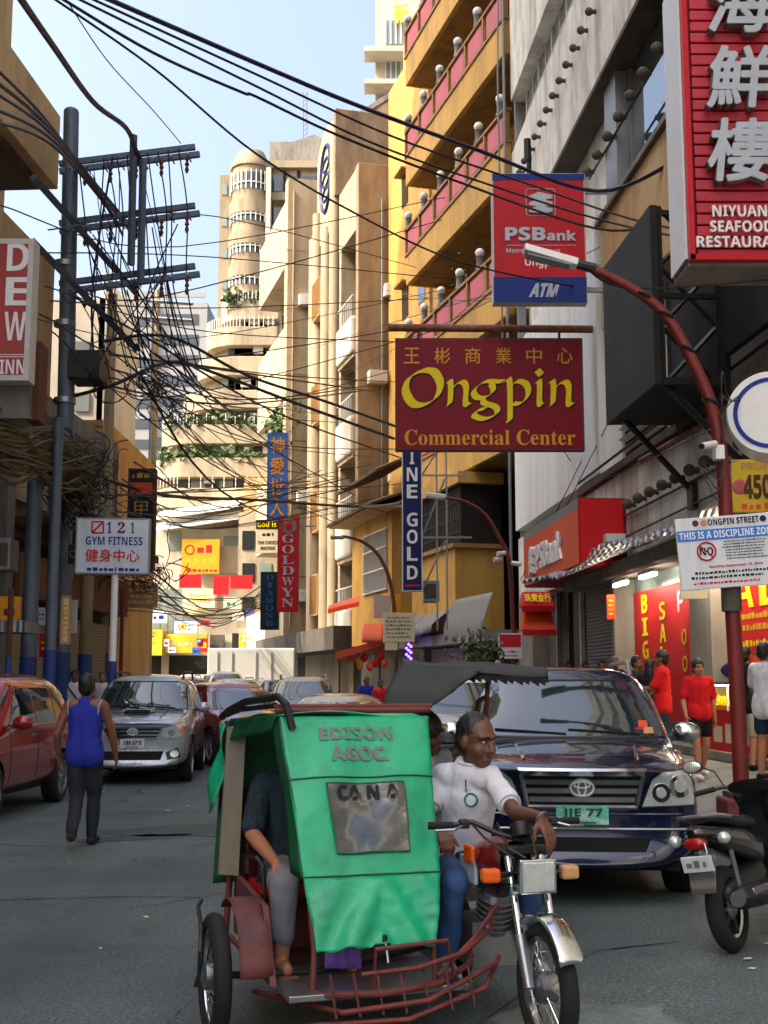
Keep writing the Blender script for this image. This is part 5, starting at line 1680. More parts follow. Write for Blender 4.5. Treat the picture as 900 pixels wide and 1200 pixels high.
for i, (a, o) in enumerate(((20.2, .25), (18.6, .3), (16.9, .3), (25.6, .2), (23.6, .2))):  # last two are added above the tall sale banner to brighten it
	th = thing('shop_light', 'small bright fluorescent shop fitting, some added to brighten the sale banner', 'light', FA.at(a, 3.4, o), 0, 'fluorescent fittings of the jewellery shop')
	FA.part('fitting', 'white_metal', th, a - .52, a + .52, 3.7, 3.78, o - .05, o + .05)
	FA.part('tube', mat('tube_glow%d' % i, srgb(255, 246, 222), .5, var=0, emit=24.0), th, a - .5, a + .5, 3.64, 3.695, o - .03, o + .03)
for i, (px, lab, txt) in enumerate((((611, 692, 650, 710), 'upper red shop awning with yellow characters left of the shutter', '金行'), ((612, 714, 652, 738), 'lower red shop awning below the characters', ''))):
	d = 33.5
	a, b = W(px[0], px[1], d), W(px[2], px[3], d)
	o = thing('shop_awning', lab, 'awning', (a.x, d, b.z))
	m_ = MB()
	m_.hexa([(a.x, d, b.z), (b.x, d, b.z), (b.x, d + .9, b.z), (a.x, d + .9, b.z), (a.x + .1, d + .35, a.z), (b.x - .1, d + .35, a.z), (b.x - .1, d + .9, a.z), (a.x + .1, d + .9, a.z)])
	m_.build('hood', 'banner_orange' if i else 'banner_red', o, world=True, bevel=.02)
	MB().box(((a.x + b.x) / 2, d - .02, b.z - .08), (b.x - a.x, .03, .16)).build('valance', 'banner_red', o, world=True)
	if txt:
		fit_text('珠寶金行', Vector(((a.x + b.x) / 2, d + .12, (a.z + b.z) / 2)), (1, 0, 0), Vector((0, .35, a.z - b.z)), 0, 0, .7, .3, 'letter_yellow', o, 'characters', off=.02, lift=.03)
t_, P0, ux, uy, w, h = px_sign('notice_board', 'red and white notice fixed to the smaller lamp post', 'sign', (584, 742, 612, 772), 32.6, .04, 'white_sign')
MB().box(P0 + Vector((0, -.004, 0)) + uy * h * .2, (w * .9, .006, h * .5)).build('red_print', 'letter_red', t_, world=True)
scribble(P0, ux, uy, 0, -h * .3, w * .8, h * .3, 2, 'letter_red', t_, seed=3)
fg, P0, ux, uy, w, h = px_sign('gold_sign', 'tall navy vertical sign with white letters below the maroon signboard', 'sign', (471, 500, 495, 693), 37.0, .3, 'sign_navy', side='frame_white')
full = 'FINE GOLD'
for i, ch in enumerate(full):
	if ch.strip():
		zc = W(483, (516, 536, 556, 576, 0, 609, 629, 649, 671)[i], 37.0).z
		fit_text(bold(ch), Vector((P0.x, P0.y, zc)), ux, uy, 0, 0, w * (.22 if ch == 'I' else .52), .42, 'letter_white', fg, 'letter', ext=.02)
MB().box(P0 - uy * (h * .465), (w * .7, .008, .05)).build('small_print', 'letter_red', fg, world=True)
fr = MB()
for z in (6.0, 7.9, 9.0):
	fr.box((P0.x + 1.0, 37.15, z), (1.6, .05, .05))
for x in (.75, 1.05):
	fr.box((P0.x + x, 37.2, 6.3), (.05, .05, 6.2))
fr.tube([(P0.x + .3, 37.15, 4.4), (P0.x + 1.0, 37.15, 5.9)], .025, 4)
fr.tube([(P0.x + .3, 37.15, 6.0), (P0.x + 1.0, 37.15, 7.8)], .025, 4)
fr.tube([(P0.x + .3, 37.15, 7.9), (P0.x + 1.0, 37.15, 9.0)], .025, 4)
fr.build('scaffold_bracket', 'frame_grey', fg, world=True)
t_, P0, ux, uy, w, h = px_sign('vertical_sign', 'tall blue vertical sign with four orange characters', 'sign', (313, 507, 337, 610), 58.0, .4, 'sign_sky', side='sign_navy', frame='sign_sky')
fit_text('神愛世人', P0, ux, uy, 0, 0, w * .66, h * .94, 'sign_amber', t_, 'characters', vertical=True, off=.012)
t_, P0, ux, uy, w, h = px_sign('vertical_sign', 'cream and black board half behind the red vertical sign', 'sign', (300, 609, 328, 648), 60.0, .2, 'sign_cream')
MB().box(P0 + uy * h * .36 + Vector((0, -.01, 0)), (w, .012, h * .27)).build('black_band', 'letter_black', t_, world=True)
fit_text(bold('God is'), P0, ux, uy, -w * .05, h * .36, w * .8, h * .17, 'letter_yellow', t_, 'lettering', lift=.02)
scribble(P0, ux, uy, 0, h * .06, w * .5, h * .22, 1, 'letter_black', t_, seed=6)
fit_text(bold('THE CHOICE'), P0, ux, uy, 0, -h * .19, w * .85, h * .1, 'letter_black', t_, 'lettering')
fit_text(bold('MEETING'), P0, ux, uy, 0, -h * .36, w * .6, h * .1, 'letter_black', t_, 'lettering')
t_, P0, ux, uy, w, h = px_sign('vertical_sign', 'tall red vertical sign with pale stacked letters and round emblem', 'sign', (325, 605, 350, 717), 53.0, .35, 'sign_red', side='sign_maroon')
MB().lathe([(w * .38, 0), (w * .38, .02)], P0 + uy * h * .4, axis=(0, -1, 0), n=24).build('round_emblem', 'concrete_grey', t_, world=True)
MB().sphere(P0 + uy * h * .4 + Vector((0, -.02, 0)), (w * .16, .02, w * .2), 12, 8).build('emblem_mark', 'letter_red', t_, world=True)
for i, ch in enumerate('GOLDWYN'):
	fit_text(serif(ch), P0, ux, uy, 0, h * (.265 - i * .112), w * .56, h * .088, 'letter_silver', t_, 'letter', ext=.02)
MB().box(P0 + ux * (w * .5 + .35) + Vector((0, .2, h * .4)), (.7, .06, .06)).build('bracket', 'frame_grey', t_, world=True)
t_, P0, ux, uy, w, h = px_sign('vertical_sign', 'dark teal vertical sign with dim letters beside the red one', 'sign', (305, 670, 327, 738), 55.0, .35, 'sign_teal', side='black_paint')
for i, ch in enumerate('DIAMOND'):
	fit_text(serif(ch), P0, ux, uy, 0, h * (.4 - i * .132), w * .4, h * .09, 'sign_sky', t_, 'letter', ext=.01)
t_, P0, ux, uy, w, h = px_sign('notice_board', 'white sheet notice tied to the thin curved lamp', 'sign', (449, 718, 486, 752), 44.0, .05, 'sign_cream', rz=.1)
scribble(P0, ux, uy, 0, 0, w * .85, h * .8, 6, 'concrete_grey', t_, seed=3, fill=.6)
t_, P0, ux, uy, w, h = px_sign('notice_board', 'small torn sheet under the white sheet notice', 'sign', (451, 753, 466, 762), 44.0, .03, 'sign_cream')
for px, dd, m, m2, lab in (((148, 706, 172, 722), -1.0, 'sign_cream', 'letter_red', 'pale sign with red writing above the canvas canopy'), ((176, 716, 196, 730), -1.2, 'white_sign', 'letter_blue', 'white sign with blue writing between the canopy and the pale shophouse'),
						((262, 700, 282, 714), -5.5, 'sign_cream', 'letter_green', 'cream sign with green writing on the tan house'), ((296, 714, 340, 728), -5.6, 'sign_tan', 'letter_black', 'long tan sign across the tan house'), ((234, 748, 243, 764), -2.6, 'sign_red', 'letter_yellow', 'small red sign at the end of the long yellow sign')):
	t_, P0, ux, uy, w, h = px_sign('shop_sign', lab, 'sign', px, Kd + dd, .15, m)
	scribble(P0, ux, uy, 0, 0, w * .75, h * .5, 1, m2, t_, seed=px[0], fill=.8)
rs_ = random.Random(21)
for i in range(16):
	x, y = rs_.uniform(142, 330), rs_.uniform(684, 762)
	w2, h2 = rs_.uniform(5, 13), rs_.uniform(5, 10)
	d2 = Kd - 6.2 - (x - 140) * .012 + i * .05
	t_, P0, ux, uy, w, h = px_sign('shop_sign', 'small weathered shop sign crowded among the far shops', 'sign', (x, y, x + w2, y + h2), d2, .2, rs_.choice(('sign_cream', 'sign_yellow', 'sign_tan', 'white_sign', 'sign_red', 'sign_sky')), group='small signs crowded at the street end')
	scribble(P0, ux, uy, 0, 0, w * .7, h * .5, 1, rs_.choice(('letter_red', 'letter_black', 'letter_gold')), t_, seed=100 + i, fill=.8)
oa = thing('orange_awning', 'slanted lit orange awning over the lantern stall', 'awning', W(425, 775, 47))
p = [W(393, 768, 45.5), W(447, 752, 47), W(450, 760, 50), W(400, 772, 50)]
MB().hexa([q - Vector((0, 0, .15)) for q in p] + [q + Vector((0, 0, .1)) for q in p]).build('slope', 'awning_orange', oa, world=True)
for x in (398, 445):
	q = W(x, 765, 48)
	MB().cyl((q.x, 48, .2), (q.x, 48, q.z), .04, .04, 6).build('post', 'rust', oa, world=True)
ob_ = thing('orange_awning', 'round dusty red hood above the lantern stall', 'awning', W(436, 745, 48))
hd = MB()
rows = []
for j in range(9):
	t = math.pi / 2 * j / 8
	a, b = W(424, 753, 46.5), W(449, 753, 46.5)
	rows.append([Vector((a.x + (b.x - a.x) * i / 8, 46.5 + 1.2 * (1 - math.cos(t)), a.z + .75 * math.sin(t))) for i in range(9)])
hd.grid(rows)
hd.build('hood', 'awning_orange', ob_, smooth='all', world=True, solid=.05)
oc = thing('orange_awning', 'flat red orange awning edge over the dark arcade', 'awning', W(400, 712, 50))
p = [W(384, 717, 50), W(421, 708, 48.5), W(421, 701, 50.5), W(386, 712, 52)]
MB().hexa([q - Vector((0, 0, .08)) for q in p] + [q + Vector((0, 0, .1)) for q in p]).build('slope', 'sign_orange', oc, world=True)
box_ = thing('shop_sign', 'bright cream lit shop panel above the white sheet notice', 'sign', W(455, 705, 50))
px_box('panel', 'bright_wall', box_, (438, 698, 458, 724), 49.4, .3)
px_box('panel_edge', 'sign_amber', box_, (459, 696, 470, 722), 49.5, .3)
for i in range(9):
	x, y = rnd.uniform(405, 450), rnd.uniform(766, 782)
	th = thing('red_lantern', 'small hanging red and gold trinket under the orange awning', 'ornament', W(x, y, 46.8), 0, 'trinkets hanging under the orange awning')
	MB().sphere((0, 0, 0), (.13, .13, .17), 8, 6).build('lantern_body', ('banner_red', 'sign_orange', 'sign_amber')[i % 3], th, smooth=True)
	MB().cyl((0, 0, .15), (0, 0, .4), .012, .012, 4).build('cord', 'black_paint', th)
pl = thing('light_string', 'purple blue light string by the white sheet notice', 'light', W(480, 770, 45))
mb = MB()
for i in range(14):
	mb.sphere(W(479 + 3 * math.sin(i * 2.1), 755 + i * 2.4, 45), .05, 6, 4)
mb.build('bulb', mat('purple_glow', srgb(120, 60, 255), .5, var=0, emit=4), pl, world=True)
MB().tube([W(480, 752, 45.05), W(480, 790, 45.05)], .02, 4).build('wire', 'black_paint', pl, world=True)
ac = thing('air_conditioner', 'white air conditioner hung beside the navy vertical sign', 'air conditioner', W(506, 700, 38))
px_box('casing', 'frame_grey', ac, (496, 680, 515, 705), 38, .7, .02)
c_ = W(505, 692, 37.98)
MB().torus(c_, .2, .02, axis=(0, 1, 0), n=18, k=5).build('fan_ring', 'concrete_dark', ac, world=True)
px_box('grille', 'concrete_dark', ac, (498, 684, 512, 701), 37.985, .02)
tr_ = thing('roadside_plant', 'leafy potted shrub by the smaller red lamp post', 'plant', W(567, 790, 31))
sh = MB()
for i in range(300):
	c = W(565, 768, 31) + Vector((rnd.gauss(0, .3), rnd.gauss(0, .2), rnd.gauss(0, .25)))
	d = Vector((rnd.uniform(-1, 1), rnd.uniform(-1, 1), rnd.uniform(-.3, 1))) * .16
	e = d.orthogonal().normalized() * .05
	sh.add([c, c + d * .5 + e, c + d, c + d * .5 - e], [(0, 1, 2, 3)])
sh.build('foliage', 'leaf', tr_, world=True, fix=False)
q = W(565, 800, 31)
MB().lathe([(.2, .15), (.28, .8), (.25, .8)], (q.x, 31, .1), n=12).build('pot', 'tile_roof', tr_, world=True)
for x in (556, 566, 574):
	q = W(x, 775, 31)
	MB().tube([(W(565, 790, 31).x, 31, .85), q], .02, 5).build('stem', 'wood', tr_, world=True)
cab_n = [0]
def cable(pts, r=.02, m='cable', name='overhead_cable', label=None, group='overhead cables strung across the street', sag=0.0, n=5, seg=14, base='black cable strung high across the street'):
	P = [Vector(p) for p in pts]
	if len(P) == 2:
		a, b = P
		Q = []
		for i in range(seg + 1):
			t = i / seg
			Q.append(a.lerp(b, t) - Vector((0, 0, sag * 4 * t * (1 - t))))
	else:
		Q = []
		for i in range(len(P) - 1):
			a0, a1, a2, a3 = P[max(i - 1, 0)], P[i], P[i + 1], P[min(i + 2, len(P) - 1)]
			for q in range(7):
				t = q / 7
				Q.append(.5 * ((2 * a1) + (a2 - a0) * t + (2 * a0 - 5 * a1 + 4 * a2 - a3) * t * t + (3 * a1 - a0 - 3 * a2 + a3) * t ** 3))
		Q.append(P[-1])
	o = MB().tube(Q, r, n).build(name, m, None, smooth=True)
	return tag(o, label or base, 'cable', None if label else group)
cable([W(88, -18, 17), W(300, 74, 19.5), W(420, 124, 21.2), W(560, 176, 23), W(700, 224, 23.5), (5.6, 22, 11.4)], .042, 'cable_blue', label='thickest dark cable sweeping from the sky to the white block')
cable([W(80, -14, 17), W(300, 87, 19.5), W(460, 160, 21.5), W(620, 216, 23), W(760, 262, 21), W(920, 282, 17)], .022, label='thin upper cable just below the thickest one')
cable([W(70, -12, 17), W(300, 101, 19.5), W(430, 165, 21), W(560, 212, 23), W(720, 262, 22), W(920, 300, 17)], .022, label='middle cable of the three below the thickest one')
cable([W(62, -8, 17), W(180, 62, 18.3), W(283, 108, 19.3), W(300, 113, 19.5), W(400, 160, 21), W(540, 214, 23), W(700, 268, 23), (5.5, 23, 10.5)], .026, label='kinked cable lowest of the three below the thickest one')
cable([W(45, -14, 16), W(180, 80, 18.5), W(300, 180, 20), W(420, 252, 22), W(530, 304, 24), W(640, 330, 26), (4.9, 28, 10.8)], .02, label='lone thin cable crossing the sky down to the amber building')
cable([W(12, -20, 15), W(60, 50, 18), W(110, 120, 22), W(148, 150, 24.5), W(160, 178, 26), W(172, 198, UD)], .055, 'cable_blue', label='heavy blue black cable dropping onto the top cross arm')
cable([W(75, -5, 20), W(125, 70, 22), W(180, 130, 24.5), W(212, 168, UD)], .012, label='hair thin cable with a bead running to the top cross arm')
for i, (x0, y0) in enumerate(((-20, 66), (-20, 84), (-20, 100), (-20, 122), (-14, 140))):
	cable([W(x0, y0, 18), W(45 + 4 * i, 130 + 10 * i, 22), W(88 + 9 * i, 185 + 14 * i, UD - .5), W(120 + 6 * i, 228 + 12 * i, UD - .2)], .03 + .01 * (i % 2), 'cable_blue' if i % 2 else 'cable')
rc = random.Random(11)
for i in range(24):
	x0 = rc.uniform(80, 215)
	y0 = rc.choice((180, 198, 250, 268, 322, 338)) + (165 - x0) * .12
	x1 = rc.uniform(100, 230)
	y1 = rc.uniform(400, 470)
	xm, ym = (x0 + x1) / 2 + rc.uniform(-26, 26), (y0 + y1) / 2 + rc.uniform(0, 40)
	cable([W(x0, y0, UD - .2 + rc.uniform(-.3, .3)), W(xm, ym, UD + rc.uniform(-.8, .8)), W(x1, y1, UD + rc.uniform(-.5, .8))], rc.choice((.010, .013, .017, .026)), rc.choice(('cable', 'cable', 'cable_blue')))
for i in range(8):
	x = 125 + i * 12
	y = 180 + (165 - x) * .12
	cable([W(x, y, UD - .3), W(x + rc.uniform(2, 14), y + 70, UD - .3), W(x + rc.uniform(6, 30), y + 160, UD), W(x + rc.uniform(20, 50), 430, UD + .5)], .016)
for i in range(22):
	x0, y0 = rc.uniform(110, 215), rc.uniform(395, 455)
	x1, y1 = rc.uniform(300, 480), rc.uniform(430, 640)
	xm = (x0 + x1) / 2
	ym = (y0 + y1) / 2 + rc.uniform(-10, 55)
	cable([W(x0, y0, UD + rc.uniform(-.5, .5)), W(xm, ym, 36 + rc.uniform(-3, 3)), onp(x1, y1, FB.P, FB.D)], rc.choice((.013, .018, .023, .03)))
cable([W(62, 470, UD), W(130, 452, 27), W(200, 424, 29), W(260, 440, 31), W(340, 470, 33), W(462, 514, 36)], .045, label='thick black cable arching from the left pole to the maroon signboard')
cable([W(120, 400, UD), W(200, 395, 28), W(290, 440, 31), W(380, 470, 33), W(470, 502, 36)], .04, label='second thick cable just above the arching one')
for i in range(9):
	y0 = 240 + i * 22
	cable([W(rc.uniform(-15, 70), y0 + rc.uniform(-30, 30), 22), W(rc.uniform(180, 260), y0 + rc.uniform(10, 50), 33), onp(480 + rc.uniform(0, 115), y0 + rc.uniform(-60, 80), FB.P, FB.D)], rc.choice((.012, .016, .02)))
for i in range(14):
	x0 = rc.uniform(90, 180)
	y0 = rc.uniform(540, 600)
	cable([W(x0, y0, 27), W(rc.uniform(210, 290), rc.uniform(560, 620), 42), W(rc.uniform(320, 480), rc.uniform(540, 610), 52)], rc.choice((.013, .018, .024)))
for i in range(12):
	x0, y0 = rc.uniform(130, 190), rc.uniform(660, 720)
	cable([W(x0, y0, 36), W(rc.uniform(220, 270), rc.uniform(690, 735), 58), W(rc.uniform(310, 345), rc.uniform(670, 720), 66)], rc.choice((.018, .024, .03)))
cable([W(88, 548, 27), W(190, 580, 34), W(300, 586, 42), W(420, 594, 50), W(470, 590, 38)], .05, label='heavy level cable crossing in front of the far shophouse')
for pts in ([onp(450, 340, FB.P, FB.D), W(560, 352, 33), (4.9, 28.5, 11.6)], [onp(330, 420, FB.P, FB.D), W(480, 372, 36), (5.0, 27.5, 11.2)], [onp(345, 470, FB.P, FB.D), W(480, 400, 36), (5.0, 27.4, 11.6)], [W(640, 640, 30), W(720, 480, 27), W(765, 380, 24)], [W(610, 680, 32), W(690, 520, 29), W(770, 300, 24)],
			[W(684, 312, 12.3), W(742, 338, 12.6), W(900, 328, 15)], [W(625, 470, 28), W(690, 560, 30), W(840, 500, 15)]):
	cable(pts, .012, group='thin wires by the right hand front', base='thin loose wire hanging before the right hand fronts')
for i in range(3):
	cable([W(825, 545 + i * 6, 12.25), W(845, 560 + i * 10, 12.15), W(846, 500 - i * 30, 12.3), W(858, 470, 13), W(905, 440 + 14 * i, 15)], .008, group='thin wires by the right hand front', base='thin loose wire hanging before the right hand fronts')
for i in range(7):
	x, y = rc.uniform(120, 215), rc.uniform(440, 490)
	c = W(x, y, UD + rc.uniform(-.4, .6))
	R0 = rc.uniform(.15, .42)
	pts = []
	for q in range(34):
		t = q / 34 * 4 * math.pi
		pts.append(c + Vector((R0 * math.cos(t) * rc.uniform(.9, 1.05), rc.uniform(-.05, .05), R0 * .75 * math.sin(t) * rc.uniform(.9, 1.05))))
	o = MB().tube(pts, .011, 5).build('cable_coil', 'cable', None, smooth=True)
	tag(o, 'loose coil of black cable hanging at the tangle by the pole', 'cable', 'coils of spare cable at the tangle')
bd = MB()
for i in range(110):
	y0 = rc.gauss(512, 16)
	d0 = 19 + rc.uniform(-1, 1)
	pts = [W(-25, y0, d0), W(20 + rc.uniform(-6, 6), y0 + 14 + rc.gauss(0, 8), 21.5), W(60 + rc.uniform(-8, 8), 540 + rc.gauss(0, 16), 24), W(100 + rc.uniform(-22, 22), 560 + rc.gauss(0, 22), 26 + rc.uniform(-.5, .5))]
	Q = []
	for k_ in range(3):
		a0, a1, a2, a3 = pts[max(k_ - 1, 0)], pts[k_], pts[k_ + 1], pts[min(k_ + 2, 3)]
		for q in range(5):
			t = q / 5
			Q.append(.5 * ((2 * a1) + (a2 - a0) * t + (2 * a0 - 5 * a1 + 4 * a2 - a3) * t * t + (3 * a1 - a0 - 3 * a2 + a3) * t ** 3))
	Q.append(pts[-1])
	bd.tube(Q, rc.uniform(.012, .024), 4)
tag(bd.build('cable_bundle', 'cable_tan'), 'thick sheaf of tan old cables sagging from the left', 'cable bundle', kind='stuff')
kn = MB()
def strand(c, r, n, step, turn, flat=1.0, drop=0.0):
	v = Vector((rc.uniform(-1, 1), rc.uniform(-.5, .5), rc.uniform(-1, 1) * flat)).normalized()
	w_ = Vector((rc.uniform(-1, 1), rc.uniform(-1, 1), rc.uniform(-1, 1))) * turn
	pts = [c]
	for q in range(n):
		v = (v + v.cross(w_) + Vector((rc.uniform(-.2, .2), rc.uniform(-.15, .15), rc.uniform(-.2, .2) - drop))).normalized()
		pts.append(pts[-1] + v * step)
	kn.tube(pts, r, 4)
for i in range(150):
	strand(W(rc.gauss(92, 13), rc.gauss(570, 24), UD - .5 + rc.gauss(0, .35)), rc.uniform(.008, .016), 10, .11, .5, 1, .06)
for i in range(40):
	strand(W(rc.gauss(172, 14), rc.gauss(668, 6), 33 + rc.gauss(0, .5)), rc.uniform(.01, .016), 12, .13, .55, .5)
for i in range(16):
	strand(W(rc.gauss(205, 9), rc.gauss(474, 12), UD + 2 + rc.gauss(0, .5)), rc.uniform(.008, .015), 12, .1, .6)
tag(kn.build('cable_tangle', 'cable'), 'knotted tangle of cut cable ends around the poles', 'cable tangle', kind='stuff')
sp = thing('loudspeaker', 'small dark speaker box hanging left of the gym sign', 'speaker', W(87, 650, 25.8))
px_box('cabinet', 'black_paint', sp, (80, 638, 94, 660), 25.7, .25, .02)
c_ = W(86, 649, 25.69)
MB().torus(c_, .07, .012, axis=(0, 1, 0), n=16, k=5).build('cone_ring', 'frame_grey', sp, world=True)
def lerp(a, b, t):
	return a + (b - a) * t
def clip_poly(bm, poly):
	"""keep what lies inside the convex polygon (2D x,y)"""
	n = len(poly)
	ar = sum(poly[i][0] * poly[(i + 1) % n][1] - poly[(i + 1) % n][0] * poly[i][1] for i in range(n))
	for i in range(n):
		a, b = Vector((*poly[i], 0)), Vector((*poly[(i + 1) % n], 0))
		d = b - a
		no = Vector((d.y, -d.x, 0)) * (1 if ar > 0 else -1)
		geom = bm.verts[:] + bm.edges[:] + bm.faces[:]
		bmesh.ops.bisect_plane(bm, geom=geom, dist=1e-6, plane_co=a, plane_no=no, clear_outer=True)
class Skin:
	"""Lays thin panels on a body shell by casting straight at it."""
	def __init__(s, me):
		bm = bmesh.new()
		bm.from_mesh(me)
		s.tree = BVHTree.FromBMesh(bm)
		bm.free()
	def panel(s, name, poly, view, m, parent, off=.006, res=10, rim=.02, smooth=True, maxd=None):
		"""poly in the view's own 2D: front/rear (x, z), side (y, z), top (x, y)"""
		xs, ys = [p[0] for p in poly], [p[1] for p in poly]
		bm = bmesh.new()
		nx = max(2, int(res * (max(xs) - min(xs)) / max(max(xs) - min(xs), max(ys) - min(ys)))) + 1
		ny = max(2, int(res * (max(ys) - min(ys)) / max(max(xs) - min(xs), max(ys) - min(ys)))) + 1
		vs = [[bm.verts.new((lerp(min(xs), max(xs), i / nx), lerp(min(ys), max(ys), j / ny), 0)) for j in range(ny + 1)] for i in range(nx + 1)]
		for i in range(nx):
			for j in range(ny):
				bm.faces.new((vs[i][j], vs[i + 1][j], vs[i + 1][j + 1], vs[i][j + 1]))
		clip_poly(bm, poly)
		d = {'front': Vector((0, 1, 0)), 'rear': Vector((0, -1, 0)), 'right': Vector((-1, 0, 0)), 'left': Vector((1, 0, 0)), 'top': Vector((0, 0, -1))}[view]
		def org(x, y):
			if view in ('front', 'rear'):
				return Vector((x, -9 * d.y, y))
			if view in ('left', 'right'):
				return Vector((-9 * d.x, x, y))
			return Vector((x, y, 9))
		bad = []
		for v in bm.verts:
			o = org(v.co.x, v.co.y)
			hit = s.tree.ray_cast(o, d)
			if hit[0] is None:
				bad.append(v)
				continue
			v.co = hit[0] - d * off
		if bad:
			bmesh.ops.delete(bm, geom=bad, context='VERTS')
		if not bm.faces:
			bm.free()
			return None
		for f in bm.faces:
			f.normal_update()
			if f.normal.dot(d) > 0:
				f.normal_flip()
		if rim:
			be = [e for e in bm.edges if e.is_boundary]
			g = bmesh.ops.extrude_edge_only(bm, edges=be)
			for e in g['geom']:
				if isinstance(e, bmesh.types.BMVert):
					e.co += d * rim
		me = bpy.data.meshes.new(name)
		bm.to_mesh(me)
		bm.free()
		return finish(me, name, m, parent, smooth=35 if smooth else False, fix=False)
	def strip(s, name, pts, view, wd, m, parent, off=.004):
		"""a thin line of width wd along 2D pts"""
		d = {'front': Vector((0, 1, 0)), 'rear': Vector((0, -1, 0)), 'right': Vector((-1, 0, 0)), 'left': Vector((1, 0, 0)), 'top': Vector((0, 0, -1))}[view]
		P = []
		for i in range(len(pts) - 1):
			for q in range(10):
				P.append((lerp(pts[i][0], pts[i + 1][0], q / 10), lerp(pts[i][1], pts[i + 1][1], q / 10)))
		P.append(pts[-1])
		Q = []
		for x, y in P:
			o = Vector((x, -9 * d.y, y)) if view in ('front', 'rear') else Vector((-9 * d.x, x, y)) if view in ('left', 'right') else Vector((x, y, 9))
			h = s.tree.ray_cast(o, d)
			if h[0] is not None:
				Q.append(h[0] - d * off)
		if len(Q) > 1:
			return MB().tube(Q, wd / 2, 5).build(name, m, parent, smooth=True)
def make_wheel(parent, c, r, w, side, spokes=6, rimr=.66, alloy='steel_bare'):
	"""side: +1 outer face towards +x"""
	ax = Vector((side, 0, 0))
	mb = MB()
	prof = [(rimr * r, -w / 2 + .01), (r * .8, -w / 2), (r * .95, -w / 2 + .015), (r, -w / 2 + .05), (r, w / 2 - .05), (r * .95, w / 2 - .015), (r * .8, w / 2), (rimr * r, w / 2 - .01), (rimr * r, -w / 2 + .01)]
	mb.lathe(prof, c, ax, n=36, cap=False)
	tw = mb.build('wheel', 'rubber', parent, smooth=45)
	rm = MB()
	rm.lathe([(rimr * r * 1.01, w * .46), (rimr * r * .93, w * .46), (rimr * r * .9, w * .2), (rimr * r * .9, -w * .3)], c, ax, n=32, cap=False)
	rm.lathe([(.0, w * .40), (r * .13, w * .40), (r * .15, w * .3), (r * .15, 0)], c, ax, n=16, cap=False)
	a = ax.orthogonal().normalized()
	b = ax.cross(a)
	for k in range(spokes):
		t = 2 * math.pi * k / spokes
		d = a * math.cos(t) + b * math.sin(t)
		e = ax.cross(d)
		p0 = Vector(c) + ax * w * .37 + d * r * .1
		p1 = Vector(c) + ax * w * .42 + d * rimr * r * .94
		rm.hexa([p0 - e * r * .08 - ax * .03, p0 + e * r * .08 - ax * .03, p1 + e * r * .075 - ax * .03, p1 - e * r * .075 - ax * .03,
				p0 - e * r * .07, p0 + e * r * .07, p1 + e * r * .055, p1 - e * r * .055])
	rm.build('rim', alloy, tw, smooth=35)
	MB().lathe([(rimr * r * .9, 0), (.001, 0)], Vector(c) - ax * w * .1, ax, n=24, cap=False).build('brake_disc', 'black_matte', tw)
	return tw
def shell(stations, W_, L, bow_f, bow_r, name, m, parent, wheels, wr, ycut=.06):
	"""stations: list of (t from the nose, half-section (x, z) from bottom centre to top centre)"""
	rows = []
	for t, sec in stations:
		row = []
		for x, z in sec:
			y = t
			ff = max(0.0, 1 - t / 1.1)
			fr = max(0.0, 1 - (L - t) / .9)
			y += bow_f * (abs(x) / (W_ / 2)) ** 3 * ff - bow_r * (abs(x) / (W_ / 2)) ** 3 * fr
			row.append((x, y, z))
		rows.append([(-x, y, z) for x, y, z in row[::-1]][:-1] + row[0:])
	n = len(rows[0])
	mb = MB()
	vs, fs = [], []
	for r_ in rows:
		full = r_[:-1]          # last point equals first (top centre)
		vs += full
	k = n - 1
	for i in range(len(rows) - 1):
		for j in range(k):
			fs.append((i * k + j, i * k + (j + 1) % k, (i + 1) * k + (j + 1) % k, (i + 1) * k + j))
	mb.add(vs, fs)
	h = k // 2
	e0, e1 = 0, (len(rows) - 1) * k
	for e in (e0, e1):
		for j in range(0, h):
			a, b = e + j, e + j + 1
			c, d = e + (k - j - 1) % k, e + (k - j) % k
			q = []
			for v in (a, b, c, d):
				if v not in q:
					q.append(v)
			if len(q) >= 3:
				mb.f.append(tuple(q))
	o = mb.build(name, m, None, smooth='all')
	o.data.materials.append(MATS['void_black'])
	s = o.modifiers.new('s', 'SUBSURF')
	s.levels = s.render_levels = 2
	bake(o)
	cut = MB()
	for (y, z) in wheels:
		for sx in (-1, 1):
			cut.cyl((sx * (W_ / 2 - .34), y, z), (sx * (W_ / 2 + .3), y, z), wr * 1.16, wr * 1.16, 32)
	c = cut.build('cut', 'void_black', None)
	bm_ = o.modifiers.new('b', 'BOOLEAN')
	bm_.object = c
	bm_.operation = 'DIFFERENCE'
	bm_.solver = 'EXACT'
	bm_.material_mode = 'TRANSFER'
	bake(o)
	bpy.data.objects.remove(c)
	o.data.polygons.foreach_set('use_smooth', [True] * len(o.data.polygons))
	o.data.set_sharp_from_angle(angle=R(50))
	if parent is not None:
		adopt(o, parent)
	return o
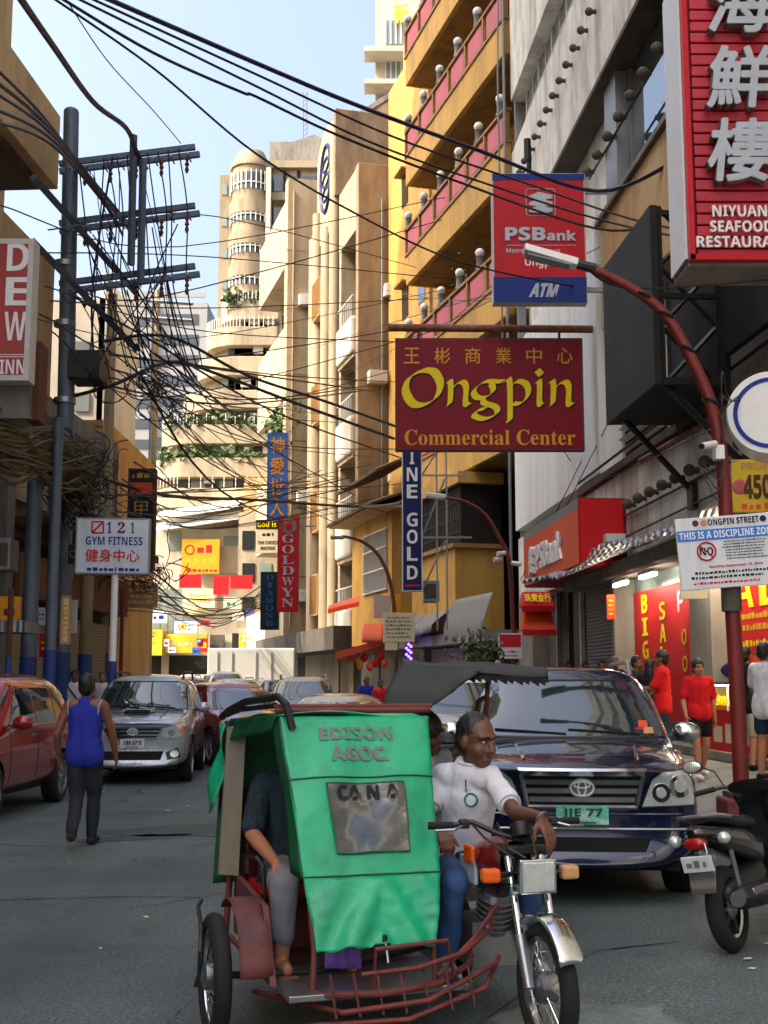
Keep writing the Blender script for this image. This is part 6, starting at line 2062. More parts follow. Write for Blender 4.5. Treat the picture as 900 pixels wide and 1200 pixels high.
def suv_shell(th, paintm, L, Wd, H, zg=.24, hood=1.08, belt=1.12, cowl_t=1.3, wst=2.0, rear_t=None, roof_end=.35, rake=.42, wr=.37, wb=2.75, fo=.92, low=.0, nose=.98, bow=.24):
	w = Wd / 2
	re = L - roof_end
	S_ = [
		(0.0, [(0, zg + .08), (.5 * w, zg + .08), (.80 * w, zg + .16), (.86 * w, .58), (.82 * w, .80), (.80 * w, nose - .06), (.62 * w, nose), (.3 * w, nose + .01), (0, nose + .015)]),
		(.05, [(0, zg + .03), (.6 * w, zg + .03), (.90 * w, zg + .12), (.945 * w, .58), (.925 * w, .82), (.90 * w, nose - .02), (.70 * w, nose + .035), (.3 * w, nose + .05), (0, nose + .055)]),
		(.30, [(0, zg), (.7 * w, zg), (.95 * w, zg + .1), (.985 * w, .60), (.97 * w, .86), (.925 * w, hood - .06), (.74 * w, hood - .005), (.32 * w, hood + .02), (0, hood + .02)]),
		(.75, [(0, zg), (.7 * w, zg), (.96 * w, zg + .1), (1.0 * w, .62), (.985 * w, .92), (.93 * w, hood + .0), (.74 * w, hood + .045), (.34 * w, hood + .07), (0, hood + .07)]),
		(cowl_t - .12, [(0, zg), (.7 * w, zg), (.96 * w, zg + .1), (1.0 * w, .64), (.985 * w, .98), (.935 * w, belt - .03), (.80 * w, belt + .02), (.42 * w, belt + .05), (0, belt + .06)]),
		(cowl_t, [(0, zg), (.7 * w, zg), (.96 * w, zg + .1), (1.0 * w, .64), (.985 * w, 1.0), (.935 * w, belt), (.87 * w, belt + .05), (.46 * w, belt + .08), (0, belt + .09)]),
		(wst - .06, [(0, zg), (.7 * w, zg), (.96 * w, zg + .1), (1.0 * w, .64), (.985 * w, 1.0), (.95 * w, belt + .03), (.80 * w, H - .15), (.40 * w, H - .07), (0, H - .055)]),
		(wst + .1, [(0, zg), (.7 * w, zg), (.96 * w, zg + .1), (1.0 * w, .64), (.985 * w, 1.0), (.95 * w, belt + .03), (.80 * w, H - .09), (.46 * w, H - .02), (0, H - .01)]),
		(wst + .6, [(0, zg), (.7 * w, zg), (.96 * w, zg + .1), (1.0 * w, .64), (.985 * w, 1.0), (.95 * w, belt + .03), (.80 * w, H - .08), (.46 * w, H), (0, H + .01)]),
		((wst + .6 + re) / 2, [(0, zg), (.7 * w, zg), (.96 * w, zg + .1), (1.0 * w, .64), (.985 * w, 1.0), (.95 * w, belt + .03), (.80 * w, H - .08), (.46 * w, H), (0, H + .01)]),
		(re, [(0, zg), (.7 * w, zg), (.95 * w, zg + .1), (.99 * w, .64), (.975 * w, 1.0), (.91 * w, belt + .03), (.72 * w, H - .12), (.42 * w, H - .03), (0, H - .02)]),
		(L - .12, [(0, zg + .06), (.6 * w, zg + .06), (.92 * w, zg + .14), (.95 * w, .64), (.93 * w, .98), (.87 * w, belt), (.70 * w, belt + (H - belt) * .45), (.42 * w, belt + (H - belt) * .5), (0, belt + (H - belt) * .52)]),
		(L, [(0, zg + .12), (.6 * w, zg + .12), (.84 * w, zg + .2), (.88 * w, .66), (.86 * w, .95), (.8 * w, belt - .03), (.66 * w, belt + .02), (.4 * w, belt + .03), (0, belt + .04)]),
	]
	return shell(S_, Wd, L, bow, .22, 'body', paintm, th, [(fo, wr), (fo + wb, wr)], wr)
def suv(name, label, cat, loc, rz, paintm, L=4.7, Wd=1.84, H=1.80, detail=2, style='a', group=None, plate=None, **kw):
	"""Nose at local y=0 pointing to -y. loc is the ground point below the middle of the nose."""
	th = thing(name, label, cat, loc, rz, group)
	wr, wb, fo = kw.get('wr', .37), kw.get('wb', 2.75), kw.get('fo', .92)
	belt, cowl, wst = kw.get('belt', 1.12), kw.get('cowl_t', 1.3), kw.get('wst', 2.0)
	nose, hood = kw.get('nose', .98), kw.get('hood', 1.08)
	body = suv_shell(th, paintm, L, Wd, H, **kw)
	w = Wd / 2
	sk = Skin(body.data)
	sk.panel('windscreen', [(-.85 * w, belt + .075), (.85 * w, belt + .075), (.745 * w, H - .13), (-.745 * w, H - .13)], 'front', 'car_glass', th, off=.012, res=16, rim=.02)
	if detail >= 2:
		sk.strip('windscreen_seal', [(-.85 * w, belt + .075), (-.745 * w, H - .13), (.745 * w, H - .13), (.85 * w, belt + .075), (-.85 * w, belt + .075)], 'front', .022, 'plastic_black', th, .012)
	y0, re = wst, L - kw.get('roof_end', .35)
	zt = H - .20
	zb = belt + .06
	d1 = y0 + .42
	d2 = d1 + .95
	d3 = d2 + .85
	for side in ('left', 'right'):
		wins = [[(cowl + .42, zb), (d1 + .2, zb), (d1 + .2, zt), (wst + .12, zt)], [(d1 + .27, zb), (d2 + .12, zb), (d2 + .12, zt), (d1 + .27, zt)], [(d2 + .2, zb + .02), (min(d3 + .3, re + .05), zb + .06), (min(d3 + .15, re - .1), zt - .02), (d2 + .2, zt)]]
		for p in wins:
			sk.panel('side_window', p, side, 'car_glass', th, off=.008, res=8, rim=.015)
		if detail >= 1:
			for x in (cowl + .38, d1 + .235, d2 + .16):
				sk.strip('door_seam', [(x, .42), (x, belt + .02)], side, .012, 'void_black', th, .0)
			for x in (d1 + .08, d2 - .02):
				sk.panel('door_handle', [(x - .11, .965), (x + .09, .975), (x + .09, 1.01), (x - .11, 1.0)], side, 'chrome' if style != 'c' else paintm, th, off=.03, res=4, rim=.02)
			sk.panel('sill_trim', [(fo + wr * 1.2, .29), (fo + wb - wr * 1.2, .29), (fo + wb - wr * 1.2, .36), (fo + wr * 1.2, .36)], side, 'plastic_black', th, off=.012, res=8)
		if detail >= 2:
			sk.strip('window_trim', [(cowl + .40, zb - .02), (d3, zb - .01)], side, .02, 'chrome' if style != 'c' else 'plastic_black', th, .008)
	sk.panel('rear_window', [(-.66 * w, belt + .12), (.66 * w, belt + .12), (.6 * w, H - .2), (-.6 * w, H - .2)], 'rear', 'car_glass', th, off=.01, res=6)
	for sx in (-1, 1):
		sk.panel('tail_lamp', [(sx * .6 * w, .9), (sx * .86 * w, .9), (sx * .84 * w, 1.16), (sx * .66 * w, 1.14)], 'rear', 'lamp_red', th, off=.012, res=4)
	for y in (fo, fo + wb):
		for sx in (-1, 1):
			make_wheel(th, (sx * (w - .12), y, wr), wr, .24, sx, 6 if style != 'r' else 10)
	for sx in (-1, 1):
		mb = MB()
		mb.sphere((sx * (w + .1), cowl + .42, belt + .10), (.125, .08, .09), 14, 10)
		mo = mb.build('mirror', kw_mirror.get(style, paintm) or paintm, th, smooth='all')
		MB().box((sx * (w + .11), cowl + .497, belt + .10), (.19, .012, .13)).build('mirror_glass', 'chrome', mo)
		MB().box((sx * (w - .01), cowl + .43, belt + .05), (.12, .06, .05)).build('mirror_stalk', 'plastic_black', mo)
	if detail >= 2:
		for sx in (-1, 1):
			sk.strip('bonnet_seam', [(sx * .80 * w, .32), (sx * .84 * w, cowl - .05)], 'top', .01, 'void_black', th, .0)
			sk.strip('bonnet_crease', [(sx * .46 * w, .25), (sx * .55 * w, cowl - .05)], 'top', .03, paintm, th, .0)
		sk.panel('cowl_panel', [(-.78 * w, cowl - .1), (.78 * w, cowl - .1), (.78 * w, cowl + .02), (-.78 * w, cowl + .02)], 'top', 'plastic_black', th, off=.006, res=8)
		for sx in (0.62, -.05):
			sk.strip('wiper', [(sx * w, belt + .10), (sx * w - .6, belt + .135)], 'front', .02, 'void_black', th, .03)
	if kw_rails.get(style, True):
		for sx in (-1, 1):
			x = sx * .66 * w
			pts = [(x, wst + .28, H - .09), (x, wst + .38, H + .015), (x, wst + .6, H + .045), (x, re - .3, H + .045), (x, re - .1, H + .01), (x, re - .02, H - .09)]
			MB().tube(pts, .022, 8).build('roof_rail', 'steel_bare' if style != 'b' else 'plastic_black', th, smooth=True)
	front(style, th, sk, w, nose, hood, paintm, plate)
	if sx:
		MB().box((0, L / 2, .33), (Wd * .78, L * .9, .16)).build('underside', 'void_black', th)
	return th, sk
kw_mirror = {'a': 'chrome', 'b': None, 'r': None, 'c': None}
kw_rails = {'a': True, 'b': True, 'r': False, 'c': False, 'd': True}
def ellipse_ring(c, rx, rz_, r, n=24):
	return [(c[0] + rx * math.cos(2 * math.pi * i / n), c[1] + rz_ * math.sin(2 * math.pi * i / n)) for i in range(n + 1)]
def emblem(sk, th, z, s, m='chrome'):
	sk.panel('emblem_plate', [(s * 1.25 * math.cos(t) , z + s * .95 * math.sin(t)) for t in [2 * math.pi * i / 16 for i in range(16)]], 'front', 'steel_bare', th, off=.022, res=8)
	for rx, rz_, dz, in ((1.05, .72, 0), (.36, .68, 0), (.72, .28, .28)):
		sk.strip('emblem_ring', ellipse_ring((0, z + dz * s), s * rx, s * rz_, 0), 'front', s * .16, 'letter_white', th, .03)
def front(style, th, sk, w, nose, hood, paintm, plate):
	z = nose
	F_ = 'front'
	if style in ('a', 'd'):
		sk.panel('grille', [(-.475 * w, z - .02), (.475 * w, z - .02), (.42 * w, z - .24), (-.42 * w, z - .24)], F_, 'void_black', th, off=.004, res=10)
		sk.panel('grille_lip', [(-.52 * w, z + .035), (.52 * w, z + .035), (.485 * w, z - .025), (-.485 * w, z - .025)], F_, 'chrome', th, off=.02, res=10)
		for i, zz in enumerate((z - .075, z - .14, z - .205)):
			if i == 1 or True:
				sk.panel('grille_bar', [(-(.465 - .02 * i) * w, zz + .02), ((.465 - .02 * i) * w, zz + .02), ((.46 - .02 * i) * w, zz - .016), (-(.46 - .02 * i) * w, zz - .016)], F_, 'steel_bare', th, off=.016, res=10)
		sk.strip('grille_surround', [(-.49 * w, z - .02), (-.435 * w, z - .26), (.435 * w, z - .26), (.49 * w, z - .02)], F_, .035, 'steel_bare', th, .012)
		for sx in (-1, 1):
			pl = [(sx * .475 * w, z - .255), (sx * .56 * w, z - .05), (sx * .64 * w, z + .01), (sx * .84 * w, z + .02), (sx * .93 * w, z - .08), (sx * .92 * w, z - .24)]
			h = sk.panel('headlight', pl, F_, 'lamp_clear', th, off=.012, res=12)
			for q, (cx, cz, r) in enumerate(((.635, z - .15, .07), (.79, z - .10, .085))):
				sk.panel('reflector', [(sx * cx * w + r * math.cos(t), cz + r * math.sin(t)) for t in [2 * math.pi * i / 14 for i in range(14)]], F_, 'chrome', h, off=.02, res=6)
				sk.panel('lens', [(sx * cx * w + r * .55 * math.cos(t), cz + r * .55 * math.sin(t)) for t in [2 * math.pi * i / 12 for i in range(12)]], F_, 'lamp_clear', h, off=.03, res=5)
			sk.strip('headlight_edge', pl + pl[:1], F_, .012, 'plastic_black', h, .012)
		emblem(sk, th, z - .115, .082)
		sk.panel('air_intake', [(-.55 * w, .50), (.55 * w, .50), (.50 * w, .40), (-.50 * w, .40)], F_, 'void_black', th, off=.004, res=10)
		sk.strip('bumper_line', [(-.86 * w, .56), (.86 * w, .56)], F_, .02, 'steel_bare' if style == 'a' else paintm, th, .002)
		sk.strip('bumper_line', [(-.8 * w, z - .31), (.8 * w, z - .31)], F_, .018, paintm, th, .003)
		pz = .665
	elif style == 'b':
		sk.panel('grille', [(-.52 * w, z - .05), (.52 * w, z - .05), (.40 * w, z - .24), (-.40 * w, z - .24)], F_, 'void_black', th, off=.004, res=10)
		for i, zz in enumerate((z - .06, z - .12, z - .18, z - .235)):
			f = .53 - .033 * i
			sk.panel('grille_bar', [(-f * w, zz + .018), (f * w, zz + .018), ((f - .01) * w, zz - .014), (-(f - .01) * w, zz - .014)], F_, 'chrome', th, off=.016, res=10)
		for sx in (-1, 1):
			pl = [(sx * .50 * w, z - .2), (sx * .55 * w, z - .08), (sx * .9 * w, z + .02), (sx * .93 * w, z - .05), (sx * .86 * w, z - .2), (sx * .62 * w, z - .235)]
			h = sk.panel('headlight', pl, F_, 'lamp_clear', th, off=.012, res=12)
			sk.panel('reflector', [(sx * .68 * w + .055 * math.cos(t), z - .14 + .055 * math.sin(t)) for t in [2 * math.pi * i / 14 for i in range(14)]], F_, 'chrome', h, off=.02, res=6)
			sk.panel('indicator', [(sx * .83 * w, z - .16), (sx * .92 * w, z - .1), (sx * .92 * w, z - .03), (sx * .84 * w, z - .05)], F_, 'lamp_amber', h, off=.02, res=5)
			sk.panel('fog_recess', [(sx * .58 * w, .52), (sx * .80 * w, .60), (sx * .86 * w, .44), (sx * .62 * w, .40)], F_, 'plastic_black', th, off=.005, res=7)
			sk.panel('fog_lamp', [(sx * .74 * w + .07 * math.cos(t), .5 + .06 * math.sin(t)) for t in [2 * math.pi * i / 12 for i in range(12)]], F_, 'lamp_clear', th, off=.015, res=5)
		emblem(sk, th, z - .125, .075)
		sk.panel('air_intake', [(-.55 * w, .54), (.55 * w, .54), (.50 * w, .40), (-.50 * w, .40)], F_, 'void_black', th, off=.004, res=10)
		sk.panel('bumper_lip', [(-.66 * w, .385), (.66 * w, .385), (.60 * w, .33), (-.60 * w, .33)], F_, paintm, th, off=.02, res=10)
		sk.panel('bonnet_scoop', [(-.24 * w, hood + .058), (.24 * w, hood + .058), (.2 * w, hood + .03), (-.2 * w, hood + .03)], F_, 'void_black', th, off=.02, res=6)
		MB().poly([(-.30 * w, .72, hood + .08), (.30 * w, .72, hood + .08), (.26 * w, .70, hood + .125), (-.26 * w, .70, hood + .125)], (0, .5, .0)).build('scoop_hood', paintm, th, bevel=.015)
		MB().box((0, .712, hood + .102), (.44 * w, .02, .03)).build('scoop_mouth', 'void_black', th)
		pz = .665
	else:
		sk.panel('grille', [(-.42 * w, z - .02), (.42 * w, z - .02), (.36 * w, z - .26), (-.36 * w, z - .26)], F_, 'void_black', th, off=.004, res=10)
		for zz in (z - .05, z - .14, z - .22):
			sk.panel('grille_bar', [(-.45 * w, zz + .02), (.45 * w, zz + .02), (.44 * w, zz - .015), (-.44 * w, zz - .015)], F_, 'chrome', th, off=.016, res=10)
		for sx in (-1, 1):
			pl = [(sx * .46 * w, z - .2), (sx * .5 * w, z - .06), (sx * .9 * w, z + .02), (sx * .93 * w, z - .06), (sx * .8 * w, z - .2)]
			h = sk.panel('headlight', pl, F_, 'lamp_clear', th, off=.012, res=12)
			sk.panel('reflector', [(sx * .66 * w + .055 * math.cos(t), z - .12 + .05 * math.sin(t)) for t in [2 * math.pi * i / 14 for i in range(14)]], F_, 'chrome', h, off=.02, res=6)
			sk.panel('fog_lamp', [(sx * .7 * w + .07 * math.cos(t), .48 + .06 * math.sin(t)) for t in [2 * math.pi * i / 12 for i in range(12)]], F_, 'lamp_clear', th, off=.01, res=5)
		sk.panel('air_intake', [(-.6 * w, .52), (.6 * w, .52), (.5 * w, .36), (-.5 * w, .36)], F_, 'void_black', th, off=.004, res=10)
		emblem(sk, th, z - .12, .06)
		pz = .62
	if plate:
		txt, m_plate, m_txt = plate
		p = sk.panel('number_plate', [(-.195, pz - .07), (.195, pz - .07), (.195, pz + .07), (-.195, pz + .07)], F_, m_plate, th, off=.03, res=4, rim=.03)
		y = min(v.co.y for v in p.data.vertices) - .004
		fit_local(txt, th, (0, y, pz + .012), .30, .075, m_txt, p)
		for dx, dz in ((-.05, .06), (.05, .06)):
			MB().cyl((dx * 2.6, y - .006, pz + dz - .004), (dx * 2.6, y + .01, pz + dz - .004), .008, .008, 8).build('plate_screw', 'steel_bare', p)
		MB().box((0, y, pz - .054), (.2, .003, .01)).build('plate_print', m_txt, p)
def fit_local(txt, th, c, w, h, m, parent, name='lettering', off=.01, ext=.002):
	mw = wmat(th)
	P0 = mw @ Vector(c)
	r3 = mw.to_3x3()
	o = fit_text(bold(txt), P0, r3 @ Vector((1, 0, 0)), r3 @ Vector((0, 0, 1)), 0, 0, w, h, m, None, name, off=off, ext=ext, lift=.002)
	adopt(o, parent, True)
	return o
mat('plate_green', srgb(96, 196, 168), .4, var=.1, scale=12, dirt=srgb(206, 224, 216), dirt_amt=.8, dirt_scale=(6, 6, 14), dlo=.45, dhi=.6)
mat('plate_ink', srgb(22, 66, 62), .5, var=.05)
mat('plate_white', srgb(206, 210, 214), .4, var=.06)
nv, nsk = suv('suv', 'dark navy SUV with wide chrome grille and green plate behind the tricycle driver', 'car', (1.48, 9.4, 0), R(-5), 'paint_navy', L=4.7, Wd=1.86, H=1.80, style='a', plate=('JJE 77', 'plate_green', 'plate_ink'))
for x, z, m in ((.62, 1.30, 'pink_panel'), (.58, 1.245, 'letter_red'), (.66, 1.25, 'sign_tan')):
	nsk.panel('sticker', [(x - .04, z - .025), (x + .04, z - .025), (x + .04, z + .025), (x - .04, z + .025)], 'front', m, nv, off=.016, res=3, rim=.002)
nsk.panel('sticker', [(.585, 1.285), (.655, 1.285), (.655, 1.33), (.585, 1.33)], 'front', 'banner_orange', nv, off=.018, res=3, rim=.002)
suv('suv', 'silver grey SUV with bonnet scoop and white plate behind the man in blue', 'car', (-4.1, 20.4, 0), R(4), 'paint_silver', L=4.7, Wd=1.84, H=1.80, style='b', plate=('ABR 6719', 'plate_white', 'letter_black'))
suv('people_carrier', 'dark red people carrier parked along the left kerb', 'car', (-5.55, 14.1, 0), R(-2), 'paint_red', L=4.6, Wd=1.84, H=1.78, style='r', hood=1.02, nose=.92, belt=1.06, cowl_t=1.05, wst=1.85, wb=2.75, fo=.90, wr=.345, roof_end=.25, plate=('NDA 4182', 'plate_white', 'letter_black'))
suv('crossover', 'maroon crossover facing the camera beside the silver SUV', 'car', (-2.3, 24.6, 0), R(24), 'paint_maroon', L=4.5, Wd=1.8, H=1.66, style='c', detail=1, belt=1.05, hood=1.0, nose=.92, cowl_t=1.3, wst=2.05, roof_end=.5)
suv('suv', 'black SUV queueing behind the silver one', 'car', (-5.3, 33.5, 0), R(10), 'paint_dark', style='d', detail=1)
suv('sedan', 'low gold sedan with wide windscreen just behind the green tricycle hood', 'car', (-.55, 18.5, 0), R(4), 'paint_gold', L=4.5, Wd=1.76, H=1.47, style='c', detail=1, belt=.96, hood=.88, nose=.78, cowl_t=1.25, wst=2.1, roof_end=1.0, wr=.31, zg=.2)
suv('suv', 'pale champagne SUV with roof rails behind the gold sedan', 'car', (-1.95, 32.0, 0), R(6), 'paint_gold', style='d', detail=1, H=1.82)
suv('suv', 'dark SUV far back on the left of the queue', 'car', (-7.0, 40.5, 0), R(14), 'paint_dark', style='d', detail=1)
suv('suv', 'white SUV with roof load behind the black SUV', 'car', (-7.2, 47.0, 0), R(16), 'paint_white', style='d', detail=1, H=1.9)
suv('suv', 'grey SUV deep in the queue behind the champagne one', 'car', (-5.0, 46.0, 0), R(16), 'paint_silver', style='d', detail=1, H=1.8)
suv('suv', 'white SUV seen under the black canopy behind the driver', 'car', (1.15, 17.5, 0), R(2), 'paint_white', style='d', detail=1, H=1.78)
suv('van', 'tall white passenger van in front of the box van', 'van', (-6.4, 53.0, 0), R(16), 'paint_white', style='c', detail=1, H=2.15, L=5.0, belt=1.2, hood=1.1)
suv('suv', 'dark SUV in front of the box van at the right of the far queue', 'car', (-4.2, 54.0, 0), R(16), 'paint_dark', style='d', detail=1)
vt = thing('box_van', 'white box van with a plain square body across the street end', 'van', (-8.5, 62, 0))
a, b = W(243, 763, 62), W(345, 800, 62)
MB().box(((a.x + b.x) / 2, 63.2, (a.z + .5) / 2 + .1), (b.x - a.x, 2.3, a.z - .4)).build('cargo_box', 'paint_white', vt, world=True, bevel=.06)
mb = MB()
for x in (255, 272, 300, 318):
	q = W(x, 780, 61.95)
	mb.box((q.x, 62.02, (a.z + .6) / 2), (.05, .03, a.z - .7))
mb.build('panel_seam', 'frame_grey', vt, world=True)
MB().box((a.x - .7, 63.2, 1.2), (1.4, 2.1, 1.7)).build('cab', 'paint_white', vt, world=True, bevel=.15)
MB().box((a.x - .8, 62.13, 1.55), (.9, .04, .6)).build('cab_window', 'car_glass', vt, world=True)
for x in (a.x + .6, b.x - .9):
	MB().lathe([(.4, 0), (.4, .25)], (x, 62.0, .4), axis=(0, 1, 0), n=20).build('wheel', 'rubber', vt, world=True)
def rcone(mb, a, b, r0, r1, n=14):
	a, b = Vector(a), Vector(b)
	d = b - a
	L = d.length
	if L < 1e-5:
		mb.sphere(a, max(r0, r1), n, 8)
		return
	prof = [(1e-4, -r0)]
	for i in range(1, 5):
		t = math.pi / 2 * i / 4
		prof.append((r0 * math.sin(t), -r0 * math.cos(t)))
	for i in range(0, 5):
		t = math.pi / 2 * i / 4
		prof.append((max(1e-4, r1 * math.cos(t)), L + r1 * math.sin(t)))
	mb.lathe(prof, a, d, n=n, cap=True)
def blob(name, caps, ells, m, parent, vox=.012, it=4, wrinkle=0.0, seed=0, wscale=9.0):
	"""One continuous surface grown over tapered limbs and rounded lumps."""
	mb = MB()
	for c in caps:
		rcone(mb, *c)
	for c in ells:
		mb.sphere(c[0], c[1], 18, 12, c[2] if len(c) > 2 else None)
	o = mb.build(name, m, None)
	md = o.modifiers.new('r', 'REMESH')
	md.mode = 'VOXEL'
	md.voxel_size = vox
	sm = o.modifiers.new('s', 'SMOOTH')
	sm.factor = .5
	sm.iterations = it
	bake(o)
	me = o.data
	if wrinkle:
		off = Vector((seed * 3.1, seed * 1.7, seed))
		ns = [v.normal.copy() for v in me.vertices]
		for v, n in zip(me.vertices, ns):
			p = v.co * wscale
			k = mnoise.noise(Vector((p.x, p.y, p.z * .55)) + off) + .5 * mnoise.noise(Vector((p.x * 2.2, p.y * 2.2, p.z * 1.2)) + off)
			v.co += n * wrinkle * k
	if not me.materials:
		me.materials.append(MATS[m])
	me.polygons.foreach_set('use_smooth', [True] * len(me.polygons))
	if parent is not None:
		adopt(o, parent)
	return o
def hand_caps(w, d, nrm, side, curl=.5, s=1.0, spread=.1):
	"""w wrist, d finger direction, nrm palm normal; side +1: thumb towards d x nrm"""
	w, d = Vector(w), Vector(d).normalized()
	nrm = Vector(nrm)
	nrm = (nrm - d * nrm.dot(d)).normalized()
	lat = d.cross(nrm) * side
	caps = []
	pl = .088 * s
	for i, (o, ln) in enumerate(((.030, .068), (.010, .077), (-.010, .072), (-.029, .055))):
		k = w + d * pl + lat * o * s
		caps.append((w + lat * o * .5 * s + d * .012, k, .0155 * s, .0125 * s))
		fd = (d + lat * o * spread * 10).normalized()
		p = k
		a = curl * (.75 + .12 * i)
		r = .0095 * s
		for q, f in enumerate((.45, .32, .23)):
			ax = fd.cross(nrm)
			fd = (Matrix.Rotation(a, 3, ax) @ fd) if ax.length > 1e-4 else fd
			e = p + fd * ln * 1.15 * s * f
			caps.append((p, e, r, r * .93))
			p, r = e, r * .93
			nrm2 = nrm
	tb = w + d * .022 * s + lat * .022 * s
	t1 = tb + (d * .6 + lat * .75 + nrm * .3).normalized() * .042 * s
	t2 = t1 + (d * .85 + lat * .35 + nrm * .45).normalized() * .034 * s
	t3 = t2 + (d * .9 + lat * .1 + nrm * .5).normalized() * .024 * s
	caps += [(tb, t1, .014 * s, .0115 * s), (t1, t2, .0115 * s, .010 * s), (t2, t3, .010 * s, .0085 * s)]
	return caps
def mrot(yaw=0, pitch=0, roll=0):
	return Matrix.Rotation(yaw, 3, 'Z') @ Matrix.Rotation(pitch, 3, 'X') @ Matrix.Rotation(roll, 3, 'Y')
STAND = dict(P=(0, 0, .95), Ch=(0, .0, 1.28), N=(0, .01, 1.43), H=(0, -.015, 1.585),
			sL=(-.185, .01, 1.39), sR=(.185, .01, 1.39), eL=(-.235, .03, 1.12), eR=(.235, .03, 1.12), wL=(-.25, -.05, .88), wR=(.25, -.05, .88),
			hL=(-.09, 0, .92), hR=(.09, 0, .92), kL=(-.10, -.02, .50), kR=(.10, -.02, .50), aL=(-.10, .03, .085), aR=(.10, .03, .085))
def person(label, loc, rz=0.0, pose=None, h=1.70, skin='skin_brown', hair='hair', top='cloth_white', sleeve=.6, bottom='cloth_black', leg=.95, shoe='cloth_black',
		head=(0, 0), vox=.014, hands=None, build=1.0, group=None, longhair=False, hem=.08, vest=False, hs=1.0, bare=False, bushy=.008, neckw=1.0, extra=None):
	J = dict(STAND)
	J.update(pose or {})
	s = h / 1.70
	J = {k: Vector(v) * s for k, v in J.items()}
	th = thing('person', label, 'person', loc, rz, group)
	P, Ch, N, H = J['P'], J['Ch'], J['N'], J['H']
	lx = (J['sR'] - J['sL']).normalized()
	hx = (J['hR'] - J['hL']).normalized()
	b = build * s
	up = (N - P).normalized()
	fwd = lx.cross(up)      # points to the back or front, only used for symmetric offsets
	def torso(i):
		c = [(J['sL'] + (N - J['sL']) * .16, J['sR'] + (N - J['sR']) * .16, .068 * b + i, .068 * b + i)]
		c.append((N - up * .03 * s, Ch + up * .04 * s, .085 * b + i, .11 * b + i))
		c.append((Ch + up * .06 * s, P + up * .1 * s, .112 * b + i, .112 * b + i))
		for sx in (-1, 1):
			c.append((Ch + lx * sx * .066 * b + up * .05 * s, P + hx * sx * .055 * b + up * .12 * s, .105 * b + i, .098 * b + i))
			c.append((P + hx * sx * .055 * b + up * .12 * s, P + hx * sx * .065 * b, .098 * b + i, .105 * b + i))
		return c
	caps = torso(0)
	caps.append((N - up * .02 * s, H - Vector((0, 0, .05)) * s, .056 * s * neckw, .054 * s * neckw))
	R3 = mrot(*head)
	hsz = s * hs
	def hp(x, y, z):
		return H + R3 @ Vector((x, y, z)) * hsz
	for k in 'LR':
		caps.append((J['s' + k], J['e' + k], .05 * b, .041 * b))
		f = J['e' + k].lerp(J['w' + k], .3)
		caps.append((J['e' + k], f, .041 * b, .041 * b))
		caps.append((f, J['w' + k], .041 * b, .027 * b))
		caps.append((J['h' + k], J['k' + k], .085 * b, .056 * b))
		cf = J['k' + k].lerp(J['a' + k], .3)
		caps.append((J['k' + k], cf, .054 * b, .056 * b))
		caps.append((cf, J['a' + k], .056 * b, .036 * b))
		ft = J.get('f' + k)
		if ft is None:
			ft = J['a' + k] + Vector((.015 if k == 'R' else -.015, -.15, -.045)) * s
		caps.append((J['a' + k] + Vector((0, .03, -.04)) * s, ft, .038 * s, .03 * s))
		hd = (hands or {}).get(k)
		if hd is None:
			d = (J['w' + k] - J['e' + k]).normalized()
			hd = dict(d=d + Vector((0, -.1, -.3)), n=lx * (1 if k == 'L' else -1), curl=.35)
		d0 = Vector(hd['d']).normalized()
		n0 = Vector(hd['n'])
		th_side = hd.get('side')
		if th_side is None:
			th_side = 1 if k == 'L' else -1
		caps += hand_caps(J['w' + k], d0, n0, th_side, hd.get('curl', .4), s * hd.get('s', 1.0), hd.get('spread', .1))
	ells = [(hp(0, .012, .032), Vector((.076, .096, .098)) * hsz, R3),
			(hp(0, -.018, -.03), Vector((.066, .074, .075)) * hsz, R3),
			(hp(0, -.045, -.085), Vector((.04, .038, .03)) * hsz, R3),
			(hp(.04, -.052, -.03), Vector((.028, .03, .03)) * hsz, R3), (hp(-.04, -.052, -.03), Vector((.028, .03, .03)) * hsz, R3),
			(hp(.077, .012, -.005), Vector((.011, .022, .032)) * hsz, R3), (hp(-.077, .012, -.005), Vector((.011, .022, .032)) * hsz, R3)]
	caps += [(hp(0, -.085, .012), hp(0, -.108, -.026), .011 * hsz, .015 * hsz), (hp(-.014, -.094, -.03), hp(.014, -.094, -.03), .011 * hsz, .011 * hsz),
			(hp(-.05, -.068, .036), hp(-.012, -.083, .034), .012 * hsz, .013 * hsz), (hp(.05, -.068, .036), hp(.012, -.083, .034), .012 * hsz, .013 * hsz),
			(hp(-.022, -.078, -.066), hp(.022, -.078, -.066), .010 * hsz, .010 * hsz), (hp(-.02, -.078, -.079), hp(.02, -.078, -.079), .010 * hsz, .010 * hsz)]
	blob('body', caps, ells, skin, th, vox, 3 if vox < .01 else 2)
	if vox < .02:
		for sx in (-1, 1):
			e = MB().sphere(hp(sx * .032, -.078, .012), Vector((.0115, .008, .0045)) * hsz, 12, 8, R3).build('eye', 'eye_white', th, smooth='all')
			MB().sphere(hp(sx * .032, -.0855, .012), Vector((.006, .003, .0045)) * hsz, 10, 6, R3).build('iris', 'eye_dark', e, smooth='all')
			mb = MB()
			mb.tube([hp(sx * .05, -.082, .034), hp(sx * .032, -.094, .04), hp(sx * .014, -.096, .035)], .004 * hsz, 5)
			mb.build('eyebrow', hair, th, smooth=True)
		MB().sphere(hp(0, -.088, -.0725), Vector((.024, .006, .007)) * hsz, 12, 6, R3).build('mouth', 'lips', th, smooth='all')
	he = [(hp(0, .026, .046), Vector((.0785, .097, .091)) * hsz, R3), (hp(0, .056, .0), Vector((.072, .062, .085)) * hsz, R3)]
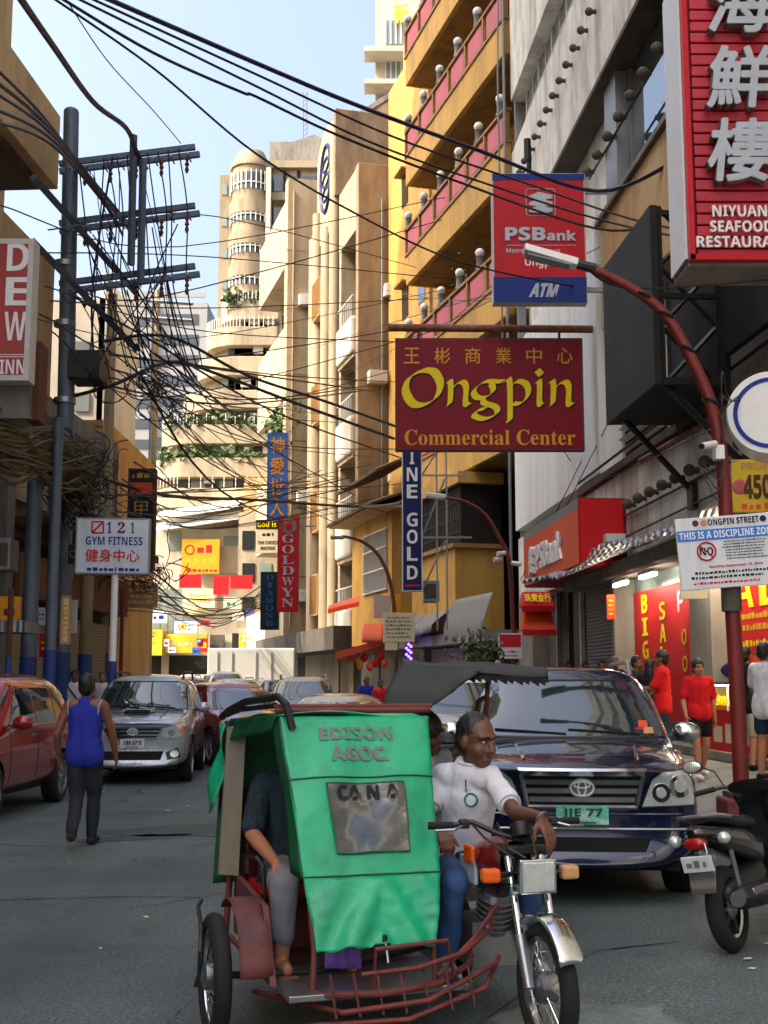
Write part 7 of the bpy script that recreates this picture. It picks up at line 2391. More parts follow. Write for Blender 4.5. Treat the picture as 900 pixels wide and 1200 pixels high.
	if longhair:
		he.append((hp(0, .07, -.08), Vector((.075, .05, .13)) * hsz, R3))
	if bushy:
		he = [(c_, e_ + Vector((bushy, bushy, bushy)), r_) for c_, e_, r_ in he]
	ho = blob('hair', [], he, hair, th, min(vox, .012), 2, wrinkle=.006, seed=len(label), wscale=40)
	i = .009 * s
	tc = torso(i)
	if not vest:
		tc.append((N - up * .05 * s, P + up * .1 * s, .10 * b + i, .118 * b + i))
	if hem:
		tc.append((P + up * .05 * s - hx * .06 * b, P - up * hem * s - hx * .065 * b, (.116 if vest else .122) * b + i, (.122 if vest else .128) * b + i))
		tc.append((P + up * .05 * s + hx * .06 * b, P - up * hem * s + hx * .065 * b, (.116 if vest else .122) * b + i, (.122 if vest else .128) * b + i))
	if vest:
		tc = tc[1:]
		for sx, k in ((-1, 'L'), (1, 'R')):
			q = N + (J['s' + k] - N) * .62
			tc.append((q + up * .0 * s, Ch + lx * sx * .08 * b, .055 * b + i * .6, .10 * b + i))
	elif sleeve > 0:
		for k in 'LR':
			a = J['s' + k]
			e = a.lerp(J['e' + k], min(1, sleeve))
			tc.append((a, e, .054 * b + i * .6, .058 * b + i))
			if sleeve > 1:
				tc.append((J['e' + k], J['e' + k].lerp(J['w' + k], sleeve - 1), .052 * b, .045 * b))
	if not bare:
		blob('vest' if vest else 'shirt', tc, [], top, th, max(vox, .009), 6, wrinkle=.007 * s, seed=len(label) + 3, wscale=13.0)
	if leg > 0:
		pc = []
		for k, sx in (('L', -1), ('R', 1)):
			pc.append((P + hx * sx * .065 * b + up * .06 * s, J['h' + k] - up * .02 * s, .108 * b + i * .5, .098 * b + i * .5))
			f1 = min(1, leg * 2)
			pc.append((J['h' + k], J['h' + k].lerp(J['k' + k], f1), .094 * b + i * .6, (.066 * b + i) if leg > .5 else .092 * b))
			if leg > .5:
				pc.append((J['k' + k], J['k' + k].lerp(J['a' + k], (leg - .5) * 2), .064 * b + i, .052 * b + i * .8))
		blob('trousers' if leg > .6 else 'shorts', pc, [], bottom, th, max(vox, .010), 3, wrinkle=.011 * s, seed=len(label) + 9)
	if shoe:
		for k in 'LR':
			ft = J.get('f' + k)
			if ft is None:
				ft = J['a' + k] + Vector((.015 if k == 'R' else -.015, -.15, -.045)) * s
			blob('shoe', [(J['a' + k] + Vector((0, .035, -.035)) * s, ft + Vector((0, 0, .004)), .046 * s, .038 * s)], [], shoe, th, max(vox, .012), 2)
	return th, J
def W2G(px, d):
	return Vector(((px - 450) / FPX * d, d))
g = W2G(105, 12.9)
pv_, J_ = person('man in sleeveless blue top and dark trousers walking away beside the silver car', (g.x, g.y, 0), math.pi,
				dict(eL=(-.26, -.05, 1.13), wL=(-.29, -.12, .90), eR=(.27, .06, 1.12), wR=(.27, -.04, .88), kL=(-.08, -.13, .50), aL=(-.06, -.16, .085), kR=(.07, -.03, .50), aR=(.05, .22, .16), H=(0, -.03, 1.59)),
				h=1.72, skin='skin_brown', top='cloth_blue', vest=True, bottom='cloth_charcoal', leg=.98, shoe='cloth_charcoal', vox=.011, build=1.02, hem=.05, head=(0, -.1))
for k in ('L', 'R'):
	sx = -1 if k == 'L' else 1
	c = J_['s' + k]
	pts = []
	for i in range(15):
		t = math.pi * (-.15 + 1.3 * i / 14)
		pts.append(Vector((sx * (.155 + .01 * math.sin(t)), .115 * math.cos(t) + .01, 1.36 + .10 * math.sin(t))) * 1.01)
	MB().tube(pts, .009, 5).build('vest_trim', 'cloth_pale', pv_, smooth=True)
walk = dict(kL=(-.09, -.10, .50), aL=(-.08, -.12, .085), kR=(.09, .0, .50), aR=(.08, .17, .13), eL=(-.235, .0, 1.12), wL=(-.245, -.13, .9), wR=(.25, .06, .88), eR=(.235, .08, 1.13))
def pz(X, Y):
	"""height of the sloping pavement"""
	o = (Vector((X, Y, 0)) - FA.P).dot(FA.N)
	if o > 2.75:
		return 0
	if o > .9:
		return .17 + (2.51 - o) / 1.61 * .23
	return .4 + (.9 - o) / 1.1 * .1
g = W2G(815, 17.2)
person('woman in red T-shirt and short black shorts walking along the pavement', (g.x, g.y, pz(g.x, g.y)), .1, walk, bushy=.014, h=1.62, skin='skin_tan', top='cloth_red', sleeve=.75, bottom='cloth_black', leg=.30, shoe='cloth_white', vox=.012, build=.96, hem=.02, hands=None)
g = W2G(773, 19.3)
person('man in red T-shirt and dark jeans standing turned towards the shop', (g.x, g.y, pz(g.x, g.y)), -1.9, dict(eR=(.2, -.12, 1.14), wR=(.14, -.28, 1.16), eL=(-.22, -.06, 1.12), wL=(-.2, -.22, 1.05)), h=1.78, skin='skin_brown', top='cloth_red', sleeve=.8, bottom='denim_dark', vox=.013)
g = Vector((5.08, 17.6))
person('customer in black T-shirt and grey shorts leaning at the jewellery counter', (g.x, g.y, pz(g.x, g.y)), 2.3, dict(eR=(.2, -.18, 1.16), wR=(.12, -.33, 1.12), eL=(-.2, -.18, 1.16), wL=(-.1, -.33, 1.12), H=(0, -.06, 1.57)), h=1.72, skin='skin_tan', top='cloth_black', sleeve=.8, bottom='cloth_khaki', leg=.48, shoe='cloth_black', vox=.014)
g = Vector((4.92, 16.1))
person('customer in white T-shirt and denim shorts at the right edge', (g.x, g.y, pz(g.x, g.y)), 2.2, dict(eR=(.24, -.05, 1.14), wR=(.24, -.2, 1.0)), h=1.74, skin='skin_tan', top='cloth_white', sleeve=.75, bottom='denim_dark', leg=.34, shoe='cloth_black', vox=.014)
for i, (px, d, c, lab, rz, hh) in enumerate(((744, 22.0, 'cloth_charcoal', 'man in dark shirt standing under the tall sale banner', .6, 1.7), (759, 21.0, 'cloth_black', 'woman with long dark hair in black behind the man in red', 2.6, 1.62),
										(718, 25.0, 'cloth_charcoal', 'bystander in charcoal shirt before the grey shutter', .3, 1.72), (703, 27.0, 'cloth_black', 'short bystander behind the roof rail of the navy car', .2, 1.66),
										(684, 28.5, 'cloth_black', 'dark haired bystander by the left edge of the grey shutter', .2, 1.66), (664, 30.5, 'cloth_grey', 'farthest bystander before the bank entrance', .4, 1.7))):
	g = W2G(px, d)
	person(lab, (g.x, g.y, pz(g.x, g.y)), rz, None, h=hh, skin='skin_brown', top=c, vox=.022, longhair=(i == 1), hair='hair_grey' if i == 2 else 'hair')
g = W2G(91, 26.5)
pw, J_ = person('man in white T-shirt with dark shoulder strap on the left pavement', (g.x, g.y, .16), .15, walk, h=1.74, skin='skin_brown', top='cloth_white', vox=.018)
MB().tube([(-.17, -.02, 1.47), (-.1, -.12, 1.36), (.06, -.15, 1.16), (.17, -.09, 1.0)], .02, 5).build('strap', 'black_paint', pw, smooth=True)
g = W2G(123, 29)
person('balding man in pale shirt behind the silver car', (g.x, g.y, .16), .1, None, h=1.72, skin='skin_tan', hair='hair_grey', top='cloth_white', vox=.02)
g = W2G(430, 37)
person('man in blue shirt standing by the orange awning stall', (g.x, g.y, .1), .4, None, h=1.7, top='cloth_blue', vox=.022)
g = W2G(446, 36)
person('person in faded red shirt beside the black canopy', (g.x, g.y, .1), .4, None, h=1.62, top='sign_red', vox=.022)
g = W2G(18, 26.0)
person('man with dark hair behind the roof of the red car', (g.x, g.y, .16), .4, None, h=1.66, top='cloth_grey', vox=.022)
TY = R(17)
TO = Vector((.365, 7.05, 0))
TK = thing('tricycle', 'motor tricycle with torn green tarpaulin hood over its passenger sidecar', 'tricycle', TO, TY)
def bike_wheel(parent, c, r, w, name='wheel', axis=(1, 0, 0), spokes=18):
	ax = Vector(axis).normalized()
	mb = MB()
	prof = []
	for i in range(13):
		t = -math.pi * .62 + 2 * math.pi * .62 * i / 12
		prof.append((r - w * .5 + w * .5 * math.cos(t), w * .5 * math.sin(t)))
	prof.append(prof[0])
	mb.lathe(prof, c, ax, n=40, cap=False)
	tw = mb.build(name, 'rubber', parent, smooth=50)
	rm = MB()
	ri = r - w * .86
	rm.lathe([(ri + .012, -w * .3), (ri - .008, -w * .22), (ri - .012, 0), (ri - .008, w * .22), (ri + .012, w * .3)], c, ax, n=40, cap=False)
	a = ax.orthogonal().normalized()
	b = ax.cross(a)
	for k in range(spokes * 2):
		t = 2 * math.pi * k / (spokes * 2)
		d = a * math.cos(t) + b * math.sin(t)
		t2 = t + (.5 if k % 2 else -.5)
		d2 = a * math.cos(t2) + b * math.sin(t2)
		sg = 1 if k % 4 < 2 else -1
		rm.tube([Vector(c) + d2 * .05 + ax * .028 * sg, Vector(c) + d * ri], .0022, 4)
	rm.build('rim', 'chrome', tw, smooth=45)
	hb = MB()
	hb.lathe([(.028, -.06), (.065, -.045), (.07, -.01), (.07, .03), (.05, .05), (.028, .065)], c, ax, n=20)
	hb.build('hub', 'steel_bare', tw, smooth=40)
	return tw
bike_wheel(TK, (0, -1.27, .285), .285, .085)
bike_wheel(TK, (0, .0, .285), .285, .09)
bike_wheel(TK, (-1.40, -.60, .285), .285, .085)
fk = MB()
for sx in (-1, 1):
	fk.tube([(sx * .085, -1.27, .285), (sx * .085, -1.17, .50)], .028, 12)
fk.build('fork_lower', 'steel_bare', TK, smooth=True)
for sx in (-1, 1):
	MB().tube([(sx * .085, -1.172, .49), (sx * .085, -1.02, .86)], .018, 12).build('fork_tube', 'chrome', TK, smooth=True)
MB().box((0, -1.11, .70), (.23, .06, .045)).build('fork_crown', 'chrome', TK, bevel=.008)
bd_ = MB().box((0, -1.15, .695), (.17, .012, .035)).build('fork_badge', 'steel_bare', TK, bevel=.004)
MB().box((0, -1.157, .695), (.11, .004, .016)).build('badge_print', 'letter_black', bd_)
MB().box((0, -1.02, .86), (.23, .07, .04)).build('top_crown', 'black_paint', TK, bevel=.008)
hl = MB()
hl.hexa([(-.055, -1.07, .70), (.055, -1.07, .70), (.055, -1.07, .82), (-.055, -1.07, .82), (-.088, -1.185, .685), (.088, -1.185, .685), (.088, -1.185, .835), (-.088, -1.185, .835)])
hlo = hl.build('headlight', 'black_paint', TK, bevel=.012)
MB().box((0, -1.19, .76), (.185, .02, .158)).build('headlight_rim', 'chrome', hlo, bevel=.008)
MB().box((0, -1.2, .76), (.16, .012, .134)).build('headlight_lens', 'lamp_clear', hlo, bevel=.006)
MB().lathe([(.07, 0), (.045, .03), (.01, .04)], (0, -1.203, .76), axis=(0, 1, 0), n=20).build('headlight_reflector', 'chrome', hlo, smooth=True)
for sx in (-1, 1):
	o = MB().box((sx * .20, -1.10, .76), (.09, .06, .065)).build('indicator', 'lamp_amber' if sx < 0 else 'sign_tan', TK, bevel=.015)
	MB().cyl((sx * .09, -1.08, .76), (sx * .17, -1.10, .76), .012, .012, 8).build('indicator_stalk', 'black_paint', o)
fe = MB()
rows = []
for i in range(15):
	t = R(28 + 105 * i / 14)
	rr = .315
	rows.append([(x, -1.27 - rr * math.cos(t) * 1.0 - 0, .285 + rr * math.sin(t) + .012 * (1 - (x / .06) ** 2)) for x in (-.06, -.045, -.02, 0, .02, .045, .06)])
fe.grid(rows)
fe.build('mudguard', 'chrome', TK, smooth='all', solid=.006)
hbp = [(-.37, -.80, .96), (-.30, -.82, .96), (-.2, -.87, .98), (-.1, -.96, .93), (0, -1.0, .90), (.1, -.96, .93), (.2, -.87, .98), (.30, -.82, .96), (.37, -.80, .96)]
MB().tube(hbp, .013, 10).build('handlebar', 'black_paint', TK, smooth=True)
for sx in (-1, 1):
	MB().cyl((sx * .28, -.825, .96), (sx * .40, -.79, .96), .019, .019, 12).build('grip', 'rubber', TK, smooth=True)
	MB().tube([(sx * .24, -.86, .965), (sx * .30, -.90, .95), (sx * .39, -.87, .945)], .007, 6).build('brake_lever', 'steel_bare', TK, smooth=True)
	MB().box((sx * .235, -.85, .97), (.05, .05, .045)).build('switch_box', 'black_paint', TK, bevel=.01)
MB().lathe([(.05, 0), (.055, .03), (.055, .06), (.05, .065)], (0, -1.02, .92), axis=(0, .4, 1), n=20).build('speedometer', 'black_paint', TK, smooth=40)
for i in range(4):
	MB().tube([(-.2 + .13 * i, -.87, .97), (-.22 + .12 * i, -1.08, .93 - .05 * (i % 2)), (-.1 + .06 * i, -1.14, .84), (0, -1.0, .7)], .006, 6).build('control_cable', 'black_paint', TK, smooth=True)
MB().tube([(0, -.98, .84), (0, -.72, .62), (0, -.62, .35), (0, -.2, .28), (0, 0, .285)], .022, 8).build('bike_frame', 'black_paint', TK, smooth=True)
tk = MB()
rows = []
for i in range(9):
	t = i / 8
	y = -.93 + .48 * t
	wv = .115 * math.sin(math.pi * (.18 + .68 * t)) + .02
	hv = .09 * math.sin(math.pi * (.25 + .6 * t)) + .03
	rows.append([(wv * math.cos(2 * math.pi * k / 16), y, .80 - .06 * t + hv * math.sin(2 * math.pi * k / 16)) for k in range(17)])
tk.grid(rows)
tk.build('fuel_tank', 'paint_maroon', TK, smooth='all')
MB().box((0, -.13, .735), (.24, .68, .10)).build('saddle', 'plastic_black', TK, bevel=.04)
en = MB()
en.box((0, -.52, .36), (.26, .32, .22))
en.cyl((0, -.62, .42), (0, -.70, .62), .075, .07, 14)
for q in range(6):
	p = Vector((0, -.63 - .012 * q, .45 + .028 * q))
	en.lathe([(.1, 0), (.1, .008)], p, axis=(0, -.35, 1), n=16)
en.build('engine', 'steel_bare', TK, bevel=.01)
MB().tube([(.09, -.72, .5), (.15, -.72, .33), (.16, -.4, .25), (.17, .25, .3)], .03, 10).build('exhaust', 'steel_bare', TK, smooth=True)
MB().box((-.125, -.62, .72), (.02, .22, .13)).build('side_cover', 'letter_silver', TK, bevel=.008)
MB().box((-.135, -.66, .80), (.03, .12, .09)).build('indicator', 'lamp_amber', TK, bevel=.015)
tp = lambda x, y, z: Vector((x, y, z))
A1, A2 = tp(-1.07, -.46, 1.48), tp(-.285, -.46, 1.48)     # front roof edge
B1, B2 = tp(-1.02, -.80, .73), tp(-.34, -.80, .73)       # crease
C1, C2 = tp(-.99, -.95, .435), tp(-.41, -.95, .435)       # hem
R1, R2 = tp(-1.17, .30, 1.44), tp(-.24, .32, 1.46)        # rear roof edge
def sheetgrid(p00, p10, p11, p01, nu, nv_, f=None):
	rows = []
	n = (p10 - p00).cross(p01 - p00).normalized()
	for j in range(nv_ + 1):
		v = j / nv_
		rows.append([p00.lerp(p10, i / nu).lerp(p01.lerp(p11, i / nu), v) + (n * f(i / nu, v) if f else Vector()) for i in range(nu + 1)])
	return rows
fl = MB()
def fold1(u, v):
	return .012 * math.sin(11 * u + 5 * v) * math.sin(math.pi * v) + .010 * math.sin(23 * u - 9 * v) * max(0, v - .5) * 2 * (1 - v) * 2 + .018 * math.sin(math.pi * u) * math.sin(math.pi * v) * -1 + .006 * mnoise.noise(Vector((u * 9, v * 9, 3))) - .012 * max(0, .22 - abs(mnoise.noise(Vector((u * 5 + v * 3, v * 7, 5)))))
def fold2(u, v):
	d = abs(u - .55)
	return -.036 * math.sin(19 * (d + .1) - 6 * v) * (.3 + v * .45) * math.exp(-d * 1.0) + .016 * math.sin(7 * u + 2) * v - .012 * math.sin(math.pi * u) + .007 * mnoise.noise(Vector((u * 8, v * 8, 9))) - .02 * max(0, .2 - abs(mnoise.noise(Vector((u * 6, v * 4 + u * 3, 2)))))
rows = sheetgrid(A1, A2, B2, B1, 36, 30, fold1)
rows2 = sheetgrid(B1, B2, C2, C1, 36, 22, fold2)
for r_ in rows2[-1:]:
	for i, p in enumerate(r_):
		p.z += .006 * math.sin(i * .9) + (.02 if 16 < i < 22 else 0)
fl.grid(rows + rows2[1:])
fo_ = fl.build('front_tarpaulin', 'tarp_green', TK, smooth='all', solid=.006)
ed = MB()
rows = sheetgrid(A1 + tp(-.0, .0, 0), A1 + tp(-.02, .09, .0), B1 + tp(-.03, .12, .02), B1, 5, 16, lambda u, v: .008 * math.sin(8 * v))
ed.grid(rows)
ed.build('tarpaulin_edge', 'tarp_green_dark', TK, smooth='all', solid=.005)
rf = MB()
rows = sheetgrid(A1 + tp(-.01, 0, .01), A2 + tp(.01, 0, .01), R2, R1, 14, 12, lambda u, v: .02 * math.sin(5 * u + 4 * v) - .03 * math.sin(math.pi * u) * math.sin(math.pi * v))
rf.grid(rows)
rf.build('roof_tarpaulin', 'tarp_green', TK, smooth='all', solid=.006)
sd = MB()
rows = sheetgrid(A1 + tp(-.015, .0, .012), R1 + tp(-.015, 0, .012), R1 + tp(-.05, .0, -.11), A1 + tp(-.03, .06, -.07), 18, 5, lambda u, v: .012 * math.sin(18 * u) * v)
sd.grid(rows)
sd.build('side_valance', 'tarp_green_dark', TK, smooth='all', solid=.005)
bk_ = MB()
rows = sheetgrid(R1 + tp(-.04, .03, 0), R2 + tp(0, .03, 0), tp(-.24, .42, .62), tp(-1.25, .42, .55), 20, 16, lambda u, v: .02 * math.sin(9 * u + 4 * v) * v)
bk_.grid(rows)
bk_.build('rear_tarpaulin', 'tarp_green_dark', TK, smooth='all', solid=.005)
sf = MB()
rows = sheetgrid(R1 + tp(-.05, -.05, -.02), R1 + tp(-.06, .06, -.02), tp(-1.30, .4, .93), tp(-1.26, .25, .98), 6, 14, lambda u, v: .02 * math.sin(8 * v + 3 * u))
sf.grid(rows)
sf.build('side_flap', 'tarp_green', TK, smooth='all', solid=.005)
ux_ = (A2 - A1).normalized()
uy_ = ((A1 + A2) / 2 - (B1 + B2) / 2).normalized()
nn_ = ux_.cross(uy_)
Pc = (A1 + A2 + B1 + B2) / 4
def onsheet(u, v, off=.0):
	"""u across 0..1, v down 0..1 on the upper stretch of the front sheet"""
	p = A1.lerp(A2, u).lerp(B1.lerp(B2, u), v)
	n = (A2 - A1).cross(B1 - A1).normalized()
	return p + n * fold1(u, v) + n * (-1 if n.y > 0 else 1) * 0 + nn_ * off
wd_ = MB()
ru, rv = (.26, .79), (.44, .86)
rows = [[onsheet(lerp(ru[0] - .02 * (1 - j / 12), ru[1] - .01, i / 12), lerp(rv[0], rv[1], j / 12), .009 + .004 * math.sin(i * .9 + j * 1.3)) for i in range(13)] for j in range(13)]
wd_.grid(rows)
wn2 = wd_.build('clear_window', 'clear_plastic', TK, smooth='all')
bz = MB()
edge = [rows[0][i] for i in range(13)] + [rows[j][12] for j in range(1, 13)] + [rows[12][i] for i in range(11, -1, -1)] + [rows[j][0] for j in range(11, 0, -1)]
bz.tube(edge, .005, 5, closed=True)
bz.build('window_seam', 'tarp_green_dark', wn2, smooth=True)
for v in (.40, .985):
	MB().tube([onsheet(i / 24, v, .006) for i in range(25)], .004, 4).build('seam', 'tarp_green_dark', TK, smooth=True)
def sheet_text(txt, u0, v0, w, h, m, off, nm='lettering', ext=.0, slant=0):
	me = text_mesh(bold(txt), off)
	co = [v.co.copy() for v in me.vertices]
	fs = [tuple(p.vertices) for p in me.polygons]
	bpy.data.meshes.remove(me)
	x0, x1 = min(c.x for c in co), max(c.x for c in co)
	y0, y1 = min(c.y for c in co), max(c.y for c in co)
	bm = bmesh.new()
	vv = [bm.verts.new((u0 + ((c.x - x0) / (x1 - x0) - .5) * w, v0 - ((c.y - y0) / (y1 - y0) - .5) * h, 0)) for c in co]
	for f in fs:
		try:
			bm.faces.new([vv[i] for i in f])
		except ValueError:
			pass
	bmesh.ops.subdivide_edges(bm, edges=[e for e in bm.edges if e.calc_length() > .03], cuts=2, use_grid_fill=False)
	bmesh.ops.triangulate(bm, faces=bm.faces)
	for v in bm.verts:
		v.co = onsheet(v.co.x, v.co.y, .008 + ext)
	for f in bm.faces:
		f.normal_update()
		if f.normal.dot(nn_) < 0:
			f.normal_flip()
	me = bpy.data.meshes.new(nm)
	bm.to_mesh(me)
	bm.free()
	return finish(me, nm, m, TK, fix=False)
mat('letter_worn', srgb(104, 104, 108), .55, var=.1, dirt=srgb(20, 150, 108), dirt_amt=.95, dirt_scale=(26, 26, 40), dlo=.5, dhi=.6)
sheet_text('EDISON', .49, .12, .50, .085, 'letter_worn', .02)
sheet_text('AGOC.', .50, .25, .40, .095, 'letter_worn', .03)
sheet_text('CA N A', .52, .50, .42, .09, 'letter_black', .012, 'window_lettering', .012)
MB().tube([A1 + tp(-.02, .02, .03), A2 + tp(.02, .02, .03)], .016, 8).build('roof_bar', 'trike_red', TK, smooth=True)
MB().tube([A1 + tp(-.02, .05, .05), A2 + tp(.04, .05, .05)], .012, 8).build('roof_bar', 'trike_red', TK, smooth=True)
MB().tube([A1 + tp(.06, -.03, -.06), A1 + tp(.03, -.02, .06), A1 + tp(.0, .05, .1), A1 + tp(-.12, .3, .07), R1 + tp(-.04, -.1, .06), R1 + tp(-.06, .02, .02)], .02, 8).build('roof_hoop', 'black_paint', TK, smooth=True)
MB().tube([A1 + tp(-.0, .08, .055), A1 + tp(-.13, .36, .03), R1 + tp(-.04, .0, .03)], .014, 8).build('roof_hoop', 'black_paint', TK, smooth=True)
pb = MB()
pb.hexa([tp(-1.25, .22, .62), tp(-1.155, .14, .62), tp(-1.155, .17, .62), tp(-1.25, .25, .62), R1 + tp(-.045, -.08, -.03), R1 + tp(.045, -.16, -.03), R1 + tp(.045, -.13, -.03), R1 + tp(-.045, -.05, -.03)])
pb.build('corner_board', 'board_faded', TK, bevel=.006)
pb = MB()
pb.hexa([tp(-1.25, .2, .63), tp(-1.155, .12, .63), tp(-1.155, .15, .63), tp(-1.25, .23, .63), tp(-1.17, .18, .60), tp(-1.1, .1, .44), tp(-1.1, .13, .44), tp(-1.17, .21, .44)])
for nm, pts, r, m in (
		('post', [A1 + tp(.03, .03, -.02), B1 + tp(.03, .05, 0), C1 + tp(.0, .06, .0), tp(-1.0, -.9, .22)], .014, 'trike_red'),
		('post', [A2 + tp(-.03, .03, -.02), B2 + tp(-.03, .05, 0), C2 + tp(.0, .06, .0), tp(-.4, -.9, .22)], .014, 'trike_red'),
		('post', [R1 + tp(.05, .02, 0), tp(-1.18, .36, .3)], .018, 'trike_red'),
		('post', [R2 + tp(-.05, .02, 0), tp(-.25, .36, .3)], .018, 'trike_red'),
		('grab_rail', [tp(-1.12, .05, .74), tp(-1.12, -.2, .76), tp(-1.10, -.24, .72), tp(-1.08, -.25, .36)], .012, 'black_paint'),
		('side_rail', [tp(-1.12, -.2, .55), tp(-1.14, .35, .58)], .014, 'trike_red'),
		('chassis_tube', [tp(-1.15, .4, .26), tp(-1.12, -.3, .24), tp(-.98, -.98, .25), tp(-.7, -1.06, .26), tp(-.42, -1.0, .27), tp(-.2, -.8, .3), tp(-.05, -.5, .33)], .016, 'trike_red'),
		('chassis_tube', [tp(-1.2, -.55, .19), tp(-.9, -1.06, .19), tp(-.5, -1.08, .22), tp(-.12, -.95, .33)], .013, 'trike_red'),
		('chassis_tube', [tp(-1.05, -1.0, .13), tp(-.6, -1.1, .15), tp(-.2, -1.02, .24), tp(-.06, -.85, .34)], .012, 'trike_red'),
		('chassis_tube', [tp(-.80, -1.02, .34), tp(-.55, -1.06, .36), tp(-.3, -1.0, .40), tp(-.1, -.85, .47), tp(-.04, -.7, .6)], .011, 'trike_red'),
		('chassis_tube', [tp(-.42, -.98, .3), tp(-.22, -.92, .44), tp(-.06, -.84, .58)], .012, 'trike_red'),
		('axle', [tp(-1.45, -.60, .285), tp(-.9, -.60, .27), tp(-.2, -.3, .3)], .018, 'black_paint'),
		('basket_rail', [tp(-.74, -1.02, .28), tp(-.74, -1.04, .45), tp(-.38, -1.0, .46), tp(-.34, -.98, .3)], .011, 'trike_red'),
		('wheel_guard', [tp(-1.49, -.62, .25), tp(-1.5, -.78, .34), tp(-1.5, -.80, .44), tp(-1.49, -.74, .54), tp(-1.48, -.58, .60), tp(-1.44, -.42, .6)], .010, 'black_paint')):
	MB().tube(pts, r, 8).build(nm, m, TK, smooth=True)
for i in range(7):
	x = -.95 + .11 * i
	MB().tube([(x, -1.03, .35), (x + .02, -1.07, .17)], .006, 6).build('front_bar', 'trike_red' if i % 2 else 'rust', TK, smooth=True)
MB().box((-.70, -.32, .245), (.86, 1.35, .03)).build('floor_plate', 'steel_bare', TK, bevel=.005)
MB().box((-.68, .14, .40), (.84, .44, .28)).build('seat_box', 'trike_red', TK, bevel=.02)
MB().box((-.68, .10, .565), (.82, .44, .07)).build('seat_cushion', 'vinyl_red', TK, bevel=.03)
MB().box((-.70, .30, .82), (.86, .10, .50), mrot(0, -.12)).build('seat_back', 'vinyl_maroon', TK, bevel=.045)
MB().box((-1.13, .12, .45), (.03, .42, .30)).build('side_panel', 'trike_red', TK, bevel=.006)
fg_ = MB()
rows = []
for i in range(13):
	t = R(8 + 118 * i / 12)
	rows.append([(x, -.60 - .35 * math.cos(t), .285 + .35 * math.sin(t)) for x in (-1.34, -1.30, -1.24, -1.19)])
fg_.grid(rows)
fg_.build('wheel_mudguard', 'trike_fender', TK, smooth='all', solid=.01)
MB().hexa([(-1.21, -.97, .30), (-1.18, -.97, .30), (-1.18, -.2, .30), (-1.21, -.2, .30), (-1.21, -.78, .62), (-1.18, -.78, .62), (-1.18, -.1, .66), (-1.21, -.1, .66)]).build('mudguard_board', 'trike_fender', TK, bevel=.004)
pc = MB()
pc.grid(sheetgrid(tp(-.86, -.62, .74), tp(-.72, -.66, .74), tp(-.72, -.72, .30), tp(-.88, -.68, .30), 8, 10, lambda u, v: .02 * math.sin(10 * u)))
tag(pc.build('cloth', 'cloth_purple', None, smooth='all', solid=.01), 'purple cloth hanging inside the sidecar', 'cloth')
co = bpy.data.objects['cloth']
co.location = TO
co.rotation_euler = (0, 0, TY)
MB().cyl(C1.lerp(C2, .55) + tp(0, -.01, .06), C1.lerp(C2, .55) + tp(0, -.01, .0), .012, .012, 8).build('tie_knot', 'black_paint', TK)
MB().tube([C1.lerp(C2, .55) + tp(0, -.02, .03), C1.lerp(C2, .55) + tp(.01, -.03, -.06)], .005, 5).build('tie_cord', 'letter_white', TK)
tki = wmat(TK).inverted()
def tl(px, py, d):
	q = tki @ W(px, py, d)
	return (q.x, q.y, q.z)
RP = dict(P=tl(541, 1010, 6.78), Ch=tl(546, 945, 6.66), N=tl(550, 897, 6.60), H=tl(559, 869, 6.54), sL=tl(514, 912, 6.70), sR=tl(577, 914, 6.52), eL=tl(499, 955, 6.56), wL=tl(513, 975, 6.36),
		eR=tl(604, 953, 6.24), wR=tl(633, 957, 5.98), hL=tl(527, 1015, 6.80), hR=tl(562, 1015, 6.70), kL=(-.215, -.66, .66), kR=(.20, -.66, .68), aL=(-.21, -.52, .27), aR=(.22, -.52, .27), fL=(-.23, -.70, .215), fR=(.24, -.70, .215))
rider, RJ = person('tricycle driver in white T-shirt and jeans with one hand draped over the handlebar', TO, TY, RP,
				h=1.70, skin='skin_dark', hair='hair', bushy=.001, top='cloth_white', sleeve=.62, bottom='denim', leg=.97, shoe='cloth_pale', head=(.42, .16), vox=.0065, hem=.05, hs=1.10,
				hands=dict(L=dict(d=(.15, -.8, -.35), n=(.1, .3, -.9), curl=.95, side=1), R=dict(d=(.25, -.5, -.8), n=(-.2, .6, -.55), curl=.3, side=-1, spread=.14)), build=.93)
cN_ = RJ['N'] + (RJ['H'] - RJ['N']) * .16
MB().tube([cN_ + Vector((.068 * math.cos(t), .06 * math.sin(t) - .004, .014 * math.sin(t))) for t in [2 * math.pi * q / 20 for q in range(20)]], .009, 6, closed=True).build('collar', 'cloth_white', rider, smooth=True)
for k in 'LR':
	a_, e_ = RJ['s' + k], RJ['e' + k]
	MB().torus(a_.lerp(e_, .74), .057, .006, axis=(e_ - a_), n=20, k=5).build('sleeve_hem', 'cloth_white', rider, smooth=True)
mw_ = wmat(rider)
sh_o = [c for c in rider.children if c.name.startswith('shirt')][0]
bm = bmesh.new()
bm.from_mesh(sh_o.data)
tr_b = BVHTree.FromBMesh(bm)
bm.free()
def on_shirt(x, z, off=.003):
	h_ = tr_b.ray_cast(Vector((x, -3, z)), Vector((0, 1, 0)))
	return (h_[0] - Vector((0, off, 0))) if h_[0] is not None else Vector((x, -.5, z))
px_, _y, pz_ = tl(562, 940, 6.4)
ring = [on_shirt(px_ + .026 * math.cos(t), pz_ + .032 * math.sin(t)) for t in [2 * math.pi * i / 28 for i in range(28)]]
MB().tube(ring, .0055, 6, closed=True).build('shirt_print', 'letter_green', rider, smooth=True)
for dx, dz in ((px_, pz_ + .05), (px_ - .015, pz_ + .047)):
	MB().sphere(on_shirt(dx, dz), .004, 8, 6).build('shirt_print', 'letter_green', rider)
cx_, _y, cz_ = tl(556, 916, 6.4)
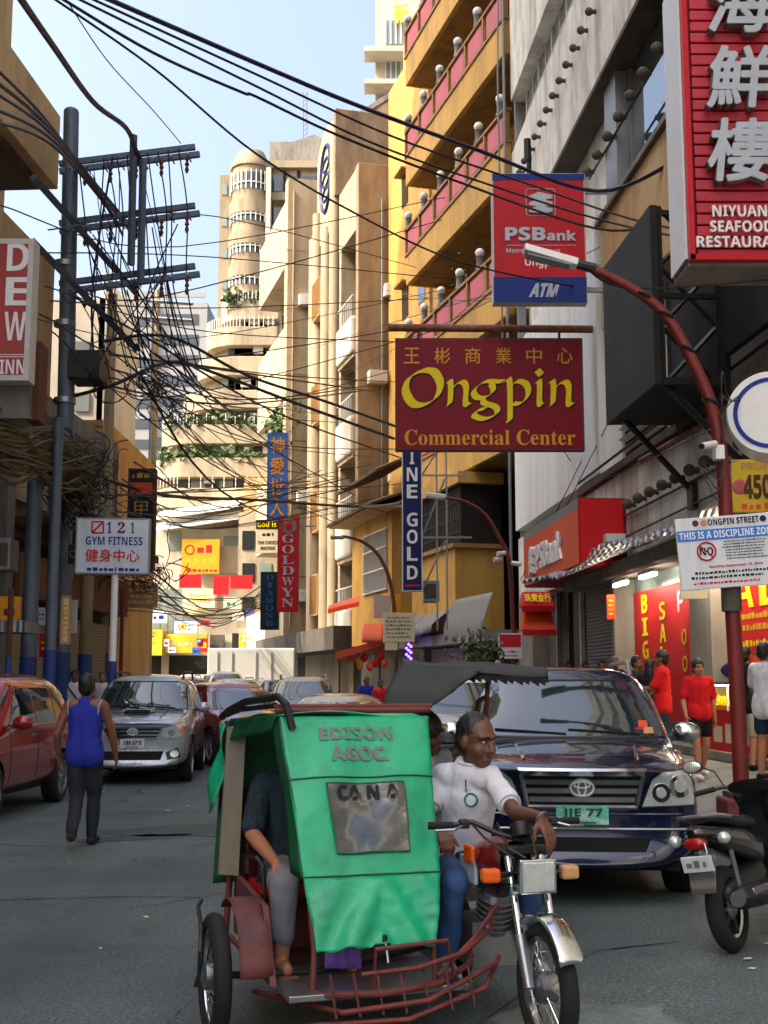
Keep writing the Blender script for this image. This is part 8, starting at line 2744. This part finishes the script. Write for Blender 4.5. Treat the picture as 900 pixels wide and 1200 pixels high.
pts = [on_shirt(cx_ + .001 * i, cz_ - .012 * i, .006) for i in range(4)]
MB().tube(pts, .003, 5).build('pendant_cord', 'letter_black', rider, smooth=True)
MB().box(pts[-1] + Vector((0, -.004, -.012)), (.012, .006, .02)).build('pendant', 'steel_bare', rider)
rg = RJ['wR'] + Vector((.035, -.075, -.075))
MB().torus(RJ['wR'] + Vector((.0, -.012, -.004)), .033, .004, axis=(.35, -.75, -.5), n=18, k=5).build('bracelet', 'steel_bare', rider, smooth=True)
ps, PJ = person('sidecar passenger in plaid shirt with rolled grey trousers, hand on knee', TO, TY,
				dict(P=(-0.870, .08, .68), Ch=(-0.870, .10, .98), N=(-0.870, .08, 1.14), H=(-0.860, .04, 1.28),
					sL=(-1.055, .08, 1.09), sR=(-0.685, .08, 1.09), eL=(-1.120, -.05, .86), wL=(-1.050, -.33, .745), eR=(-0.650, -.05, .86), wR=(-0.730, -.30, .74),
					hL=(-0.960, .05, .66), hR=(-0.780, .05, .66), kL=(-1.030, -.42, .66), kR=(-0.730, -.44, .66), aL=(-1.040, -.44, .32), aR=(-0.730, -.46, .32), fL=(-1.050, -.60, .285), fR=(-0.730, -.62, .285)),
				h=1.70, skin='skin_tan', hair='hair_grey', top='cloth_plaid', sleeve=.8, bottom='cloth_grey', leg=.86, shoe=None, vox=.0085, head=(0, .1),
				hands=dict(L=dict(d=(.05, -.8, -.55), n=(.0, .4, -.9), curl=.45), R=dict(d=(-.05, -.8, -.5), n=(0, .4, -.9), curl=.45)))
for k in 'LR':
	a = PJ['a' + k] + Vector((0, .02, -.06))
	f = PJ['f' + k] + Vector((0, -.05, -.028))
	m_ = MB()
	m_.box((a + f) / 2 + Vector((0, 0, -.004)), (.085, .27, .018))
	so = m_.build('sandal', 'wood', ps, bevel=.008)
	MB().tube([PJ['f' + k] + Vector((-.045, .03, -.02)), PJ['f' + k] + Vector((0, .04, .035)), PJ['f' + k] + Vector((.045, .03, -.02))], .009, 6).build('sandal_strap', 'wood', so)
CT = thing('pedal_tricycle', 'passenger tricycle with black tarpaulin canopy close behind the green one', 'tricycle', W2G(520, 8.3).to_3d(), R(12))
cw = wmat(CT).inverted()
def cl(px, py, d):
	return cw @ W(px, py, d)
can = MB()
top = [cl(450, 786, 8.0), cl(520, 781, 8.1), cl(640, 789, 8.3)]
rows = []
n = 30
for j in range(7):
	v = j / 6
	row = []
	for i in range(n + 1):
		u = i / n
		px = 472 + (642 - 472) * u
		py = 781 + 9 * u + 1.5 * math.sin(u * 9)
		p = cl(px, py, 7.9 + 1.0 * v)
		p.z += .05 * math.sin(math.pi * v) + .008 * math.sin(7 * u + 5 * v)
		row.append(p)
	rows.append(row)
can.grid(rows)
can.build('canopy_top', 'canopy_dark', CT, smooth='all', solid=.03)
fl2 = MB()
rows = []
for j in range(11):
	v = j / 10
	row = []
	for i in range(15):
		u = i / 14
		a = cl(470 + 92 * u, 779 + 5 * u, 7.88)
		b = cl(447 + 92 * u, 838 - 40 * u ** 3, 7.7)
		p = a.lerp(b, v)
		p.y -= .05 * math.sin(math.pi * v)
		p.x -= .04 * math.sin(math.pi * v) * (1 - u)
		row.append(p)
	rows.append(row)
fl2.grid(rows)
fl2.build('canopy_flap', 'canopy_dark', CT, smooth='all', solid=.015)
fr_ = MB()
fr_.tube([cl(540, 786, 7.9), cl(642, 795, 7.95)], .022, 8)
fr_.build('canopy_rod', 'black_paint', CT, smooth=True)
jag = MB()
for i in range(26):
	u = i / 26
	px = 545 + 97 * u
	p = cl(px, 791 + 8 * u * .6, 7.88)
	q = cl(px + 4.5, 791 + 8 * u * .6, 7.88)
	dz = Vector((0, 0, -.025 - .03 * ((i * 7) % 5) / 5))
	jag.add([p, q, q + dz, p + dz * .8], [(0, 1, 2, 3)])
jag.build('canopy_fringe', 'black_matte', CT, solid=.01)
for a, b in ((cl(572, 792, 8.1), cl(562, 985, 8.2)), (cl(470, 790, 8.6), cl(470, 980, 8.6))):
	MB().cyl(a, b, .016, .016, 8).build('canopy_post', 'rust', CT, smooth=True)
c = cl(505, 985, 8.4)
MB().box((c.x, c.y, .55), (.8, .9, .08)).build('seat', 'vinyl_maroon', CT, bevel=.03)
MB().box((c.x, c.y + .4, .85), (.8, .08, .55)).build('seat_back', 'vinyl_maroon', CT, bevel=.03)
MB().box((c.x, c.y - .1, .32), (.85, 1.2, .04)).build('floor_plate', 'steel_bare', CT)
for sx in (-1, 1):
	bike_wheel(CT, (c.x + sx * .5, c.y + .1, .3), .3, .05)
MB().tube([(c.x - .42, c.y - .6, .32), (c.x - .42, c.y + .5, .32), (c.x + .42, c.y + .5, .32), (c.x + .42, c.y - .6, .32)], .02, 8, closed=True).build('chassis_tube', 'trike_red', CT, smooth=True)
pg = W(503, 860, 8.35)
person('passenger with bushy dark hair under the black canopy, one arm raised', (pg.x, pg.y, 0), 1.2,
	dict(P=(0, .1, .68), Ch=(0, .08, .99), N=(0, .05, 1.15), H=(0, .02, 1.30), sL=(-.18, .06, 1.10), sR=(.18, .06, 1.10), eL=(-.26, -.02, .88), wL=(-.2, -.25, .8), eL2=(0, 0, 0), eR=(.26, -.12, 1.2), wR=(.24, -.26, 1.45),
			hL=(-.09, .08, .66), hR=(.09, .08, .66), kL=(-.12, -.38, .66), kR=(.12, -.38, .66), aL=(-.12, -.38, .42), aR=(.12, -.38, .42)),
	h=1.70, skin='skin_dark', top='cloth_pale', sleeve=.5, bottom='cloth_black', leg=.95, vox=.011, hs=1.1, longhair=True, bushy=.03,
	hands=dict(R=dict(d=(0, -.2, 1), n=(0, -1, 0), curl=1.0), L=dict(d=(0, -1, -.3), n=(0, 0, -1), curl=.4)))
SO = W2G(846, 7.95)
SY = R(-35)
SC = thing('scooter', 'black motor scooter parked at the kerb showing its tail and white plate', 'motorcycle', (SO.x, SO.y, 0), SY)
SC.rotation_euler = (0, R(-9), SY)
SC.scale = (.93, .93, .93)
bpy.context.view_layer.update()
bike_wheel(SC, (0, 0, .28), .28, .12, spokes=0)
sp_ = MB()
for k_ in range(5):
	t = 2 * math.pi * k_ / 5
	d = Vector((0, math.cos(t), math.sin(t)))
	e = Vector((1, 0, 0)).cross(d)
	p0, p1 = Vector((0, 0, .28)) + d * .04, Vector((0, 0, .28)) + d * .19
	sp_.hexa([p0 - e * .03 - Vector((.03, 0, 0)), p0 + e * .03 - Vector((.03, 0, 0)), p0 + e * .03 + Vector((.03, 0, 0)), p0 - e * .03 + Vector((.03, 0, 0)),
			p1 - e * .02 - Vector((.03, 0, 0)), p1 + e * .02 - Vector((.03, 0, 0)), p1 + e * .02 + Vector((.03, 0, 0)), p1 - e * .02 + Vector((.03, 0, 0))])
sp_.build('wheel_spoke', 'black_paint', SC)
bike_wheel(SC, (0, 1.27, .28), .28, .09, spokes=10)
mat('scooter_black', srgb(16, 17, 20), .22, .1, var=.05, coat=1.0)
def loft(secs, name, m, parent, n=18, smooth='all', p=2.4):
	rows = []
	for (c, rx, rz_) in secs:
		row = []
		for k_ in range(n + 1):
			t = 2 * math.pi * k_ / n
			cx, sz_ = math.cos(t), math.sin(t)
			row.append((c[0] + rx * math.copysign(abs(cx) ** (2 / p), cx), c[1], c[2] + rz_ * math.copysign(abs(sz_) ** (2 / p), sz_)))
		rows.append(row)
	mb = MB()
	mb.grid(rows)
	f0, f1 = [len(mb.v) - (n + 1) + i for i in range(n)], list(range(n))
	mb.f += [tuple(f0), tuple(f1[::-1])]
	return mb.build(name, m, parent, smooth=smooth if smooth != 'all' else 60)
loft([((0, -.36, .80), .03, .03), ((0, -.30, .79), .085, .06), ((0, -.1, .75), .13, .085), ((0, .2, .70), .15, .11), ((0, .5, .64), .15, .12), ((0, .62, .58), .11, .10)], 'tail_body', 'scooter_black', SC)
loft([((0, -.22, .875), .07, .02), ((0, 0, .86), .12, .045), ((0, .25, .82), .135, .05), ((0, .5, .80), .12, .05), ((0, .66, .77), .08, .03)], 'saddle', 'plastic_black', SC)
loft([((0, .55, .45), .12, .10), ((0, .3, .40), .13, .13), ((0, .05, .36), .10, .11), ((0, -.05, .34), .05, .07)], 'engine_case', 'black_paint', SC)
MB().box((0, .85, .33), (.30, .52, .07)).build('footboard', 'plastic_black', SC, bevel=.02)
loft([((0, 1.03, .42), .17, .10), ((0, 1.08, .60), .19, .12), ((0, 1.02, .82), .17, .12), ((0, .98, .96), .13, .09)], 'leg_shield', 'scooter_black', SC)
loft([((0, 1.20, .62), .10, .14), ((0, 1.12, .85), .17, .14), ((0, 1.0, 1.0), .2, .07), ((0, .88, 1.03), .17, .05)], 'handlebar_cowl', 'scooter_black', SC)
MB().tube([(-.37, .80, 1.02), (-.22, .88, 1.04), (0, .93, 1.03), (.22, .88, 1.04), (.37, .80, 1.02)], .014, 10).build('handlebar', 'black_paint', SC, smooth=True)
for sx in (-1, 1):
	MB().cyl((sx * .26, .86, 1.035), (sx * .40, .785, 1.015), .02, .02, 12).build('grip', 'rubber', SC, smooth=True)
	MB().tube([(sx * .24, .93, 1.03), (sx * .32, .92, 1.02), (sx * .42, .86, 1.0)], .007, 6).build('brake_lever', 'steel_bare', SC, smooth=True)
	MB().tube([(sx * .2, .9, 1.05), (sx * .26, .92, 1.16), (sx * .34, .9, 1.2)], .006, 6).build('mirror_stem', 'black_paint', SC, smooth=True)
	mo = MB().sphere((sx * .42, .9, 1.215), (.085, .022, .05), 16, 10).build('mirror', 'black_paint', SC, smooth='all')
	MB().sphere((sx * .42, .888, 1.215), (.074, .015, .042), 16, 10).build('mirror_glass', 'lamp_clear', mo, smooth='all')
	o = MB().sphere((sx * .17, -.27, .755), (.045, .05, .04), 12, 8).build('indicator', 'lamp_clear', SC, smooth='all')
	MB().cyl((sx * .06, -.25, .76), (sx * .14, -.26, .757), .012, .012, 8).build('indicator_stalk', 'black_paint', o)
MB().sphere((0, -.345, .735), (.085, .045, .042), 16, 8).build('tail_lamp', 'lamp_red', SC, smooth='all')
MB().tube([(-.13, .02, .87), (-.13, -.25, .90), (-.06, -.33, .905), (.06, -.33, .905), (.13, -.25, .90), (.13, .02, .87)], .014, 8).build('grab_rail', 'steel_bare', SC, smooth=True)
mg = MB()
mg.hexa([(-.085, -.36, .42), (.085, -.36, .42), (.085, -.345, .42), (-.085, -.345, .42), (-.10, -.30, .66), (.10, -.30, .66), (.10, -.285, .66), (-.10, -.285, .66)])
mg.build('mud_flap', 'shutter_grey', SC, bevel=.006)
pl_ = MB().box((0, -.375, .61), (.21, .012, .105), mrot(0, .25)).build('number_plate', 'plate_white', SC, bevel=.004)
mw_ = wmat(SC)
r3_ = mw_.to_3x3()
scr = scribble(mw_ @ Vector((0, -.386, .612)), r3_ @ Vector((1, 0, 0)), r3_ @ mrot(0, .25) @ Vector((0, 0, 1)), 0, 0, .16, .05, 1, 'frame_grey', None, seed=4, lift=.001, fill=.9)
adopt(scr, pl_, True)
MB().tube([(.07, -.37, .735), (.09, -.40, .68), (.06, -.39, .64)], .004, 5).build('wire', 'letter_white', SC, smooth=True)
loft([((.17, -.22, .36), .045, .045), ((.175, -.18, .36), .07, .075), ((.175, .2, .34), .075, .08), ((.17, .32, .30), .04, .04)], 'muffler', 'plastic_black', SC, p=2.0)
MB().lathe([(.052, 0), (.052, .02)], (.172, -.235, .36), axis=(0, 1, 0), n=18).build('muffler_cap', 'steel_bare', SC)
MB().box((.235, .05, .375), (.02, .3, .07)).build('heat_shield', 'steel_bare', SC, bevel=.01)
for sx in (-1, 1):
	MB().tube([(sx * .12, .0, .30), (sx * .12, -.06, .66)], .018, 8).build('shock_absorber', 'steel_bare', SC, smooth=True)
	MB().tube([(sx * .07, 1.27, .28), (sx * .07, 1.12, .72)], .02, 8).build('fork', 'black_paint', SC, smooth=True)
MB().sphere((0, 1.25, .50), (.07, .24, .11), 16, 8).build('front_mudguard', 'scooter_black', SC, smooth='all')
MB().tube([(-.12, .35, .3), (-.2, .3, .02)], .012, 6).build('side_stand', 'black_paint', SC, smooth=True)
